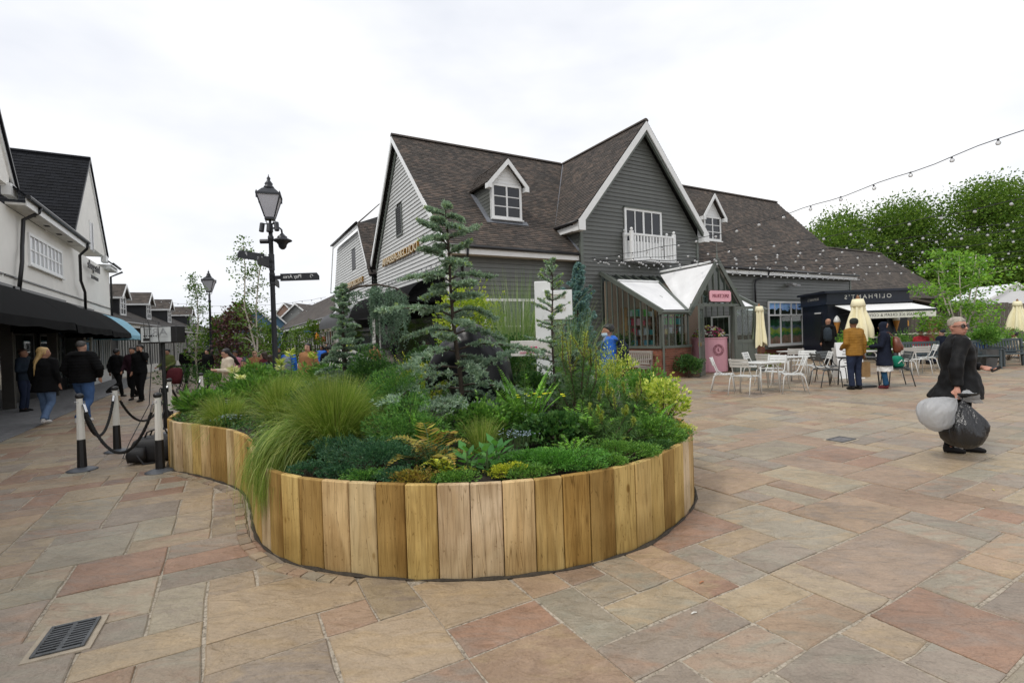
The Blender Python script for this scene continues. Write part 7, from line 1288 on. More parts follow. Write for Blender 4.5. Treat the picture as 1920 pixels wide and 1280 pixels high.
festoon('festoon string under the gilt letters of the end gable', W(LL-.12, .6, 4.12), W(LL-.12, 9.4, 4.1), .05, .45); festoon('nearest festoon string crossing the street on the left', W(-5.4, 21, 4.6), W(-15.6, 30, 5.0), .5, .7); festoon('middle festoon string crossing the street on the left', W(-5.4, 24, 4.5), W(-15.2, 34, 4.6), .5, .7); festoon('farthest festoon string crossing the street on the left', W(-5.4, 28, 4.2), W(-15, 38, 4.4), .5, .7)
# ================================================================== PEOPLE
SK = {'pale': mat('pale_skin', (.50, .29, .21), .5, .08, 9, spec=.3), 'tan': mat('tan_skin', (.38, .20, .13), .5, .08, 9, spec=.3), 'brown': mat('brown_skin', (.22, .11, .065), .5, .08, 9, spec=.3), 'rosy': mat('rosy_skin', (.50, .25, .18), .5, .1, 9, spec=.3)}
HR = {'black': mat('black_hair', (.008, .007, .007), .45, .4, 40, .3), 'brown': mat('brown_hair', (.035, .02, .012), .5, .4, 40, .3), 'blond': mat('blond_hair', (.50, .33, .13), .45, .35, 25, .3, stretch=(6, 6, .5)), 'grey': mat('grey_hair', (.36, .32, .26), .6, .5, 40, .4), 'dkgrey': mat('dark_grey_hair', (.06, .055, .05), .6, .4, 40, .3)}
def cl(name, c, r=.85, v=.15): return mat('cloth_'+name, c, r, v, 9, .25, bscale=160, spec=.15)
C_black = cl('black', (.0065, .0065, .007)); C_navy = cl('navy', (.012, .016, .03)); C_jean = cl('blue_jeans', (.06, .12, .26)); C_ljean = cl('pale_jeans', (.13, .20, .33)); C_djean = cl('dark_jeans', (.02, .028, .055)); C_white = cl('white', (.7, .7, .68)); C_must = cl('mustard', (.28, .14, .025), .6); C_blue = cl('royal_blue', (.02, .12, .50), .5); C_tan = cl('tan', (.30, .15, .07)); C_cream = cl('cream', (.55, .48, .38)); C_olive = cl('olive', (.13, .15, .05)); C_grey = cl('grey_blue', (.20, .23, .30)); C_pink = cl('pink', (.55, .22, .28)); C_slate = cl('slate', (.03, .04, .05)); C_shoe = cl('black_shoe', (.012, .011, .011), .5); C_wshoe = cl('white_shoe', (.65, .64, .62), .5); C_red = cl('red', (.35, .03, .04)); C_maroon = cl('maroon', (.10, .02, .025))
UNIT = {'shL': (-.178, 0, 1.395), 'elL': (-.235, -.03, 1.12), 'wrL': (-.235, .05, .88), 'shR': (.178, 0, 1.395), 'elR': (.235, -.03, 1.12), 'wrR': (.235, .05, .88), 'hpL': (-.085, 0, .9), 'knL': (-.095, .02, .49), 'anL': (-.095, -.02, .085), 'hpR': (.085, 0, .9), 'knR': (.095, .02, .49), 'anR': (.095, -.02, .085)}
def hand(mb, w, e, k, curl=.5, inward=(0, 0, 0)):
    w, e = Vector(w), Vector(e); d = (w-e).normalized(); s = d.cross(Vector((0, 1, 0))); s = s.normalized() if s.length > .1 else Vector((1, 0, 0)); n = s.cross(d); b = w+d*.045*k
    mb.tube([w-d*.02*k, b, w+d*.085*k], [.026*k, .034*k, .03*k], 8, sq=1)
    for i, (o, l) in enumerate(((-.027, .062), (-.009, .075), (.009, .07), (.026, .055))):
        p = w+d*.08*k+n*o*k; q = p+(d*(1-curl*.5)+s*curl*.5).normalized()*l*.5*k; r = q+(d*(1-curl)+s*curl).normalized()*l*.5*k; mb.tube([p-d*.02*k, p, q, r], [.0105*k, .0105*k, .0095*k, .0075*k], 6)
    p = w+d*.02*k-n*.025*k; mb.tube([p, p+(d*.6-n*.7).normalized()*.04*k, p+(d*.95-n*.4+s*curl*.5).normalized()*.07*k], [.014*k, .0115*k, .008*k], 6)
def person(label, loc, face, H=1.7, skin='pale', hair=('short', 'black'), top=('jacket', C_black), legs=('trousers', C_djean), shoe=C_shoe, pose=None, seat=False, yaw=0, nod=0, vox=.018, name='person', group=None, beard=None, lean=0., fat=1.0, facef=False, folds=.012):
    k = H/1.7; t = thing(name, label, 'person', loc, RAD(face), group); J = dict(UNIT); J.update(pose or {})
    if seat:
        for s, sx in (('L', -1), ('R', 1)):
            J['kn'+s] = (sx*.11, .42, .5); J['an'+s] = (sx*.11, .38, .085); J['hp'+s] = (sx*.09, 0, .5)
    dz = -.40 if seat else 0
    def T(p, dy=True):
        x, y, z = p; return Vector((x, y+(lean*(z+(-dz)-.9) if z-dz > .9 else 0), z))*k
    if seat:
        for a in ('sh', 'el', 'wr'):
            for s in 'LR':
                p = J[a+s]
                if (a+s) not in (pose or {}): J[a+s] = (p[0], p[1]+(.2 if a == 'wr' else 0), p[2]+dz+(.18 if a == 'wr' else 0))
    J = {a: T(p) for a, p in J.items()}
    sl = lambda L, g=1.0: [(0, (y+(lean*(z-.9) if z > .9 else 0))*k, (z+dz)*k, rx*k*g*fat, ry*k*g*fat) for y, z, rx, ry in L]
    # continuous body
    b = MB(); hy = lean*.62*k; MH = Matrix.Translation((0, hy, (1.47+dz)*k)) @ Matrix.Rotation(RAD(yaw), 4, 'Z') @ Matrix.Rotation(RAD(-nod), 4, 'X') @ Matrix.Translation((0, 0, -1.47*k))
    hs = [(.04, 1.462, .02, .02), (.038, 1.475, .036, .038), (.03, 1.497, .052, .062), (.02, 1.53, .063, .08), (.01, 1.57, .071, .092), (.002, 1.61, .075, .098), (-.004, 1.645, .072, .095), (-.006, 1.675, .058, .078), (-.006, 1.695, .032, .045), (-.006, 1.7, .008, .01)]
    b.slices([(0, y*k, z*k, rx*k, ry*k) for y, z, rx, ry in hs], 20, MH); q = lambda x, y, z: MH @ Vector((x*k, y*k, z*k))
    b.tube([q(0, .096, 1.60), q(0, .108, 1.575), q(0, .122, 1.553), q(0, .10, 1.545)], [.008*k, .011*k, .016*k, .012*k], 8)
    for sx in (-1, 1): b.ball(q(sx*.075, -.005, 1.572), (.010*k, .018*k, .03*k), 8, 6); b.ball(q(sx*.03, .082, 1.61), (.024*k, .014*k, .008*k), 8, 5); b.ball(q(sx*.035, .066, 1.555), (.024*k, .02*k, .022*k), 8, 5)
    b.ball(q(0, .092, 1.515), (.024*k, .012*k, .012*k), 8, 5)
    b.tube([(0, hy*.8, (1.36+dz)*k), (0, hy, (1.44+dz)*k), q(0, .0, 1.52)], [.062*k, .055*k, .056*k], 12); b.slices(sl([(0, .84, .10, .08), (0, .95, .12, .09), (0, 1.1, .115, .085), (0, 1.3, .135, .09), (0, 1.4, .10, .065), (0, 1.44, .05, .05)]), 16)
    for s in 'LR':
        b.tube([J['sh'+s]*1, J['el'+s], J['wr'+s]], [.044*k, .036*k, .026*k], 8); hand(b, J['wr'+s], J['el'+s], k); b.tube([J['hp'+s]+Vector((0, 0, .02)), J['kn'+s], J['an'+s]], [.07*k, .05*k, .036*k], 8); b.tube([J['an'+s]+Vector((0, -.03, -.03))*k, J['an'+s]+Vector((0, .1, -.05))*k], [.035*k, .028*k], 8)
        b.tube([J['sh'+s], (0, hy*.8, (1.38+dz)*k)], [.05*k, .06*k], 8); b.tube([J['hp'+s], Vector((0, 0, (.93+dz)*k))], [.075*k, .08*k], 8)
    fuse('body', b, (.011 if vox <= .012 else min(vox, .016)) if facef else vox*1.15, SK[skin], t, 3)
    # legs
    kind, lm = legs[0], legs[1]; lg = MB(); lr = legs[2] if len(legs) > 2 else 1.0
    for s in 'LR':
        h, kn, an = J['hp'+s], J['kn'+s], J['an'+s]; mid = (h+kn)/2; lg.tube([h, mid, kn, kn.lerp(an, .5), an+Vector((0, 0, .0))], [.098*k*fat*lr, .088*k*lr, .068*k*lr, .062*k*lr, .056*k*lr], 12)
        f = MB(); a = an; dirf = Vector((0, 1, 0)); 
        f.tube([a+Vector((0, -.055, -.055))*k, a+Vector((0, .02, -.045))*k, a+Vector((0, .10, -.055))*k, a+Vector((0, .165, -.062))*k], [.036*k, .045*k, .042*k, .024*k], 10); f.tube([a+Vector((0, -.02, .02))*k, a+Vector((0, -.01, -.05))*k], .04*k, 8)
        zmin = a.z-.085*k; f.v = [(x, y, max(z, zmin+.004)) for x, y, z in f.v]; fuse('shoe', f, max(.012, vox*.8), shoe, t, 2)
    lg.slices(sl([(0, .80, .12, .10), (0, .88, .165, .125), (0, .97, .165, .12), (0, 1.04, .15, .11)]), 18)
    fuse('trousers' if kind != 'skirt' else 'skirt', lg, vox, lm, t, 4, folds*.8, 8, 0, .6, seed=len(label))
    # upper garment
    kind, tm = top[0], top[1]; opt = top[2] if len(top) > 2 else {}; hem = opt.get('hem', .84); fl = opt.get('flare', 1.0); bulk = opt.get('bulk', 1.0); tp = MB()
    prof = [(opt.get('hemy', 0), hem, .185*fl, .145*fl), (0, (hem+1.02)/2, .178*(1+fl)/2, .138*(1+fl)/2), (0, 1.05, .172, .13), (0, 1.2, .186, .138), (.0, 1.32, .2, .132), (0, 1.385, .185, .108), (0, 1.425, .12, .085), (0, 1.47, .07, .068)]
    tp.slices(sl(prof, bulk), 24)
    for s in 'LR':
        sh, el, wr = J['sh'+s], J['el'+s], J['wr'+s]; g = bulk*opt.get('sleeve', 1.0); tp.tube([Vector((sh.x*.55, sh.y, sh.z)), sh, sh.lerp(el, .5), el, el.lerp(wr, .5), wr-(wr-el).normalized()*.015*k], [.085*k*g, .078*k*g, .066*k*g, .058*k*g, .052*k*g, .044*k*g], 12)
    if opt.get('hood'): tp.slices([(0, (-.085+hy)*k, (1.36+dz)*k, .1*k, .05*k), (0, -.10*k+hy, (1.41+dz)*k, .13*k, .075*k), (0, -.09*k+hy, (1.46+dz)*k, .12*k, .07*k), (0, -.07*k+hy, (1.50+dz)*k, .07*k, .04*k)], 16)
    if opt.get('collar', 1): tp.slices([(0, (.0)*k+hy, (1.43+dz)*k, .085*k, .082*k), (0, -.005*k+hy, (1.49+dz)*k, .074*k, .07*k)], 16)
    fuse({'jacket': 'jacket', 'coat': 'coat', 'puffer': 'puffer_jacket', 'shirt': 'shirt', 'tunic': 'tunic'}[kind], tp, vox, tm, t, 4, folds, 6.5, opt.get('quilt', .012 if kind == 'puffer' else 0), .7, seed=len(label)+2)
    # hair / headgear
    hst, hc = hair; hm = HR.get(hc, hc) if isinstance(hc, str) else hc; hb = MB()
    if hst != 'bald':
        sc_ = {'short': 1.07, 'long': 1.10, 'bob': 1.1, 'beanie': 1.15, 'cap': 1.1, 'hood': 1.24, 'bun': 1.07, 'crop': 1.05}[hst]; sy = {'hood': .010, 'beanie': -.004, 'crop': -.004, 'short': -.008}.get(hst, -.016); zb = {'hood': 1.44, 'beanie': 1.575, 'cap': 1.6, 'crop': 1.585, 'short': 1.56}.get(hst, 1.535)
        hb.slices([(0, (y+sy-.012*(hst != 'hood')+(.014 if z > 1.635 and hst in ('short', 'crop', 'bob', 'bun', 'long') else 0))*k, (max(z, zb)+(.012 if z > 1.6 else 0)+(.012 if hst == 'beanie' and z > 1.6 else 0))*k, rx*k*sc_, ry*k*(sc_ if hst != 'hood' else .98)) for (y, z, rx, ry) in [(0, zb, .066, .075), (0, zb+.02, .072, .086)]+[h for h in hs[4:] if h[1] > zb+.03]], 20, MH)
        if hst == 'long':
            hb.slices([(0, -.13*k, 1.18*k, .05*k, .02*k), (0, -.15*k, 1.25*k, .08*k, .035*k), (0, -.13*k, 1.4*k, .095*k, .05*k), (0, -.08*k, 1.5*k, .085*k, .06*k), (0, -.04*k, 1.6*k, .08*k, .07*k)], 16, MH)
            for i in range(14): a = random.uniform(-.09, .09); hb.tube([q(a*.6, -.07, 1.55), q(a, -.15, 1.35), q(a*1.3, -.17, 1.12+random.uniform(-.06, .08))], [.016*k, .014*k, .006*k], 6)
        if hst == 'bob': hb.slices([(0, -.05*k, 1.44*k, .075*k, .05*k), (0, -.045*k, 1.5*k, .088*k, .065*k), (0, -.03*k, 1.58*k, .083*k, .08*k)], 16, MH)
        if hst == 'bun': hb.ball(q(0, -.1, 1.66), .045*k, 10, 7)
        if hst == 'cap': hb.slices([(0, .11*k, 1.62*k, .055*k, .05*k), (0, .11*k, 1.632*k, .055*k, .05*k)], 14, MH)
        if hst == 'hood': hb.slices([(0, 0, 1.36*k, .15*k, .12*k), (0, -.0*k, 1.42*k, .12*k, .10*k), (0, -.01*k, 1.48*k, .09*k, .09*k)], 16, MH)
        fuse({'beanie': 'beanie', 'cap': 'cap', 'hood': 'headscarf'}.get(hst, 'hair'), hb, min(vox, .012), hm, t, 2, .006 if hst not in ('beanie', 'cap') else .003, 22, 0, .4)
    if beard: bb = MB().slices([(0, .045*k, 1.46*k, .03*k, .03*k), (0, .045*k, 1.475*k, .045*k, .045*k), (0, .035*k, 1.5*k, .058*k, .068*k), (0, .022*k, 1.53*k, .067*k, .078*k)], 14, MH); fuse('beard', bb, .012, HR[beard], t, 1)
    if facef:
        for sx in (-1, 1): MB().ball(q(sx*.031, .094, 1.592), (.012*k, .006*k, .006*k), 8, 5).build('eye', mat('dark_eye', (.01, .008, .008), .2), t); MB().tube([q(sx*.016, .103, 1.618), q(sx*.034, .1, 1.624), q(sx*.05, .085, 1.616)], .005*k, 5).build('eyebrow', hm if hst != 'bald' else HR['brown'], t)
        MB().tube([q(-.024, .094, 1.517), q(0, .107, 1.519), q(.024, .094, 1.517)], [.003*k, .006*k, .003*k], 6).build('mouth', mat('lip', (.25, .08, .07), .5), t)
    t['k'] = k; return t, J, q
WALK = {'knL': (-.09, .16, .52), 'anL': (-.09, .22, .10), 'knR': (.09, .02, .48), 'anR': (.09, -.30, .16), 'elL': (-.24, -.10, 1.12), 'wrL': (-.22, -.08, .88), 'elR': (.24, .02, 1.12), 'wrR': (.22, .18, .93)}
STEP = {'knL': (-.09, .10, .50), 'anL': (-.09, .14, .085), 'knR': (.09, .0, .49), 'anR': (.09, -.14, .09)}
# --- woman with the bin bags (nearest)
lp = {'knL': (-.08, .08, .5), 'anL': (-.08, .10, .085), 'knR': (.08, -.01, .48), 'anR': (.08, -.12, .088), 'shR': (.215, 0, 1.39), 'elR': (.345, -.08, 1.10), 'wrR': (.40, -.08, .85), 'shL': (-.215, 0, 1.39), 'elL': (-.28, .05, 1.11), 'wrL': (-.16, .26, 1.06)}
LADY, LJ, LQ = person('woman in a black coat and dark glasses walking with two bulging bags', (5.27, 5.93, 0), -122, 1.60, 'rosy', ('crop', 'grey'), ('coat', mat('black_nylon_coat', (.0065, .0065, .007), .6, .2, 9, .3, spec=.18, bscale=14), {'hem': .69, 'flare': 1.45, 'hemy': -.04, 'bulk': 1.06, 'sleeve': 1.12}), ('trousers', cl('black_trousers', (.006, .006, .0065))), C_shoe, lp, yaw=-48, vox=.012, facef=True, folds=.02, fat=1.22)
kk = 1.60/1.7; fr = MB(); Mfr = mat('dark_tortoise_frame', (.02, .012, .010), .25)
for sx in (-1, 1):
    fr.tube([LQ(sx*.035+.026*math.cos(a), .108-.012*abs(math.cos(a)+sx*.6)*.5, 1.588+.019*math.sin(a)) for a in [2*math.pi*i/16 for i in range(17)]], .004, 6, False); MB().add([LQ(sx*.035+.024*math.cos(a), .107-.006*abs(math.cos(a)), 1.588+.017*math.sin(a)) for a in [2*math.pi*i/14 for i in range(14)]], [tuple(range(14))]).build('lens', mat('brown_lens', (.02, .012, .01), .08, spec=.7), LADY); fr.tube([LQ(sx*.06, .1, 1.594), LQ(sx*.077, .04, 1.594), LQ(sx*.079, -.02, 1.585)], .0035, 5)
fr.tube([LQ(-.01, .112, 1.594), LQ(.01, .112, 1.594)], .004, 5); fr.build('glasses', Mfr, LADY, smooth=True)
m = MB(); MH_ = LADY; m.prism([LQ(-.07, .06, 1.445), LQ(-.01, .115, 1.36), LQ(-.035, .13, 1.33), LQ(-.095, .08, 1.42)], (0, 0, .01)); m.prism([LQ(.07, .06, 1.445), LQ(.01, .115, 1.36), LQ(.035, .13, 1.33), LQ(.095, .08, 1.42)], (0, 0, .01)); m.build('shirt_collar', C_white, LADY)
Minv = Matrix.Translation(LADY.location) @ Matrix.Rotation(RAD(-122), 4, 'Z'); hw = Minv @ (LJ['wrR']+(LJ['wrR']-LJ['elR']).normalized()*.08); hl = Minv @ (LJ['wrL']+(LJ['wrL']-LJ['elL']).normalized()*.09)
MB().box(-.02, .02, -.012, .012, -.05, .05).build('walkie_phone', M_blk, label='black handheld device in the walking woman\'s forward hand', cat='phone').location = hl+Vector((.02, -.02, .01)); o = bpy.data.objects['walkie_phone']; o.rotation_euler = (.4, 1.1, .3)
def bagmat(name, c, tr, rough):
    k_ = NT(name); k_.b.inputs['Base Color'].default_value = c; k_.b.inputs['Roughness'].default_value = rough; k_.b.inputs['Specular IOR Level'].default_value = .6; n = k_.noise(9, 4, stretch=(3.0, 3.0, .8)); k_.bump(n.outputs[0], .7, .03)
    if tr: t_ = k_.new('ShaderNodeBsdfTranslucent'); t_.inputs[0].default_value = c; s = k_.new('ShaderNodeMixShader'); s.inputs[0].default_value = tr; tp = k_.new('ShaderNodeBsdfTransparent'); s2 = k_.new('ShaderNodeMixShader'); s2.inputs[0].default_value = .18; k_.ln(k_.b.outputs[0], s.inputs[1]); k_.ln(t_.outputs[0], s.inputs[2]); k_.ln(s.outputs[0], s2.inputs[1]); k_.ln(tp.outputs[0], s2.inputs[2]); k_.ln(s2.outputs[0], k_.o.inputs[0])
    return k_.m
def binbag(name, label, top, dirv, L, R, m, tail):
    t = thing(name, label, 'bag', top, 0); d = Vector(dirv).normalized(); x = d.cross(Vector((.3, 1, 0))).normalized(); y = x.cross(d); n = 56; vs = []; prof = [(0, .018), (.06, .04), (.12, .2), (.18, .36), (.25, .52), (.33, .68), (.42, .82), (.52, .93), (.62, 1), (.72, 1.0), (.81, .93), (.89, .78), (.95, .55), (.985, .3), (1, .04)]
    for i, (f, r) in enumerate(prof):
        for j in range(n): a = 2*math.pi*j/n; w_ = 1+.22*noise.noise(Vector((math.cos(a)*1.6+L*9, math.sin(a)*1.6, f*2.2)))+(.16*noise.noise(Vector((math.cos(a)*5, math.sin(a)*5, f*2.0)))+.12*noise.noise(Vector((math.cos(a)*11, math.sin(a)*11, f*3+5))))*(1-.3*f)+.10*math.cos(a*13+4*f)*(1-f)**1.5; vs.append(d*L*f+(x*math.cos(a)+y*math.sin(a)*.85)*R*r*w_)
    mb = MB().add(vs, [(i*n+j, i*n+(j+1) % n, (i+1)*n+(j+1) % n, (i+1)*n+j) for i in range(len(prof)-1) for j in range(n)]); mb.build('sack', m, t, smooth=True)
    vs = []; td = Vector(tail)
    for f, r in ((0, .018), (.25, .04), (.6, .075), (1, .085)):
        for j in range(24): a = 2*math.pi*j/24; vs.append(td*f+(x*math.cos(a)+y*math.sin(a))*r*(1+.25*math.cos(a*5+f*3)))
    MB().add(vs, [(i*24+j, i*24+(j+1) % 24, (i+1)*24+(j+1) % 24, (i+1)*24+j) for i in range(3) for j in range(24)]).build('gathered_neck', m, t, smooth=True)
binbag('white_bin_bag', 'bulging translucent white bag held by the walking woman', hw+Vector((-.02, -.03, -.02)), (-.76, -.05, -.5), .5, .18, bagmat('white_polythene', (.62, .63, .64, 1), .4, .3), (.17, .0, .0)); binbag('black_bin_bag', 'bulging shiny black bag held by the walking woman', hw+Vector((0, -.06, -.02)), (-.04, -.08, -1), .56, .205, bagmat('black_polythene', (.012, .012, .013, 1), 0, .22), (.05, -.02, .05))
# --- shoppers on the right
MUS, MJ, MQ = person('man in a mustard quilted jacket and grey beanie with his back to us', (8.22, 12.05, 0), 8, 1.70, 'brown', ('beanie', cl('charcoal_knit', (.03, .035, .032))), ('puffer', C_must, {'hem': .82, 'bulk': 1.08, 'quilt': .008}), ('trousers', C_djean, 1.12), C_shoe, {'wrR': (.27, .02, .84), 'wrL': (-.16, .2, 1.0)}, vox=.016, yaw=-15)
Mm = Matrix.Translation(MUS.location) @ Matrix.Rotation(RAD(8), 4, 'Z'); hp = Mm @ (MJ['wrR']+Vector((0, .0, -.09)))
pb = thing('paper_bag', 'brown paper carrier bag hanging from the man in mustard', 'bag', hp+Vector((0, 0, -.46)), .3); MB().prism([(-.13, -.06, 0), (.13, -.06, 0), (.13, .06, 0), (-.13, .06, 0)], (0, 0, .36)).build('bag', cl('kraft_paper', (.30, .19, .09), .9), pb)
for y in (-.05, .05): MB().tube([(-.06, y, .36), (-.05, y*.5, .45), (.05, y*.5, .45), (.06, y, .36)], .004, 5).build('handle', cl('kraft_paper', (.30, .19, .09), .9), pb)
HIJ, HJ, HQ = person('woman in a navy headscarf and long coat with a white hem', (8.98, 12.1, 0), 52, 1.60, 'tan', ('hood', C_navy), ('coat', C_navy, {'hem': .58, 'flare': 1.25, 'bulk': 1.06}), ('trousers', cl('teal_jeans', (.02, .07, .14)), 1.05), C_maroon, {'wrL': (-.12, .32, 1.08), 'elL': (-.23, .06, 1.1)}, vox=.016)
k = 1.60/1.7; fuse('white_underskirt', MB().slices([(0, 0, .44*k, .215*k, .175*k), (0, 0, .5*k, .21*k, .17*k), (0, 0, .66*k, .2*k, .16*k)], 24), .016, C_white, HIJ, 1, .02, 9, 0, .3)
bp = thing('brown_backpack', 'brown leather backpack on the woman in the navy headscarf', 'backpack', HIJ.location, RAD(52)); M_lea = mat('brown_leather', (.13, .035, .015), .4, .25, 9, .2); m = MB().slices([(0, -.24, .86, .12, .06), (0, -.255, .92, .16, .09), (0, -.255, 1.08, .155, .09), (0, -.235, 1.2, .12, .07), (0, -.22, 1.25, .05, .03)], 22, pw=.7); m.build('pack', M_lea, bp, smooth=True); MB().slices([(0, -.335, .92, .11, .03), (0, -.345, 1.0, .115, .035), (0, -.33, 1.06, .1, .02)], 18, pw=.7).build('front_pocket', M_lea, bp, smooth=True)
for sx in (-1, 1): MB().tube([(sx*.09, -.2, 1.22), (sx*.12, -.1, 1.345), (sx*.13, .02, 1.36), (sx*.14, .1, 1.27)], .016, 6, sq=.5).build('strap', M_lea, bp, smooth=True)
gb = thing('green_bag', 'green and white bag resting on the dark chair', 'bag', (9.68, 12.62, .46), .3); m = MB().slices([(0, 0, 0, .15, .09), (0, 0, .06, .19, .11), (0, 0, .2, .17, .09), (0, 0, .28, .1, .05)], 20, pw=.7); m.build('bag', cl('emerald', (.01, .22, .13), .6), gb, smooth=True); MB().tube([(-.1, -.1, .1), (0, -.12, .18), (.1, -.1, .08)], .012, 5).build('stripe', C_white, gb)
wb = thing('white_shopping_bag', 'white carrier bag standing on the parasol table', 'bag', (8.98, 12.92, .736), .2); MB().slices([(0, 0, 0, .12, .07), (0, 0, .2, .125, .07), (0, 0, .34, .11, .04)], 16, pw=.5).build('bag', C_white, wb, smooth=True)
person('bald man in a long black coat queueing at the kiosk', (11.75, 18.6, 0), 5, 1.82, 'tan', ('bald', 'brown'), ('coat', C_black, {'hem': .55, 'flare': 1.15, 'bulk': 1.12, 'hood': 1}), ('trousers', C_black), C_shoe, {'wrR': (.15, .2, 1.0)}, vox=.02); bk2 = thing('black_backpack', 'black backpack on the shoulder of the bald man', 'backpack', (11.75, 18.6, 0), RAD(5)); MB().slices([(-.2, -.2, 1.0, .1, .08), (-.2, -.22, 1.1, .14, .11), (-.2, -.22, 1.4, .13, .1), (-.18, -.19, 1.5, .06, .05)], 18, pw=.7).build('pack', C_slate, bk2, smooth=True)
person('kiosk vendor in black behind the serving counter', (15.55, 22.95, .0), 180, 1.75, 'tan', ('cap', 'black'), ('jacket', C_black), ('trousers', C_black), vox=.022)
for (x, y, f, sk, hr, tp, lab) in [(15.75, 19.3, 150, 'brown', ('bun', 'black'), ('jacket', C_red), 'seated person with dark hair and red top behind the bench'), (15.7, 18.3, 10, 'pale', ('cap', C_slate), ('jacket', C_navy), 'seated man in a dark cap and navy top seen from behind'), (17.75, 18.95, -20, 'brown', ('short', 'black'), ('jacket', C_blue), 'seated person in a bright blue jacket near the right parasol'), (18.25, 18.2, 60, 'brown', ('bun', 'black'), ('jacket', C_cream), 'seated child with dark hair beside the blue jacket')]: person(lab, (x, y, 0), f, 1.66 if 'child' not in lab else 1.45, sk, hr, tp, ('trousers', C_djean), seat=True, vox=.022)
# --- man in the blue waterproof behind the planter
BLU, BJ, BQ = person('person in a bright blue waterproof and face mask walking left behind the planter', (1.78, 9.25, 0), 82, 1.71, 'tan', ('short', 'black'), ('jacket', C_blue, {'hem': .78, 'bulk': 1.05, 'hood': 1}), ('trousers', C_slate), C_shoe, STEP, vox=.014); k = 1.71/1.7
MB().slices([(0, .05*k, 1.47*k, .045*k, .055*k), (0, .046*k, 1.5*k, .058*k, .074*k), (0, .035*k, 1.545*k, .067*k, .088*k)], 16).build('face_mask', cl('mask', (.45, .58, .66), .7), BLU, smooth=True); MB().slices([(0, -.0, 1.36*k, .205, .12), (0, 0, 1.40*k, .17, .105), (0, 0, 1.44*k, .12, .095), (0, 0, 1.475*k, .08, .078)], 20).build('grey_yoke', C_grey, BLU, smooth=True)
rk_ = thing('navy_rucksack', 'dark navy rucksack on the person in the blue waterproof', 'backpack', BLU.location, RAD(82)); MB().slices([(0, -.24, .9, .13, .08), (0, -.26, 1.0, .165, .11), (0, -.26, 1.3, .15, .1), (0, -.22, 1.42, .07, .05)], 20, pw=.7).build('pack', C_navy, rk_, smooth=True)
for sx in (-1, 1): MB().tube([(sx*.1, -.18, 1.4), (sx*.12, -.05, 1.445), (sx*.13, .1, 1.38), (sx*.14, .15, 1.2)], .02, 6, sq=.4).build('strap', C_navy, rk_, smooth=True)
# --- people on the left
person('blond woman in a black jacket and pale jeans walking away on the left', (-9.98, 10.68, 0), 12, 1.64, 'tan', ('long', 'blond'), ('jacket', C_black, {'hem': .72, 'flare': 1.3, 'bulk': 1.14, 'collar': 0}), ('trousers', C_ljean, 1.15), C_wshoe, {**STEP, 'anR': (.09, -.24, .14), 'knR': (.09, .02, .49)}, yaw=-62, vox=.016)
person('man in a black puffer jacket and blue jeans walking away on the left', (-9.02, 10.5, 0), 6, 1.74, 'pale', ('crop', 'dkgrey'), ('puffer', C_black, {'hem': .86, 'bulk': 1.26, 'hood': 1, 'sleeve': 1.1}), ('trousers', C_jean, 1.18), C_wshoe, {**WALK, 'elL': (-.33, -.02, 1.14), 'elR': (.33, -.02, 1.14), 'wrL': (-.25, .12, .95), 'wrR': (.25, .12, .95)}, vox=.016)
person('man in dark blue standing under the awning at the far left', (-12.75, 13.05, 0), -70, 1.64, 'tan', ('crop', 'brown'), ('jacket', cl('dark_denim', (.02, .03, .045))), ('trousers', C_djean), C_shoe, {'wrL': (-.1, .25, 1.1), 'wrR': (.1, .25, 1.1)}, vox=.02, facef=True)
person('man in a blue top half hidden between the blond woman and the puffer jacket', (-12.0, 13.9, 0), 20, 1.62, 'tan', ('short', 'black'), ('jacket', cl('mid_blue', (.02, .06, .18))), ('trousers', C_jean), C_shoe, WALK, vox=.022)
person('person in black hurrying away past the pale door', (-12.55, 15.9, 0), -10, 1.56, 'brown', ('short', 'black'), ('jacket', C_black, {'bulk': 1.1, 'hood': 1}), ('trousers', C_black), C_shoe, {**WALK, 'anR': (.09, -.45, .3), 'knR': (.09, -.05, .5)}, vox=.02)
person('man in black talking on the phone and facing us on the left', (-10.92, 14.7, 0), 178, 1.66, 'tan', ('short', 'black'), ('jacket', C_black, {'bulk': 1.05}), ('trousers', C_black, 1.1), C_shoe, {**STEP, 'elL': (-.28, .08, 1.2), 'wrL': (-.12, .10, 1.5)}, vox=.018, facef=True, beard='black')
person('companion in dark clothes just behind the man on the phone', (-11.45, 15.1, 0), 184, 1.6, 'tan', ('short', 'black'), ('jacket', cl('plum', (.03, .012, .018))), ('trousers', C_black), C_shoe, WALK, vox=.022)
person('person in an olive jacket pushing a pushchair', (-12.1, 17.6, 0), 180, 1.5, 'tan', ('short', 'black'), ('jacket', C_olive), ('trousers', C_black), C_shoe, {'wrL': (-.2, .38, 1.0), 'wrR': (.2, .38, 1.0)}, vox=.022)
pu = thing('pushchair', 'dark red and black pushchair in the street on the left', 'pushchair', (-11.6, 17.2, 0), .1); MB().tube([(-.25, .2, .9), (-.25, -.2, .2), (-.25, -.35, .12)], .016, 6).build('frame', M_blk, pu); MB().tube([(.25, .2, .9), (.25, -.2, .2), (.25, -.35, .12)], .016, 6).build('frame', M_blk, pu); MB().slices([(0, -.05, .3, .2, .18), (0, -.05, .45, .23, .22), (0, .0, .75, .22, .16), (0, .05, .85, .12, .08)], 16, pw=.7).build('seat', C_maroon, pu, smooth=True); MB().tube([(-.25, .2, .9), (.25, .2, .9)], .018, 6).build('handlebar', M_blk, pu)
for x in (-.27, .27):
    for y in (-.35, .15): MB().tube([(x, y+.1*math.cos(a), .11+.1*math.sin(a)) for a in [2*math.pi*i/14 for i in range(15)]], .014, 6, False).build('wheel', M_blk, pu)
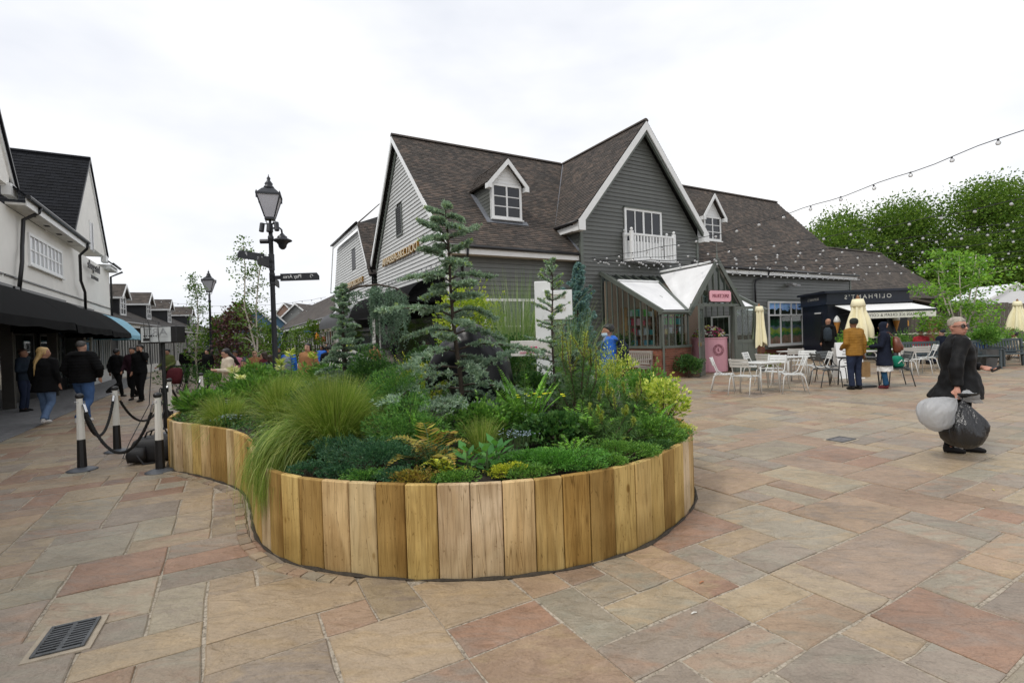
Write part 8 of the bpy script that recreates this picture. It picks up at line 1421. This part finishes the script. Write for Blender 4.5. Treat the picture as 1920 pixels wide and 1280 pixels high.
for (x, y, f, H, sk, hr, tp, lg, lab) in [(-13.9, 21.3, 5, 1.52, 'tan', ('short', 'black'), ('jacket', C_black), C_black, 'left of two people in black walking away down the street'), (-13.45, 21.6, -5, 1.54, 'tan', ('short', 'black'), ('jacket', C_black, {'bulk': 1.1}), C_black, 'right of two people in black walking away down the street'), (-16.4, 26, 10, 1.45, 'pale', ('short', 'black'), ('jacket', C_grey, {'hood': 1}), C_djean, 'person in a pale blue hooded top far down the street'), (-18.8, 29.5, 0, 1.45, 'pale', ('bob', 'brown'), ('jacket', C_cream), C_djean, 'person in a cream top at the shop windows far left'), (-17.6, 30.5, 180, 1.45, 'tan', ('short', 'black'), ('jacket', C_pink), C_djean, 'far person in pink beyond the second lamp'), (-20.5, 33, 0, 1.5, 'tan', ('short', 'black'), ('jacket', C_slate), C_black, 'far person in slate grey near the shop row')]: person(lab, (x, y, 0), f, H, sk, hr, tp, ('trousers', lg), C_shoe, STEP, vox=.026)
person('woman in a cream scarf reading her phone behind the planter', (-6.42, 11.3, 0), 140, 1.48, 'pale', ('long', 'black'), ('coat', C_cream, {'bulk': 1.1}), ('trousers', C_black), C_shoe, {'elL': (-.24, .05, 1.12), 'wrL': (-.06, .3, 1.16), 'elR': (.24, .05, 1.12), 'wrR': (.06, .3, 1.16)}, yaw=0, nod=22, vox=.016, facef=True)
person('seated bearded man in a grey top behind the planter', (-6.4, 11.95, .02), 178, 1.55, 'tan', ('short', 'black'), ('jacket', C_slate), ('trousers', C_djean), C_shoe, seat=True, vox=.018, facef=True, beard='black')
for (x, y, f, H, sk, hr, tp, lab) in [(-7.75, 14.0, 180, 1.40, 'brown', ('short', 'black'), ('jacket', C_pink), 'bearded man with a pink shirt standing behind the seated man'), (-7.3, 14.2, 200, 1.38, 'pale', ('cap', C_olive), ('jacket', C_tan), 'person in an olive cap bending behind the lilies'), (-6.75, 13.6, 90, 1.34, 'pale', ('bob', 'brown'), ('jacket', C_maroon), 'person with brown hair and maroon coat left of the fingerpost'), (-6.15, 12.7, 30, 1.28, 'pale', ('bob', 'brown'), ('jacket', C_slate), 'dark haired child beside the fingerpost'), (-6.7, 15.0, 5, 1.42, 'tan', ('short', 'black'), ('jacket', C_blue, {'bulk': 1.1}), 'person in a blue jacket with grey rucksack walking away right of the fingerpost'), (-5.1, 12.5, 175, 1.54, 'pale', ('long', 'black'), ('coat', C_tan, {'bulk': 1.1}), 'woman in a tan coat facing us left of the slender cedar'), (-4.75, 13.0, 20, 1.48, 'tan', ('short', 'black'), ('jacket', C_black), 'person in black next to the woman in tan'), (-5.9, 17, 170, 1.48, 'pale', ('bob', 'brown'), ('jacket', C_white), 'person in white further back right of the fingerpost'), (-9.3, 20, 170, 1.4, 'tan', ('short', 'black'), ('jacket', C_slate), 'person in grey in front of the purple tree')]: person(lab, (x, y, 0), f, H, sk, hr, tp, ('trousers', C_djean), C_shoe, STEP, vox=.02, facef=(150 < f < 210 and y < 15))
gr_ = thing('grey_rucksack', 'grey rucksack on the blue jacket beyond the fingerpost', 'backpack', (-6.7, 15.0, 0), RAD(5)); MB().slices([(0, -.2, .75, .12, .07), (0, -.22, .85, .15, .1), (0, -.22, 1.08, .14, .09), (0, -.19, 1.18, .06, .05)], 18, pw=.7).build('pack', C_grey, gr_, smooth=True)
CR = random.Random(77); CN = ['black', 'navy', 'slate grey', 'olive', 'cream', 'royal blue', 'tan', 'maroon', 'pale grey']; CM = [C_black, C_navy, C_slate, C_olive, C_cream, C_blue, C_tan, C_maroon, C_grey]
PLC = ['left of the purple tree', 'beyond the purple tree', 'beside the slender birch', 'behind the seated man', 'right of the fingerpost lamp', 'far beyond the fingerpost lamp', 'in front of the orange arch sign', 'near the crimson panel', 'under the low row fascia', 'by the white panel sign', 'in the middle of the lane', 'beside the second lamp post']
for i, (x, y) in enumerate([(-11.2, 18.4), (-12.2, 23.5), (-8.6, 16.8), (-7.4, 15.6), (-5.6, 15.8), (-7.6, 20), (-5.0, 18.2), (-6.6, 18.6), (-8.3, 23), (-9.6, 26), (-15.2, 24), (-14.2, 22.6)]):
    c = i % len(CN); person('passer-by in %s %s' % (CN[c], PLC[i]), (x, y, 0), CR.choice((0, 15, 170, 185, -20)), CR.uniform(1.42, 1.52), CR.choice(('pale', 'tan', 'brown')), (CR.choice(('short', 'bob', 'short')), CR.choice(('black', 'brown', 'black'))), ('jacket', CM[c]), ('trousers', C_djean), C_shoe, STEP, vox=.028)
finish_later()
